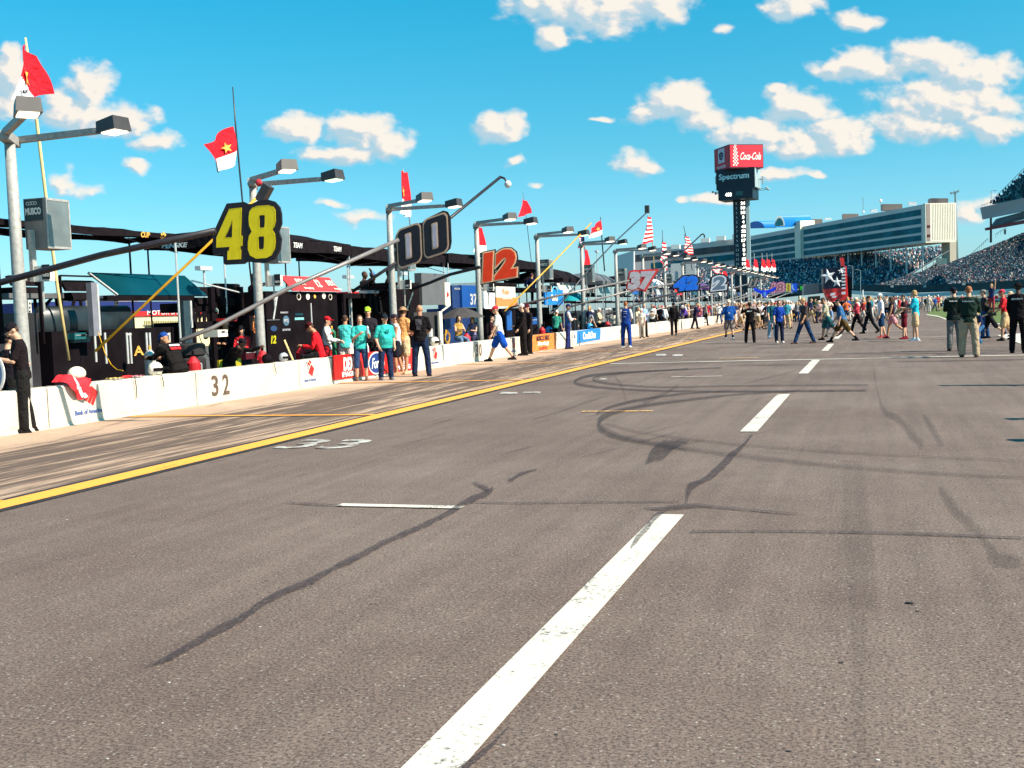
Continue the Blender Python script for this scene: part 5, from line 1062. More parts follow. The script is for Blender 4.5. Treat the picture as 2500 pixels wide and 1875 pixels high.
# blue barrel roofs
BB=mat('barrel_blue',lin('1285d8',.9),rough=.35,var=.04)
def barrel(label,u0,u1,v0,v1,D,ln,endm,m):
    a=AD(u0,v1,D); c=AD(u1,v1,D); h=AD((u0+u1)/2,v0,D).z-a.z; tt=Thing('barrel_roof',label,'roof',tuple(a)); r_=(c-a); w=Vector((r_.x,r_.y,0)); ctr=(a+c)/2
    sec=[ctr+w*.5*math.cos(g)+ZP*h*math.sin(g) for g in [math.pi*k/12 for k in range(13)]]
    dv=(vd*.35+rt0*.94)*ln; b=MB(); b.prism(sec,-vd*.1); tt.w('end_panel',b,endm)
    b=MB()
    for k in range(12): b.poly([sec[k],sec[k]+dv,sec[k+1]+dv,sec[k+1]])
    tt.w('roof_sheet',b,m); return tt
barrel('blue curved roof with open left end beside the scoring tower',1824,1866,539,557,600,16,mat('barrel_deep_blue',(.01,.08,.3)),BB)
x=barrel('white framed barrel roof with blue top and arched glass end',1891,1916,526,552,590,15,TW,BB)
a=AD(1903,551,589.5); b=MB(); b.prism([a+rt0*2*math.cos(g)+ZP*(4*math.sin(g)) for g in [math.pi*k/10 for k in range(11)]],-vd*.1); x.w('arched_glass',b,GLS)
# left lower wing of the building
lw=Thing('trackside_wing','lower grey wing with two dark window bands left of the scoring tower','building',tuple(AD(1700,680,690)))
def lseg(nm,u0,u1,f,g,m,off=0.,th=8,par=None):
    """f,g: photo rows (at u0 and u1) of top and bottom edge"""
    P=[AD(u0,g[0],700-off),AD(u1,g[1],660-off),AD(u1,f[1],660-off),AD(u0,f[0],700-off)]; b=MB(); b.prism(P,vd*th); return lw.w(nm,b,m,par)
wb=lseg('facade',1548,1796,(612,583),(674,652),SPN)
lseg('window_band',1550,1795,(623,597),(640,613),mat('wing_glazing_dark',(.01,.03,.05),rough=.3,var=.6,vs=.3),.6,.3,wb); lseg('window_band',1552,1795,(646,620),(662,634),GLS,.6,.3,wb)
lseg('white_gable',1500,1547,(626,612),(672,674),mat('gable_white',(.55,.56,.58)),0); lseg('end_strip',1788,1800,(572,570),(600,598),CRM,1.,4)
for k,(u,v) in enumerate(((1650,604),(1722,588),(1760,583))): b=MB(); p=AD(u,v,660); b.b(p.x-2.5,p.x+2.5,p.y-2,p.y+2,p.z-1,p.z+1.5); lw.w('roof_unit',b,TW)
P=[AD(1636,684,500),AD(1698,682,500),AD(1698,640,500),AD(1638,644,500)]; tt=Thing('white_office_block','plain pale office block standing behind the 42 board','building',tuple(P[0])); b=MB(); b.prism([P[0],P[1],P[2],P[3]],vd*8); w=tt.w('wall',b,mat('office_pale',(.36,.38,.40)))
b=MB()
for k in range(4): p=AD(1671,648+k*6,499); b.b(p.x-1,p.x+.6,p.y-.2,p.y,p.z-.4,p.z+.4)
tt.w('window_column',b,mat('office_window',(.05,.09,.1)),w)
# ================================================ GRANDSTANDS
ccol=bpy.data.materials.new('crowd_clothes'); ccol.use_nodes=True
_n=ccol.node_tree.nodes.new('ShaderNodeAttribute'); _n.attribute_name='Col'; ccol.node_tree.links.new(_n.outputs['Color'],ccol.node_tree.nodes['Principled BSDF'].inputs['Base Color']); ccol.node_tree.nodes['Principled BSDF'].inputs['Roughness'].default_value=.9
PAL=[(.01,.06,.09)]*12+[(.02,.09,.12)]*9+[(.015,.02,.05)]*9+[(.22,.28,.34)]*4+[(.5,.5,.52)]*1+[(.28,.09,.09),(.40,.26,.2),(.10,.16,.28),(.06,.03,.05),(.15,.12,.16)]
def bank(name,label,TL,TR_,BR,BL,rows,cols,seatm,density=.9,warm=0.,rnd=1):
    """raked seating: steps as real treads, plus one object of spectators"""
    g=random.Random(rnd)
    def fn(a,c): return (BL*(1-a)+BR*a)*(1-c)+(TL*(1-a)+TR_*a)*c
    s=Thing(name,label,'grandstand',tuple((BL+BR)/2)); b=MB(); nn=rows
    for j in range(nn):
        A,B=fn(0,j/nn),fn(1,j/nn); Cc,D=fn(0,(j+1)/nn),fn(1,(j+1)/nn)
        A2=Vector((Cc.x,Cc.y,A.z)); B2=Vector((D.x,D.y,B.z)); b.poly([A,B,B2,A2]); b.poly([A2,B2,D,Cc])
    s.w('seating_rake',b,seatm); c=MB(); colr=[]
    for j in range(rows*1):
        for i in range(cols):
            if g.random()>density: continue
            p=fn((i+g.random()*.8)/cols,(j+.45+g.random()*.2)/rows); sz=g.uniform(.75,1.15); w=.34*sz; h=1.05*sz
            c._a([p+Vector((-w,0,0)),p+Vector((w,0,0)),p+Vector((w*.9,0,h*.7)),p+Vector((.16,0,h)),p+Vector((-.16,0,h)),p+Vector((-w*.9,0,h*.7)),p+Vector((0,-.35,h*.35))],[(0,1,6),(1,2,6),(2,3,6),(3,4,6),(4,5,6),(5,0,6)])
            q=PAL[int(g.random()*len(PAL))]; 
            if g.random()<warm: q=g.choice([(.6,.35,.28),(.7,.62,.55),(.5,.2,.15),(.3,.2,.2)])
            k=g.uniform(.4,1.1)*(1.7 if warm>.08 else 1); colr+= [(min(1,q[0]*k),min(1,q[1]*k),min(1,q[2]*k),1)]*7
    me=c.mesh('spectators'); at=me.color_attributes.new('Col','FLOAT_COLOR','POINT'); at.data.foreach_set('color',[x for q in colr for x in q])
    o=link(me,'spectators',ccol); o['kind']='stuff'; o['label']='spectators filling the '+label; return s
ST=mat('seat_teal',(.015,.07,.095),rough=.7,var=.3,vs=.3); STR=mat('seat_rust',(.25,.06,.04),rough=.7,var=.5,vs=.12)
bank('grandstand','crowded turn grandstand below the long building',AD(1560,672,690),AD(2324,600,528),AD(2168,708,492),AD(1545,738,640),34,300,ST,.93,.10,1)
bank('grandstand','crowded main grandstand at the right edge under the upper deck',AD(2320,648,492),AD(2560,548,432),AD(2600,694,392),AD(2095,712,478),44,200,mat('seat_mixed',(.06,.05,.07),rough=.7,var=.9,vs=.16),.88,.06,2)
ud=bank('upper_deck','upper deck of teal seats jutting out at the right edge',AD(2575,352,440),AD(2640,330,420),AD(2620,470,392),AD(2414,500,446),18,70,mat('deck_seat_teal',(.03,.15,.17),rough=.7,var=.3,vs=.3),.42,.0,3)
# fascia, red tier, posts and rails of the deck
t=Thing('grandstand_deck','grey deck fascia and red tier carried on dark posts above the main stand','grandstand deck',tuple(AD(2400,530,446)))
def pan(nm,P,m,th,par=None): b=MB(); b.prism([AD(*p) for p in P],vd*th); return t.w(nm,b,m,par)
pan('fascia',[(2402,535,446),(2560,504,405),(2560,470,405),(2396,506,446)],mat('fascia_grey',(.36,.33,.36)),2.5)
pan('tier_wall',[(2424,554,448),(2560,520,410),(2560,500,410),(2440,532,448)],ST,6); pan('red_tier',[(2410,562,446),(2560,535,405),(2560,524,405),(2408,556,446)],mat('tier_wine',(.20,.02,.035)),3)
pan('post',[(2418,592,448),(2422,592,448),(2422,530,448),(2418,530,448)],mat('post_dark_teal',(.01,.03,.04)),1.2); pan('post',[(2453,572,448),(2456,572,448),(2456,560,448),(2453,560,448)],mat('post_dark_teal',(.01,.03,.04)),1.2)
for a,e,nn in (((2350,645),(2412,588),12),((2417,500),(2505,412),14),((2396,508),(2417,500),3),((2430,578),(2456,562),4)):
    b=MB(); A=AD(a[0],a[1]-6,447); B=AD(e[0],e[1]-6,440); b.tube([A,B],.09,5); rl=t.w('hand_rail',b,TG)
    for k in range(nn+1): q=A+(B-A)*k/nn; b=MB(); b.tube([q,q-ZP*1.3],.06,4); t.w('baluster',b,TG,rl)
b=MB(); a=AD(2420,498,446); e=AD(2420,466,446); b.tube([a,e,e+rt0*1.2],.1,5); tt=Thing('deck_lamp','thin hooked lamp post on the corner of the upper deck','lamp post',tuple(a)); tt.w('post',b,TG); b=MB(); b.box(e+rt0*1.3,(.8,.5,.2)); tt.w('lamp',b,TG)
# stair truss between the stands
t=Thing('stand_truss','pale raking stair trusses at the end of the turn grandstand','structure frame',tuple(AD(2250,670,500)))
for (u0,v0,u1,v1) in ((2180,694,2318,612),(2205,692,2305,632),(2218,700,2300,642),(2240,678,2300,674),(2262,672,2262,650),(2280,672,2280,640)):
    b=MB(); b.tube([AD(u0,v0,492),AD(u1,v1,492)],.30,5); t.w('beam',b,mat('truss_tan',(.42,.35,.32)))
P=[AD(2289,672,498),AD(2318,655,498),AD(2318,630,498),AD(2289,630,498)]; b=MB(); b.prism(P,vd*4); t.w('white_panel',b,CRM)
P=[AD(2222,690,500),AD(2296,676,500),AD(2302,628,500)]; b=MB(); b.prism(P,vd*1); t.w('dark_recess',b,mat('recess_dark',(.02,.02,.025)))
# stadium light mast
a=AD(2339,655,515); e=AD(2332,470,515); b=MB(); b.tube([a-ZP*6,e],[.75,.38],8); t=Thing('stadium_light','tall slender light mast in the gap between building and right grandstand','light mast',tuple(a)); t.w('mast_pole',b,mat('mast_teal_grey',(.16,.24,.26)))
for k in range(5): q=AD(2321+k*4.6,471-k*1.3+(k%2)*2,515); b=MB(); b.box(q,(.7,.7,.8)); t.w('floodlight',b,SIL)
b=MB(); b.tube([AD(2320,474,515),AD(2341,468,515)],.15,5); t.w('crossbar',b,TG)
# track wall, catch fence, infield wall
TWM=mat('track_wall_white',(.55,.60,.62),rough=.6,var=.15,vs=.1)
def longwall(name,label,cat,pts,th,m,m2=None,hb=0):
    t=Thing(name,label,cat,tuple(AD(*pts[0][:2],pts[0][3])))
    for i in range(len(pts)-1):
        (u0,v0,w0,d0),(u1,v1,w1,d1)=pts[i],pts[i+1]; P=[AD(u0,w0,d0),AD(u1,w1,d1),AD(u1,v1,d1),AD(u0,v0,d0)]; b=MB(); b.prism(P,vd*th); t.w('panel',b,m)
    return t
longwall('track_wall','pale curving outer track wall below the right grandstand','wall',[(2070,708,717,470),(2150,715,723,455),(2250,716,724,435),(2350,711,721,410),(2450,706,718,385),(2600,698,713,360)],1.,TWM)
longwall('catch_fence','dark teal catch fence above the outer track wall','fence',[(1700,716,734,640),(1900,704,728,560),(2070,694,709,472),(2200,696,716,447),(2350,692,711,412),(2450,686,706,387),(2600,676,698,362)],.4,mat('catch_fence_mesh',(.012,.045,.06),rough=.8,var=.35,vs=.5))
for k,u in enumerate((2178,2258,2353,)):
    p=AD(u,699-(k==2)*6,405 if k==2 else 430); tt=Thing('section_plate','small pale section plate %s'%(['left of','above','right of'][k]+' the people in turquoise shirts on the fence'),'sign',tuple(p)); b=MB(); b.box(p,(1.,.1,.8)); tt.w('plate',b,LG)
longwall('infield_wall','dark blue infield wall behind the grass','wall',[(1990,741,752,250),(2270,738,747,240),(2330,731,740,235),(2500,724,735,225),(2600,720,732,220)],.5,mat('infield_wall_blue',(.01,.05,.12),rough=.7,var=.4,vs=.3))
longwall('infield_wall','pale blue strip of pit exit wall behind the crowd','wall',[(2090,742,748,200),(2330,733,738,190),(2500,727,731,180),(2600,724,728,178)],.4,mat('wall_light_blue',(.25,.45,.55)))
longwall('low_kerb','low white kerb block behind the crowd at the grass corner','kerb',[(2268,746,753,150),(2312,742,749,148)],.6,TW)
longwall('low_kerb','dark red kerb strip crossing the grass','kerb',[(2380,752,756,120),(2520,748,752,118)],.4,mat('kerb_maroon',(.22,.05,.03)))
# catch fence posts near turn
for k,(u,v0,v1,D) in enumerate(((2082,650,705,400),(2101,660,735,380),(2107,708,738,200))):
    a=AD(u,v1,D); tt=Thing('fence_post','%s fence post right of the starred truck'%['tall curved','grey leaning','short pale'][k],'post',tuple(a)); b=MB(); e=AD(u,v0,D); b.tube([a,e,e+Vector((-1.5,0,.3))] if k<2 else [a,e],.12,5); tt.w('post',b,TG if k<2 else TW)
# ================================================ STARRED DISPLAY TRUCK + CART
D=96.
NV=mat('truck_navy',(.006,.008,.03),rough=.4); WS=paint('f2eef0',.85)
t=Thing('display_truck','tall navy display on a truck with white stars, red stripes and red lower panel','truck',tuple(AD(2040,775,D)))
def q3(nm,P,m,th=1.2,par=None,off=0.): b=MB(); b.prism([AD(u,v,D-off) for u,v in P],vd*th); return t.w(nm,b,m,par)
q3('navy_box',[(2012,706),(2066,704),(2058,652),(2009,655)],NV,2.4); q3('red_side',[(2066,745),(2072,745),(2067,650),(2062,650)],RD,2.3)
rb=q3('red_panel',[(2011,706),(2067,702),(2069,732),(2024,738),(2018,722)],RD,2.2,None,.05)
q3('red_column',[(2054,649),(2062,649),(2060,629),(2051,629)],RD,.8,None,.1)
def star(cx,cy,r,m,rot=0.,lift=.15,par=None,rb_=.42):
    b=MB(); c=AD(cx,cy,D-lift-.09); P=[]
    for k in range(10): g=rad(90+rot)+k*math.pi/5; rr2=r if k%2==0 else r*rb_; P.append(AD(cx+rr2*math.cos(g),cy-rr2*math.sin(g),D-lift))
    for k in range(10): b.poly([c,P[k],P[(k+1)%10]])
    t.w('star',b,m,par)
star(2022,674,19,WS,12,.15,None,.40); star(2043,689,14,WS,0); star(2053,662,8,WS,0)
for k in range(7): q3('white_stripe',[(2055,706-k*8.0),(2064.5,705-k*8.0),(2063.8,701-k*8.0),(2055,702-k*8.0)],WS,.1,None,.12)
q3('white_print',[(2028,716),(2040,714),(2038,721),(2027,722)],WS,.03,rb,.12); q3('white_print',[(2030,724),(2044,722),(2040,727),(2032,727)],WS,.03,rb,.12); q3('white_print',[(2054,713),(2064,712),(2065,718),(2055,719)],WS,.03,rb,.12)
q3('dark_bed',[(2010,738),(2078,736),(2078,762),(2010,762)],K1,1.8); q3('side_tank',[(2072,672),(2079,680),(2080,745),(2070,745)],K1,2.0)
for u in (2020,2062): p=AD(u,766,D-.2); b=MB(); b.tube([p-Vector((0,.15,0)),p+Vector((0,.15,0))],.42,14); t.w('wheel',b,K1)
t=Thing('flatbed_cart','black flatbed cart with yellow wheel hubs parked behind the walking crowd','cart',tuple(AD(1980,777,92)))
D=92.
q3('flatbed',[(1925,768),(2000,765),(2000,754),(1925,757)],K1,1.6); q3('cab',[(1972,756),(2006,756),(2002,722),(1976,724)],mat('cart_dark_green',(.012,.016,.012),rough=.8,var=.5,vs=1),2.)
q3('grey_trailer',[(1962,720),(2000,714),(2000,690),(1964,694)],mat('trailer_grey',(.25,.26,.27)),3.,None,-6.)
for u in (1937,1991): 
    p=AD(u,769,D-.25); b=MB(); b.tube([p-Vector((0,.14,0)),p+Vector((0,.14,0))],.30,14); wh=t.w('wheel',b,K1); b=MB(); b.tube([p-Vector((0,.17,0)),p-Vector((0,.13,0))],.11,10); t.w('hub',b,M_GOLD,wh)
# ================================================ PEOPLE
SK={'l':mat('skin_light',(.56,.31,.20),rough=.6,var=.08,vs=8),'t':mat('skin_tan',(.42,.20,.11),rough=.6,var=.08,vs=8),'d':mat('skin_dark',(.09,.04,.025),rough=.6,var=.08,vs=8)}
HAIR={'br':mat('hair_brown',(.05,.022,.012),rough=.8,var=.3,vs=30),'bk':mat('hair_black',(.008,.006,.006),rough=.8),'bl':mat('hair_blonde',(.42,.24,.10),rough=.8,var=.3,vs=30),'gr':mat('hair_grey',(.20,.17,.15),rough=.8,var=.3,vs=30),'rd':mat('hair_ginger',(.28,.09,.03),rough=.8,var=.3,vs=30)}
EYE_M=mat('eye_dark',(.01,.008,.008),rough=.3); LENSM=mat('sunglasses',(.005,.005,.006),rough=.2); LIP=mat('lip',(.35,.10,.08))
_cc={}
def cl(c):
    if not isinstance(c,str): return c
    if c in _cc: return _cc[c]
    _cc[c]=cloth(c,.80); return _cc[c]
def remesh(o,vx,it=2):
    r=o.modifiers.new('union','REMESH'); r.mode='VOXEL'; r.voxel_size=vx; r.use_smooth_shade=True
    s=o.modifiers.new('soft','SMOOTH'); s.factor=.5; s.iterations=it
def person(label,foot=None,top=None,X=None,rel=180,h=1.76,shirt='ffffff',sl=.45,pants='303848',bl=1.,shoe='141414',skin='l',hair='br',hs='short',cap=None,capback=False,
           legs=((4,3,3),(-4,3,3)),arms=((4,8,12,0),(4,8,12,0)),lean=2,hp=5,hy=0,b=1.,belly=0.,q=1,sit=None,seat=None,group=None,extra=(),sleeve=None,sock=None,fem=False,lw=1.,xy=None,zb=None):
    if foot is not None: p=G(*foot); px,py=p.x,p.y
    elif xy: px,py=xy
    else:
        p=AX(top[0],top[1],X); px,py=p.x,p.y
        if seat is None and sit is None and zb is None: h=min(1.95,max(1.2,p.z))
    s=h/1.76; head=math.atan2(px,py)+rad(rel); base=0.
    if zb is not None: base=zb
    t=Thing('person',label,'person',(px,py,base),-head,group)
    vx=(.0105,.017,.03)[q]; n=(12,10,8)[q]
    S=lambda x,y,z:Vector((x*s,y*s,z*s))
    # ---- joints
    def leg(sd,a,k,spl):
        a,k,spl=rad(a),rad(k),rad(spl); hip=S(sd*.092,0,-.03)
        d1=Vector((sd*math.sin(spl),math.sin(a)*math.cos(spl),-math.cos(a)*math.cos(spl))); kn=hip+d1*.43*s
        d2=Vector((sd*math.sin(spl)*.5,math.sin(a-k),-math.cos(a-k))).normalized(); an=kn+d2*.42*s; return hip,kn,an,a-k
    Lg=[leg(-1,*legs[0]),leg(1,*legs[1])]
    if seat is not None: pz=seat+.10*s
    else: pz=-min(Lg[0][2].z,Lg[1][2].z)+.085*s
    P=Vector((0,0,pz)); Lg=[(P+a,P+k,P+c,e) for a,k,c,e in Lg]
    if top is not None and zb is None and seat is not None: pass
    u=Vector((0,math.sin(rad(lean)),math.cos(rad(lean)))); f=Vector((0,math.cos(rad(lean)),-math.sin(rad(lean)))); R=Matrix.Rotation(-rad(lean),3,'X')
    at=lambda z,y=0.,x=0.:P+u*(z*s)+f*(y*s)+Vector((x*s,0,0))
    w=b*(.93 if fem else 1.); sh=(.150 if fem else .168)*(.5+.5*b)
    def arm(sd,sa,abd,el,inn):
        sa,abd,el,inn=map(rad,(sa,abd,el,inn)); s0=at(.445,-.005,sd*sh)
        sa2=sa+rad(lean)*.5
        d1=Vector((sd*math.sin(abd),math.sin(sa2)*math.cos(abd),-math.cos(sa2)*math.cos(abd))); e=s0+d1*.285*s
        d2=Vector((-sd*math.sin(inn)+sd*math.sin(abd)*.4*math.cos(inn),math.sin(sa2+el)*math.cos(inn),-math.cos(sa2+el)*math.cos(inn))).normalized(); wv=e+d2*.25*s
        return s0,e,wv,d2
    Am=[arm(-1,*arms[0]),arm(1,*arms[1])]
    def torso(mb,g=0.,z0=-.10,z1=.56,hem=0.):
        bl_=belly
        secs=[(-.10,.156*w+hem,.112*(.6+.4*w)+hem*.8+bl_*.3),(-.02,.160*w+hem*.7,.115+hem*.5+bl_*.5),(.08,.142*w+bl_*.35,.102+bl_*.95),(.18,.142*w+bl_*.3,.105+bl_),(.30,.160*w,.112+bl_*.35+(.02 if fem else 0)),(.39,.166*w,.110),(.45,.148*w,.096),(.50,.105*w,.076),(.535,.068,.062),(.56,.056,.056)]
        L=[(at(z,(bl_*.55 if 0<z<.35 else 0)),(rx+g)*s,(ry+g)*s,R) for z,rx,ry in secs if z0-.001<=z<=z1+.001]
        mb.loft(L,16); mb.limb([at(.445,0,-sh*.94),at(.475,0,-sh*.45),at(.475,0,sh*.45),at(.445,0,sh*.94)],[(.050+g)*s,(.052+g)*s,(.052+g)*s,(.050+g)*s],n)
        return mb
    # ---- skin: one continuous body
    B=MB(); torso(B,-.006)
    nk=at(.56,.0); hc=nk+Vector((0,math.sin(rad(lean+hp*.6)),math.cos(rad(lean+hp*.6))))*.128*s+f*.014*s
    B.limb([at(.50),nk,hc-ZP*.03*s],[.066*s,.060*s,.056*s],n)
    HR=Matrix.Rotation(rad(-hy),3,'Z')@Matrix.Rotation(-rad(lean*.4+hp),3,'X')
    H=lambda x,y,z:hc+HR@Vector((x*s,y*s,z*s))
    B.ell(H(0,-.006,.022),(.076*s,.094*s,.092*s),14,10,HR); B.ell(H(0,.030,-.045),(.054*s,.062*s,.062*s),12,8,HR)
    B.ell(H(0,.074,-.086),(.024*s,.020*s,.020*s),8,6,HR)
    B.limb([H(0,.088,.008),H(0,.107,-.028)],[.010*s,.017*s],6)
    for sd in(-1,1): B.ell(H(sd*.077,-.012,-.008),(.013*s,.022*s,.032*s),7,6,HR); B.ell(H(sd*.034,.080,-.026),(.02*s,.014*s,.016*s),7,5,HR); B.ell(H(sd*.028,.082,.026),(.026*s,.012*s,.008*s),7,5,HR)
    for sd,(s0,e,wv,d) in zip((-1,1),Am):
        B.limb([s0,s0.lerp(e,.5),e,e.lerp(wv,.35),wv],[.052*s*b**.5,.046*s*b**.5,.038*s,.039*s,.026*s],n)
        pa=wv+d*.05*s; sidev=d.cross(Vector((0,0,1))); sidev=sidev.normalized() if sidev.length>.2 else Vector((sd,0,0))
        sidev=Vector((0,1,0)) if abs(d.z)>.8 else sidev
        B.limb([wv,pa,wv+d*.085*s],[.027*s,.036*s,.034*s],8)
        if q<2:
            curl=Vector((-sd,0,0)) if abs(d.z)>.8 else Vector((0,0,-1))
            for k,(o,ln) in enumerate(((-1.3,.062),(-.45,.075),(.45,.08),(1.3,.07))):
                r0=wv+d*.085*s+sidev*(o*.019*s); r1=r0+d*ln*.55*s+curl*.010*s; r2=r1+d*ln*.35*s+curl*.028*s
                B.limb([r0,r1,r2],[.0115*s,.0105*s,.009*s],6)
            r0=wv+d*.035*s+sidev*(.028*s); B.limb([r0,r0+d*.03*s+sidev*.022*s+curl*.01*s,r0+d*.062*s+sidev*.024*s+curl*.022*s],[.014*s,.012*s,.010*s],6)
    for (hi,kn,an,fa) in Lg:
        B.limb([hi,hi.lerp(kn,.5),kn,kn.lerp(an,.35),an],[.086*s,.076*s,.053*s,.056*s*lw,.036*s],n)
        B.limb([an,an+Vector((0,.03*s,-.04*s)),an+Vector((0,.14*s,-.055*s))],[.036*s,.036*s,.028*s],8)
    o=t.l('body',B,SK[skin],smooth=True); remesh(o,vx*(1. if q else .9),1)
    if q<2:
        for sd in(-1,1):
            e=MB(); e.ell(H(sd*.030,.0885,.008),(.012*s,.006*s,.0065*s),7,5,HR); t.l('eye',e,EYE_M,o)
        e=MB(); e.ell(H(0,.087,-.062),(.022*s,.006*s,.006*s),8,5,HR); t.l('mouth',e,LIP,o)
    # ---- hair / headwear
    if hs!='bald':
        e=MB()
        if hs=='long':
            e.ell(H(0,-.018,.032),(.088*s,.098*s,.095*s),12,9,HR); e.limb([H(0,-.06,.03),H(0,-.085,-.06),H(0,-.085,-.16),H(0,-.07,-.22)],[.075*s,.072*s,.065*s,.04*s],8)
            for sd in(-1,1): e.limb([H(sd*.066,-.01,.03),H(sd*.078,-.02,-.06),H(sd*.07,-.03,-.14)],[.03*s,.032*s,.028*s],7)
        elif hs=='mid':
            e.ell(H(0,-.020,.036),(.088*s,.096*s,.092*s),12,9,HR); e.ell(H(0,-.06,-.03),(.074*s,.05*s,.06*s),10,7,HR)
            for sd in(-1,1): e.ell(H(sd*.07,-.01,-.01),(.024*s,.05*s,.055*s),8,6,HR)
        else:
            e.ell(H(0,-.016,.040),(.081*s,.094*s,.082*s),12,9,HR); e.ell(H(0,-.052,-.012),(.066*s,.046*s,.05*s),10,7,HR)
        ho=t.l('hair',e,HAIR[hair],o,smooth=True); remesh(ho,vx*1.1,1)
    if cap:
        e=MB(); fd=-1 if capback else 1
        if cap[0]=='!':   # brimmed hat
            e.ell(H(0,-.008,.066),(.088*s,.102*s,.072*s),14,8,HR); e.ell(H(0,-.005,.040),(.165*s,.175*s,.012*s),18,5,HR); cc=cap[1:]
        else:
            e.ell(H(0,-.010,.052),(.089*s,.105*s,.082*s),14,10,HR); e.ell(H(0,fd*.115,.034),(.068*s,.075*s,.010*s),12,5,HR); cc=cap
        co_=t.l('cap',e,cl(cc),o,smooth=True); remesh(co_,vx*.9,1)
    # ---- clothing
    if shirt:
        m=cl(shirt); e=MB(); torso(e,.013,-.10,.535,.010)
        def slv(mb,g,fr):
            for (s0,el,wv,d) in Am:
                if fr<=0: continue
                if fr<=.5: en=s0.lerp(el,fr/.5*.88); pts=[at(.47),s0,en]; rs=[.05*s,(.064+g)*s*b**.5,(.064+g)*s*b**.5]
                else: en=el.lerp(wv,(fr-.5)/.5*.92); pts=[s0,s0.lerp(el,.5),el,el.lerp(en,.5),en]; rs=[(.064+g)*s*b**.5,(.060+g)*s*b**.5,(.056+g)*s,(.053+g)*s,(.043+g)*s]
                mb.limb(pts if fr>.5 else pts[1:],rs if fr>.5 else rs[1:],n)
        if not sleeve: slv(e,0,sl)
        so_=t.l('shirt',e,m,smooth=True); remesh(so_,vx,2)
        if sleeve:
            for k in (0,1):
                e=MB(); A=Am; Am_=[A[k]]; s0,el,wv,d=A[k]; en=el.lerp(wv,.92); e.limb([s0,s0.lerp(el,.5),el,el.lerp(en,.5),en],[.066*s,.06*s,.056*s,.053*s,.044*s],n)
                o2=t.l('sleeve',e,cl(sleeve),so_,smooth=True); remesh(o2,vx,1)
    if pants:
        e=MB(); L=[(at(z),(rx)*s,(ry)*s,R) for z,rx,ry in ((-.13,.10,.09),(-.09,.165*w,.125),(-.02,.172*w,.126+belly*.25),(.06,.150*w+belly*.2,.116+belly*.4))]; e.loft(L,16)
        for (hi,kn,an,fa) in Lg:
            if bl>=.9: e.limb([hi,hi.lerp(kn,.5),kn,kn.lerp(an,.5),an+Vector((0,0,.0))],[.104*s*lw,.096*s*lw,.078*s*lw,.076*s*lw,.070*s*lw],n)
            elif bl>=.6: e.limb([hi,hi.lerp(kn,.5),kn,kn.lerp(an,.3)],[.098*s,.090*s,.072*s,.068*s],n)
            else:
                k=bl/.45; e.limb([hi,hi.lerp(kn,.5*k),hi.lerp(kn,.9*k)],[.108*s,.112*s,.108*s],n)
        po=t.l('trousers' if bl>=.9 else 'shorts',e,cl(pants),smooth=True); remesh(po,vx,2)
        e=MB(); e.loft([(at(.045),(.158*w+belly*.2)*s,(.124+belly*.4)*s,R),(at(.075),(.156*w+belly*.2)*s,(.122+belly*.4)*s,R)],18)
        if 'belt' in extra: t.l('belt',e,K1,po)
    for (hi,kn,an,fa) in Lg:
        ft=max(-.9,min(.5,fa)) ; ty=Vector((0,math.cos(ft*.8 if an.z>.13*s else 0),math.sin(ft*.8) if an.z>.13*s else 0))
        e=MB(); hl=an-ty*.045*s-ZP*.045*s; tp=ty.cross(Vector((1,0,0)))
        e.limb([hl,hl+ty*.10*s,hl+ty*.19*s+ZP*(-.006*s)],[.042*s,.046*s,.036*s],8); e.limb([an+ZP*.02*s,an-ZP*.03*s],[.044*s,.046*s],8)
        e.box(hl+ty*.085*s-ZP*.028*s,(.088*s,.285*s,.024*s),Matrix.Rotation(math.asin(max(-1,min(1,ty.z))),3,'X'))
        if shoe: o2=t.l('shoe',e,cl(shoe),smooth=True); remesh(o2,vx*.9,1)
        if sock: e=MB(); e.limb([an+ZP*.01*s,an.lerp(kn,.28)],[.046*s,.050*s],8); t.l('sock',e,cl(sock),smooth=True)
    # ---- small things
    for x in extra:
        if isinstance(x,tuple):
            k=x[0]
            if k=='back': # lettering across the shoulders
                c=at(x[3] if len(x)>3 else .40,-(.135+belly*.2)); t.l('lettering',lettering(x[1],c,XP,u,w=.27*s,h=.045*s,depth=.012,bold=.04),x[2],so_)
            elif k=='backpatch': c=at(x[2],-.137); e=MB(); e.box(c,(x[3]*s,.012,x[4]*s),R); t.l('back_print',e,cl(x[1]),so_)
            elif k=='chest': c=at(x[2],.137+belly,x[5] if len(x)>5 else 0); e=MB(); e.box(c,(x[3]*s,.012,x[4]*s),R); t.l('chest_print',e,cl(x[1]),so_)
            elif k=='hold': # small object in a hand: side, size, material, name
                wv,d=Am[x[1]][2],Am[x[1]][3]; e=MB(); c=wv+d*.12*s+Vector((0,0,.03)); e.box(c,x[2]); t.l(x[4],e,cl(x[3]))
            elif k=='bottle':
                wv,d=Am[x[1]][2],Am[x[1]][3]; c=wv+d*.09*s; e=MB(); e.tube([c+Vector((0,.03,-.06)),c+Vector((0,.03,.09)),c+Vector((0,.03,.13))],[.032,.032,.013],10); t.l('bottle',e,mat('bottle_label',(.35,.45,.55),rough=.3))
        elif x=='glasses':
            for sd in(-1,1): e=MB(); e.ell(H(sd*.033,.097,.008),(.026*s,.008*s,.016*s),9,6,HR); t.l('sunglasses',e,LENSM,o)
        elif x=='beard': e=MB(); e.ell(H(0,.058,-.085),(.052*s,.048*s,.045*s),10,7,HR); t.l('beard',e,HAIR[hair],o,smooth=True)
        elif x=='lanyard':
            c=at(.22,.135+belly); e=MB(); e.box(c,(.06,.008,.085),R); t.l('pass',e,M_WPR,so_)
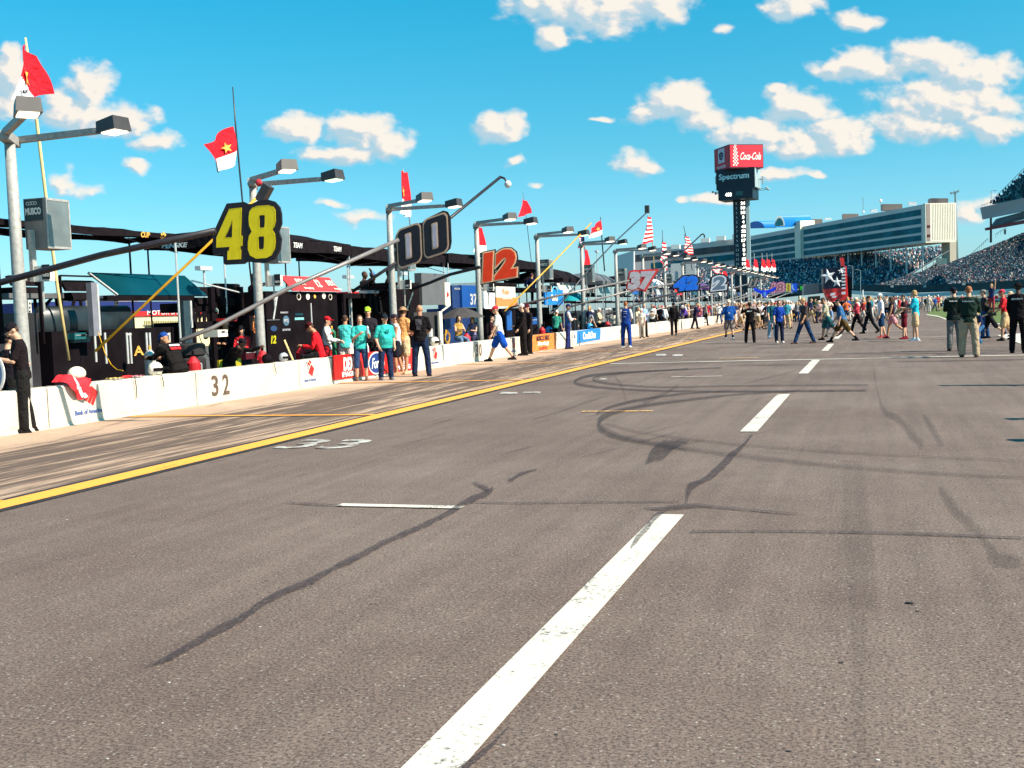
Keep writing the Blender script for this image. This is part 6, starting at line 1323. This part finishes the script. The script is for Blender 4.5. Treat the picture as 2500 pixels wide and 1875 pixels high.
            e=MB(); e.tube([at(.26,.135+belly*.8),at(.42,.125,-.06),at(.52,.07,-.07)],.004,4); t.l('lanyard',e,NB,so_)
        elif x=='holster': e=MB(); e.box(at(-.05,-.03,.2),(.05,.08,.16)); t.l('holster',e,K1)
        elif x=='headset':
            for sd in(-1,1): e=MB(); e.ell(H(sd*.088,-.01,.0),(.02*s,.036*s,.042*s),9,6,HR); t.l('ear_muff',e,K1,o)
            e=MB(); e.tube([H(.088*math.cos(g),-.01,.10*math.sin(g)+.01) for g in [math.pi*k/10 for k in range(11)]],.008,5); t.l('headband',e,K1,o)
    return t
W_=((22,8,2),(-18,18,2)); W2=((-18,18,2),(20,6,2)); SWG=((-22,6,12,0),(24,6,22,0)); SWG2=((24,6,22,0),(-22,6,12,0)); ST1=((2,2,5),(-2,2,5)); RELAX=((4,10,14,4),(2,10,16,4)); POCK=((-6,16,34,14),(-6,16,34,14)); FOLD=((22,6,78,62),(18,6,82,60)); PHONE=((20,8,82,32),(20,8,82,34)); HIPS=((-14,34,62,42),(-14,34,62,42))
TURQ='3cc4bc'
GW='people standing along the pit wall'; GC='people walking across the pit lane'; GO='crew members behind the wall'; GX='crowd far down the pit lane'
# -------- left foreground
person('young man in black cap and polo looking down at his phone, far left',foot=(64,1056),rel=268,h=1.72,shirt='1a1014',pants='1c1a1a',cap='17121a',arms=PHONE,lean=4,hp=34,q=0,b=.93,legs=((3,3,3),(-5,3,4)),group=GW,extra=('belt',('hold',0,(.08,.15,.015),'101014','phone'),('chest','c8c8cc',.34,.06,.05,-.08),('hold',1,(.01,.01,.01),'101014','key_ring')))
person('bearded crewman in a dark cap at the left edge behind the wall',top=(14,818),X=-13.3,rel=60,shirt='17101a',pants='141414',cap='141016',skin='l',arms=PHONE,hp=22,q=1,extra=('beard',),group=GO)
person('crewman in black suit and blue headgear sitting on the wall, back turned',xy=(-12.78,18.3),rel=318,h=1.74,shirt='1a1616',sl=1.,pants='1a1616',hair='bk',hs='bald',skin='t',cap='1d4a9a',legs=((86,84,10),(80,80,10)),arms=((34,12,40,22),(30,12,44,20)),lean=30,hp=20,q=0,b=1.15,seat=WH,group=GO,extra=(('backpatch','e8e4e0',.43,.26,.035),('backpatch','e02830',.36,.26,.05),'belt'))
person('crewman in black leaning over the wall with one arm stretched along its top',top=(556,855),X=-13.25,rel=140,h=1.6,shirt='141012',sl=1.,pants='141414',skin='d',cap='16121a',lean=52,hp=-18,zb=-.12,arms=((60,10,20,0),(70,14,6,-30)),q=1,group=GO)
person('crewman in black and white suit behind the grey boom',top=(525,752),X=-15.2,rel=200,shirt='b8b4a8',sl=1.,pants='17161a',skin='l',cap='e8e0c8',arms=PHONE,group=GO,extra=(('chest','17161a',.25,.2,.12),))
person('crewman in dark suit and white cap beside the one in white and black',top=(552,782),X=-14.8,rel=215,shirt='16121a',sl=1.,pants='17161a',cap='d8d0c0',skin='t',arms=FOLD,group=GO)
person('crewman in red racing shirt with white lettering, left of second light pole',top=(590,796),X=-14.3,rel=195,shirt='e83038',sl=.95,pants='4a5566',cap='141216',skin='l',arms=FOLD,group=GO,extra=(('chest','f0e8e8',.36,.2,.03),('chest','f0e8e8',.26,.2,.03)))
person('small figure in teal shirt and blue trousers behind the red shirted crewman',top=(612,806),X=-14.9,rel=30,shirt='1f7a8a',pants='2a8ad8',skin='l',group=GO)
person('crewman in red jacket sitting on the wall with his head bowed, facing left',xy=(-12.85,24.25),rel=275,h=1.78,shirt='e01c28',sl=1.,pants='18161a',cap='4a1018',skin='t',legs=((84,80,8),(88,86,10)),arms=((6,6,86,20),(10,6,80,20)),lean=16,hp=34,q=0,b=1.2,seat=WH,group=GO)
person('crewman in red cap with white and red racing suit standing behind the red banner',top=(795,774),X=-13.4,rel=100,shirt='ece4e0',sl=1.,pants='b01824',cap='e0202c',capback=False,skin='l',arms=((16,8,62,20),(16,8,60,10)),q=0,group=GO,extra=(('chest','e02830',.36,.22,.04),'belt'))
person('man in turquoise sleeveless shirt and white shorts seen from behind',foot=(848,926),rel=14,h=1.68,shirt='52cfc9',sl=0,pants='ecdcd4',bl=.42,shoe='28233a',skin='t',hair='br',legs=((2,4,4),(8,10,2)),arms=((14,10,40,16),(18,8,50,24)),q=0,b=1.05,group=GW)
person('short haired woman in turquoise T-shirt and capri jeans facing the camera',foot=(884,930),rel=172,h=1.66,shirt=TURQ,pants='2f4a72',bl=.7,shoe='8a6a60',skin='l',hair='br',hs='mid',fem=True,legs=((3,3,3),(-2,3,3)),arms=((30,14,90,20),(14,12,118,46)),q=0,b=1.12,group=GW,extra=(('bottle',0),),sl=.48)
person('stocky man in turquoise T-shirt, jeans and dark cap with hands in his pockets',foot=(944,928),rel=158,h=1.66,shirt='36bdb5',pants='1f2f50',shoe='8a8488',skin='l',hair='gr',cap='16202c',arms=POCK,belly=.06,b=1.16,q=0,group=GW,extra=(('chest','2a9a98',.36,.09,.10),),sl=.48)
person('woman in white tank top and sunglasses between turquoise man and orange shirt',foot=(972,916),rel=262,h=1.66,shirt='f0ece8',sl=0,pants='20202c',bl=.38,shoe='c89878',skin='t',hair='br',cap='3a3040',fem=True,arms=((10,6,20,4),(14,10,50,10)),legs=((10,14,3),(-8,6,3)),q=0,group=GW,extra=('glasses',))
person('tall man in orange polo, khaki shorts and straw hat, half hidden behind the group',foot=(988,914),rel=40,h=1.84,shirt='f0a868',pants='d8b890',bl=.45,shoe='c8a888',skin='t',hair='br',cap='!b08a6a',arms=((10,10,64,30),(10,8,70,34)),q=0,group=GW)
person('lime green cap wearer standing behind the woman in the tank top',xy=(-13.15,27.6),rel=185,h=1.88,shirt='28242c',pants='181818',cap='a8d838',skin='l',q=1,group=GO)
person('tall man in black T-shirt with grey back print, standing legs apart',foot=(1030,919),rel=12,h=1.88,shirt='120e12',sl=.46,pants='1d2c4a',shoe='1c1014',skin='t',hs='bald',arms=((14,12,58,30),(14,12,62,32)),legs=((2,2,8),(-2,2,9)),q=0,b=1.06,group=GW,extra=(('backpatch','5a565c',.38,.15,.15),('backpatch','47434a',.25,.11,.12),'belt'))
# walking man in royal shorts
person('walking man in red cap, white polo and royal blue shorts heading left',foot=(1222,882),rel=276,h=1.90,shirt='f0eae2',pants='1050b8',bl=.46,shoe='2a2428',skin='l',hair='gr',cap='d83040',legs=((-22,14,2),(26,4,2)),arms=((12,4,10,0),(-10,6,16,0)),lean=6,hp=12,q=0,group=GW,extra=(('hold',1,(.05,.03,.02),'2a2428','watch'),))
person('seated woman with sunglasses and olive vest under the dark umbrella',top=(1118,778),X=-13.6,rel=150,h=1.62,shirt='b89048',sl=0,pants='6a86a8',skin='l',hair='bk',hs='long',fem=True,legs=((80,70,6),(84,74,6)),arms=((30,10,80,40),(30,10,80,30)),seat=.72,q=1,group=GO,extra=('glasses',))
person('girl in striped tank top sitting behind the wall left of the fourth light pole',top=(1154,792),X=-13.6,rel=200,h=1.5,shirt='8a80a8',sl=0,pants='30304a',skin='l',hair='br',hs='long',fem=True,legs=((80,70,6),(84,74,6)),arms=((30,10,70,30),(30,10,60,20)),seat=.72,q=1,group=GO)
person('crewman in black firesuit and white visor cap facing left beside the orange banner',foot=(1280,868),rel=262,h=1.88,shirt='1c1416',sl=1.,pants='1c1416',shoe='17121a',cap='e0d8d0',skin='l',hair='br',legs=((0,4,3),(6,8,3)),arms=((8,8,26,0),(8,8,60,20)),q=0,b=1.08,group=GW,extra=('belt',('chest','d8d0c8',.36,.05,.04,.08)))
person('second crewman in black firesuit standing close behind the one in the white visor cap',foot=(1293,864),rel=235,h=1.86,shirt='201719',sl=1.,pants='1e1618',cap='5a1420',skin='l',arms=RELAX,q=1,group=GW)
for lab,tp,X,r,kw in (('crewman in black T-shirt and red trim behind the wall left of the walking man',(1198,772),-13.6,100,dict(shirt='3a1820',sl=.5,pants='17161a')),
 ('crewman in green shirt and white cap bending over behind the wall',(1356,758),-13.5,20,dict(shirt='3a9a84',cap='f0e8e0',pants='141a20',lean=12)),
 ('small figure in navy shirt just left of the crewman with folded arms',(1368,778),-13.4,200,dict(shirt='1c2450',pants='141a30')),
 ('crewman in grey shirt with white helmet behind the bright blue banner',(1436,756),-13.5,60,dict(shirt='a8a4a8',cap='f4f0ea',pants='30303a',lean=18)),
 ('crewman in white cap half hidden by the fifth light pole',(1422,757),-14.2,200,dict(shirt='48525e',cap='f0ece8',pants='17161a')),
 ('dark suited crewman far behind the orange banner',(1318,766),-15.,180,dict(shirt='141218',pants='141218',skin='d'))):
    person(lab,top=tp,X=X,rel=r,q=1,group=GO,**kw)
person('crewman in white, blue and navy suit with folded arms facing right beside the blue banner',foot=(1388,852),rel=82,h=1.84,shirt='2a62a0',sl=1.,pants='26306a',shoe='20141c',cap='1c2858',skin='l',sleeve='ece8e4',arms=FOLD,q=0,group=GW,extra=('belt',))
person('pit crewman in deep blue suit with one red leg seen from behind',foot=(1530,848),rel=12,h=1.86,shirt='123a86',sl=.4,pants='163e92',shoe='e8e4e0',skin='l',hair='rd',sleeve='e8e0e0',arms=((10,8,40,10),(10,10,60,30)),legs=((2,2,5),(-2,2,5)),q=0,group=GW,extra=(('backpatch','d8dce8',.42,.14,.02),('backpatch','c0c8e0',.34,.12,.02),('backpatch','8a9ac8',.22,.12,.03)))
Y=lambda lab,foot,rel,**k:person(lab,foot=foot,rel=rel,q=k.pop('q',1),group=k.pop('group',GW),**k)
Y('blonde woman in cream dress sitting by the wall behind the deep blue suit',(1560,818),150,h=1.62,shirt='f0d8b8',pants='f0d0b0',bl=.4,hair='bl',hs='long',fem=True,arms=PHONE)
Y('woman in white cap and cream clothes beside the blonde woman',(1568,826),190,h=1.55,shirt='f2e2d0',pants='f0dcc8',bl=1.,cap='f4ece4',hair='bl',fem=True,arms=RELAX)
Y('man in light blue shirt and black trousers standing left of the bearded man in white',(1573,823),150,h=1.80,shirt='9ab4e0',sl=1.,pants='17131a',hair='gr',arms=FOLD)
Y('man in white lettered sweatshirt and sunglasses with clasped hands',(1594,814),185,h=1.80,shirt='efe4d8',sl=1.,pants='1c2028',skin='l',arms=FOLD,extra=('glasses',('chest','4a3a30',.34,.18,.05)))
Y('person in white and pale blue sitting on the wall left of the black firesuit',(1622,806),120,h=1.70,shirt='e4ecf4',sl=1.,pants='24242c',lean=14)
Y('dark haired person in black beside the one in white and pale blue',(1612,806),200,h=1.72,shirt='1a1420',pants='1c1c24',hair='rd')
Y('man in black firesuit walking toward the camera near the wall gap',(1646,819),178,h=1.84,shirt='140e12',sl=1.,pants='140e12',cap='201820',skin='d',arms=RELAX,legs=W2,extra=('glasses',))
Y('crew member in purple and black suit bending over the wall',(1676,800),230,h=1.72,shirt='6a48a8',sl=1.,pants='1c1428',cap='e8e4f0',lean=28)
Y('man in navy suit leaning right with legs apart beside the lit pole',(1697,803),100,h=1.84,shirt='1c1c44',sl=1.,pants='17142a',lean=12,legs=((-14,6,6),(16,6,6)),arms=PHONE)
Y('person in pink and purple suit between the navy suit and grey shirt',(1708,796),190,h=1.72,shirt='d87880',sl=1.,pants='a870b0',hair='bl')
Y('man in grey shirt and black trousers leaning on one leg by the white notice',(1723,795),70,h=1.76,shirt='a8a09c',sl=1.,pants='141216',hair='gr',legs=((-10,4,3),(10,4,3)))
Y('crewman in blue and white racing top behind the white notice',(1737,781),190,h=1.74,shirt='c8d4e8',sl=1.,pants='30303c',cap='e8c890')
Y('crewman in orange suit behind the far wall',(1748,779),160,h=1.74,shirt='f07a48',sl=1.,pants='e86838',hair='br')
Y('crewman in yellow and black suit bending right of the orange suit',(1762,779),240,h=1.74,shirt='e8c870',sl=1.,pants='20181c',cap='f0d070',lean=20)
# -------- across the lane
person('man in royal blue T-shirt and grey cargo shorts walking toward the camera',foot=(1781,829),rel=176,h=1.80,shirt='1450a0',sl=.5,pants='8a7c74',bl=.46,shoe='d8d0cc',skin='l',hair='br',cap='e8d8c0',sock='17141a',b=1.22,belly=.05,arms=((2,16,16,4),(4,18,20,6)),legs=((8,4,5),(-6,8,5)),q=0,group=GC,extra=('lanyard',))
person('security man in black with white back bar, hands raised',foot=(1832,837),rel=6,h=1.66,shirt='140c10',sl=.9,pants='130c10',shoe='140c10',skin='d',hair='bk',hs='short',b=1.12,legs=((2,2,9),(-2,2,7)),arms=((62,42,128,30),(62,42,128,30)),q=0,group=GC,extra=(('backpatch','f4efe6',.40,.19,.045),'belt','holster'))
person('man in green T-shirt, pale jeans and white cap beside woman in blue polo',foot=(1886,827),rel=168,h=1.74,shirt='1c5a68',pants='8ab0c8',shoe='e8e8ec',cap='f0e8dc',skin='l',arms=SWG,legs=((10,6,2),(-10,10,2)),q=1,group=GC)
person('woman in royal blue polo and dark navy trousers with white shoes',foot=(1903,837),rel=164,h=1.68,shirt='1440a0',pants='14203c',shoe='f4ece0',skin='l',hair='br',hs='mid',fem=True,b=1.1,arms=((2,10,10,0),(6,12,20,0)),legs=((4,3,2),(0,4,2)),q=0,group=GC,extra=(('chest','e8eef4',.10,.035,.06,-.08),'glasses'))
person('tall man in camouflage T-shirt and blue jeans striding left',foot=(1964,839),rel=236,h=1.80,shirt=mat('camo_cloth',(.045,.03,.028),rough=.9,var=.75,vs=9,bump=.8,bs=9),sl=.5,pants='1c3a60',shoe='4a3a34',skin='t',hair='bl',legs=((-20,6,3),(23,2,3)),arms=((14,8,14,0),(-24,10,14,0)),b=1.12,q=0,group=GC,extra=('lanyard',))
person('man in floral cream shirt and teal shorts stepping left with bent knees',foot=(2020,830),rel=262,h=1.76,shirt=mat('floral_cloth',(.42,.37,.26),rough=.9,var=.5,vs=14,bump=.8,bs=9),sl=.5,pants='1f5a62',bl=.44,shoe='3a2420',skin='t',hair='br',legs=((-30,42,2),(16,8,2)),arms=((14,6,20,0),(-6,6,20,0)),lean=10,hp=16,q=0,group=GC)
person('man in blue T-shirt, olive shorts and black socks taking a long stride left',foot=(2058,835),rel=270,h=1.78,shirt='3a6a9a',sl=.48,pants='5a4420',bl=.45,shoe='17121a',sock='141014',skin='l',hair='bk',legs=((-30,12,2),(34,6,2)),arms=((-8,6,14,0),(12,6,18,0)),lean=12,hp=12,belly=.03,q=0,group=GC)
person('child in pale blue behind the man in the olive shorts',foot=(2030,822),rel=250,h=1.4,shirt='7a9ac0',pants='606a88',bl=.5,skin='l',hair='br',q=1,group=GC,legs=W2)
person('woman in red patterned shirt and black trousers with white cap walking left',foot=(2093,813),rel=255,h=1.72,shirt='c84050',sl=.9,pants='1a1016',shoe='e8e0dc',hair='bl',hs='mid',cap='f0e0c8',fem=True,arms=((20,8,60,20),(10,8,70,20)),legs=W2,q=1,group=GC)
person('man in black jacket over white shirt and dark cap looking left',foot=(2123,814),rel=250,h=1.78,shirt='1c1a20',sl=1.,pants='14181e',cap='3a2c28',skin='t',legs=W2,arms=((12,8,30,4),(-12,8,20,0)),q=1,group=GC,extra=(('chest','b8c4cc',.3,.10,.26),))
person('man in white T-shirt, navy shorts and white cap seen from the side',foot=(2152,825),rel=256,h=1.80,shirt='e4e4f0',sl=.48,pants='1c3c60',bl=.46,shoe='a84848',skin='l',hair='gr',cap='f4f0ec',legs=((6,6,3),(-8,10,3)),arms=((4,6,14,0),(0,6,12,0)),q=0,group=GC)
person('woman in dark tank top and pink shorts walking left with trailing foot lifted',foot=(2178,826),rel=262,h=1.68,shirt='2a1420',sl=0,pants='e89aa0',bl=.30,shoe='5a1a24',skin='t',hair='br',hs='long',fem=True,legs=((-26,30,2),(14,4,2)),arms=((10,4,14,0),(-10,4,12,0)),q=0,group=GC)
person('person in dark clothes with red bag and red shoes half hidden behind the turquoise shirt',foot=(2208,828),rel=262,h=1.72,shirt='3a2028',pants='6a1420',bl=.45,shoe='8a2030',skin='l',hair='br',arms=((14,6,40,0),(14,6,40,0)),q=1,group=GC)
person('long haired youth in bright turquoise T-shirt and khaki shorts with outstretched hand',foot=(2236,832),rel=276,h=1.86,shirt='20b4cc',sl=.5,pants='d8b088',bl=.42,shoe='dfe6ea',skin='l',hair='bl',hs='mid',legs=((-3,3,5),(8,6,4)),arms=((24,6,68,4),(20,6,66,4)),q=0,group=GC)
M_GB=cloth('1c2e26',.8)
person('left officer in dark green jacket, grey trousers and navy cap seen from behind',foot=(2330,857),rel=352,h=1.84,shirt='14231f',sl=1.,pants='767472',shoe='17141a',hair='bk',cap='141426',skin='l',b=1.18,legs=((1,2,3),(-1,2,4)),arms=((20,8,70,34),(20,8,70,36)),q=0,group=GC,extra=(('back','Public Safety',M_WPR,.42),'belt','holster'))
person('right officer in green jacket and baggy khaki trousers seen from behind',foot=(2366,872),rel=4,h=1.84,shirt='1c3028',sl=1.,pants='b8a084',shoe='3a2c28',hair='rd',skin='l',b=1.26,lw=1.2,legs=((2,2,7),(-2,2,7)),arms=((18,10,72,36),(20,10,70,36)),q=0,group=GC,extra=(('back','Public Safety',M_WPR,.42),'belt','holster'))
person('ginger haired boy in black T-shirt and black shorts running left behind the officers',foot=(2418,826),rel=258,h=1.45,shirt='141418',pants='16161c',bl=.46,shoe='1c2840',skin='l',hair='rd',hs='mid',legs=((-34,20,2),(26,8,2)),arms=((20,6,40,10),(-16,6,30,0)),lean=8,q=1,group=GC)
person('man in dark shirt and grey cap carrying a child behind the officers',foot=(2404,826),rel=285,h=1.78,shirt='3a3038',pants='2a4a78',cap='9a9088',skin='l',arms=FOLD,q=1,group=GC)
person('small child with raised arm carried on shoulders behind the officers',foot=(2422,826),zb=.95,rel=200,h=1.05,shirt='2a3460',sl=0,pants='a83848',hair='bl',hs='long',arms=((168,14,4,0),(8,8,14,0)),q=1,group=GC)
person('man in red T-shirt, red cap and khaki shorts walking left with gear in hand',foot=(2454,832),rel=268,h=1.76,shirt='d82830',sl=.5,pants='d0ac80',bl=.46,shoe='141418',skin='t',cap='e04050',legs=((10,6,3),(-10,14,3)),arms=((14,6,34,0),(24,6,44,0)),lean=6,q=1,group=GC,extra=(('hold',0,(.16,.26,.10),'2a2a2a','camera_bag'),))
person('woman in maroon with pale hat behind the red shirted man',foot=(2470,822),rel=240,h=1.68,shirt='8a1c30',pants='6a1a28',bl=.5,cap='!d8b898',hair='br',fem=True,q=1,group=GC)
person('man in black jacket and black hat cut off by the right edge',foot=(2486,862),rel=8,h=1.88,shirt='100a10',sl=1.,pants='100a10',shoe='18121a',hair='bk',cap='!100c12',skin='d',b=1.16,arms=((10,10,30,10),(10,10,30,10)),legs=((2,2,5),(-2,2,5)),q=0,group=GC,extra=(('back','SECURITY',M_WPR,.40),'belt'))
person('kneeling photographer in blue behind the officers legs',foot=(2395,838),rel=230,h=1.3,shirt='1c3058',pants='3a6a98',shoe='2a6a90',skin='l',hair='bk',legs=((50,70,6),(30,80,6)),lean=20,q=1,group=GC)
# -------- spectators up on the wagon decks
for lab,u,v,X,r,kw in (('spectator with raised hand silhouetted on the wagon deck left of the 00 board',887,663,-15.2,120,dict(shirt='201014',arms=((110,10,80,30),(30,8,60,10)))),
 ('spectator in light blue cap sitting on the wagon deck',906,664,-15.3,100,dict(shirt='1a1014',cap='5a90c8')),
 ('spectator in dark cap at the right end of the wagon deck',946,661,-15.2,100,dict(shirt='180e12',cap='1a1014')),
 ('crew chief seated behind the second light pole wearing white sleeve panels',616,669,-15.2,60,dict(shirt='3a1018',cap='180c10',hair='bk')),
 ('man in navy shirt seen from behind on the deck right of the 12 board',1297,667,-15.6,20,dict(shirt='101c48',arms=HIPS,b=1.2)),
 ('person in white cap beside the orange umbrella',1371,697,-15.8,300,dict(shirt='e8e0dc',cap='f4ece8'))):
    p=AX(u,v,X); person(lab,xy=(X,p.y),zb=0.,rel=r,q=1,skin='d' if 'navy' not in lab else 't',pants='141216',seat=p.z-.90,legs=((85,80,6),(85,80,6)),group='spectators on the wagon decks',**kw)
# -------- far crowd: a dozen prototypes, then individual copies with their own colours
random.seed(21)
SC_=['c83038','f0ece8','1c2c58','141218','7a1a28','3a8aa0','e07040','8a8a90','2a5aa8','d8c0a0','5a2030','e8b8b0','30503c','f4d8c8']; CN=['red','white','navy','black','maroon','teal','orange','grey','blue','beige','wine red','pink','dark green','cream']
PC_=['17141c','c8a880','24406a','6a6460','d8d0c8']; PN=['black','khaki','blue jean','grey','pale']
protos=[]
for k in range(8):
    rel=[178,10,262,90,200,250,0,170][k]
    lg=[ST1,ST1,W_,W2,ST1,W2,ST1,W_][k]; am=[FOLD,RELAX,SWG,SWG2,PHONE,SWG2,HIPS,RELAX][k]
    protos.append((rel,dict(legs=lg,arms=am,bl=(.45 if k%3==0 else 1.),cap=(['f0ece8',None,'c83038',None,'17141c',None,None,'e8e0d8'][k]),hair=['br','bl','bk','gr','br','bl','bk','rd'][k],hs='long' if k in(1,5) else 'short',fem=k in(1,5),b=[1.1,.95,1,1.1,1,.92,1.15,1][k])))
made={}
where=lambda u:('left of the white 2 board line' if u<1740 else 'between the blue T-shirt man and the wall' if u<1800 else 'behind the security man in black' if u<1860 else 'behind the woman in royal blue polo' if u<1930 else 'by the flatbed cart' if u<1990 else 'in front of the starred truck' if u<2075 else 'right of the starred truck' if u<2140 else 'behind the man in white T-shirt' if u<2200 else 'left of the officers' if u<2300 else 'behind the officers' if u<2400 else 'near the right edge on the grass side')
seen={}
DESC=['standing with folded arms','with long hair','in mid stride','stepping right','looking down','walking left','with hands on hips','facing the camera']
def crowd_person(u,v,k,ci,pi,hh):
    rel,kw=protos[k]; p=G(u,v); key=k
    lab='far %s person in %s top and %s legwear %s, %s'%(['capped','fair','capped','grey haired','capped','fair','dark haired','capped'][k],CN[ci],PN[pi],DESC[k],where(u))
    while len(lab.split())>16: lab=lab.replace(' legwear','').replace('far ','').replace(' line','') if ' legwear' in lab or 'far ' in lab else ' '.join(lab.split()[:16])
    if lab in seen: return False
    seen[lab]=1
    if key not in made:
        t=person(lab,xy=(p.x,p.y),rel=rel,h=1.75,shirt=SC_[ci],pants=PC_[pi],q=2,group=GX,**kw); made[key]=t.o
        for ch in t.o.children:
            if ch.name.split('.')[0] in('shirt','trousers','shorts'):
                ch.material_slots[0].link='OBJECT'; ch.material_slots[0].material=cl(SC_[ci] if ch.name.startswith('shirt') else PC_[pi])
        t.o.scale=(hh/1.75,)*3; return True
    src=made[key]; r=src.copy(); COL.objects.link(r); r.location=(p.x,p.y,0); r.rotation_euler=(0,0,-(math.atan2(p.x,p.y)+rad(rel+random.uniform(-20,20)))); r['label']=lab; r.scale=(hh/1.75,)*3
    def cp(o,par):
        c=o.copy(); COL.objects.link(c); c.parent=par
        nm=c.name.split('.')[0]
        if nm in('shirt','trousers','shorts'): c.material_slots[0].link='OBJECT'; c.material_slots[0].material=cl(SC_[ci] if nm=='shirt' else PC_[pi])
        for g_ in o.children: cp(g_,c)
    for ch in src.children: cp(ch,r)
    return True
spots=[]
for u0,u1,v0,v1,n in ((1660,1800,766,783,22),(1790,1930,770,800,36),(1930,2080,762,790,26),(2070,2200,758,795,34),(2190,2300,752,772,34),(2100,2330,745,752,26),(2300,2480,748,766,14)):
    for k in range(n): spots.append((u0+(u1-u0)*(k+random.random())/n,random.uniform(v0,v1)))
spots+=[(1855,792),(1915,790),(1998,787),(2283,771),(2290,770),(2268,772),(2150,785),(2175,782),(2110,790),(2200,778)]
for (u,v) in spots:
    for tr_ in range(14):
        if crowd_person(u,v-.0367*(u-2000),random.randrange(8),random.choice([0,1,1,2,3,4,5,6,7,8,9,9,11,12,13,13]),random.randrange(5),random.uniform(1.6,1.85)): break
# crew behind the wall further down
random.seed(5)
for k in range(26):
    y=49+k*4.3+random.random()*2; x=-13.4-random.random()*1.2; ci=random.randrange(14); pi=random.randrange(2); kk=random.randrange(8)
    q=Vector((x,y,1.7))-EYE; u=1250+FX*q.dot(RT)/q.dot(FW)
    lab='crew member in %s top behind the wall %s, %s'%(CN[ci],['near the blue banner','past the 37 board','under the 42 board','under the 2 board','past the 11 board'][min(4,int((u-1450)/70)) if u>1450 else 0],DESC[kk])
    if lab in seen or kk not in made: continue
    seen[lab]=1; src=made[kk]; r=src.copy(); COL.objects.link(r); r.location=(x,y,0); r.rotation_euler=(0,0,random.uniform(0,6.28)); r['label']=lab; r['group']='crew members far down behind the wall'
    for ch in src.children:
        c=ch.copy(); COL.objects.link(c); c.parent=r; nm=c.name.split('.')[0]
        if nm in('shirt','trousers','shorts'): c.material_slots[0].link='OBJECT'; c.material_slots[0].material=cl(SC_[ci] if nm=='shirt' else PC_[pi])
        for g_ in ch.children: c2=g_.copy(); COL.objects.link(c2); c2.parent=c

# bystanders just right of the frame: their shadows reach into the picture
for lab,x,y,sh in (('bystander in grey shirt standing right of the frame, its shadow crossing the lane',3.05,21.05,'8a8a90'),('bystander in navy shirt right of the frame casting the middle short shadow',3.55,15.2,'1c2c58'),('bystander in white shirt right of the frame casting the nearest short shadow',3.35,12.95,'e8e0d8')):
    person(lab,xy=(x,y),rel=190,h=1.8,shirt=sh,pants='24406a',cap='17141c',arms=RELAX,q=1,group='bystanders right of the frame')
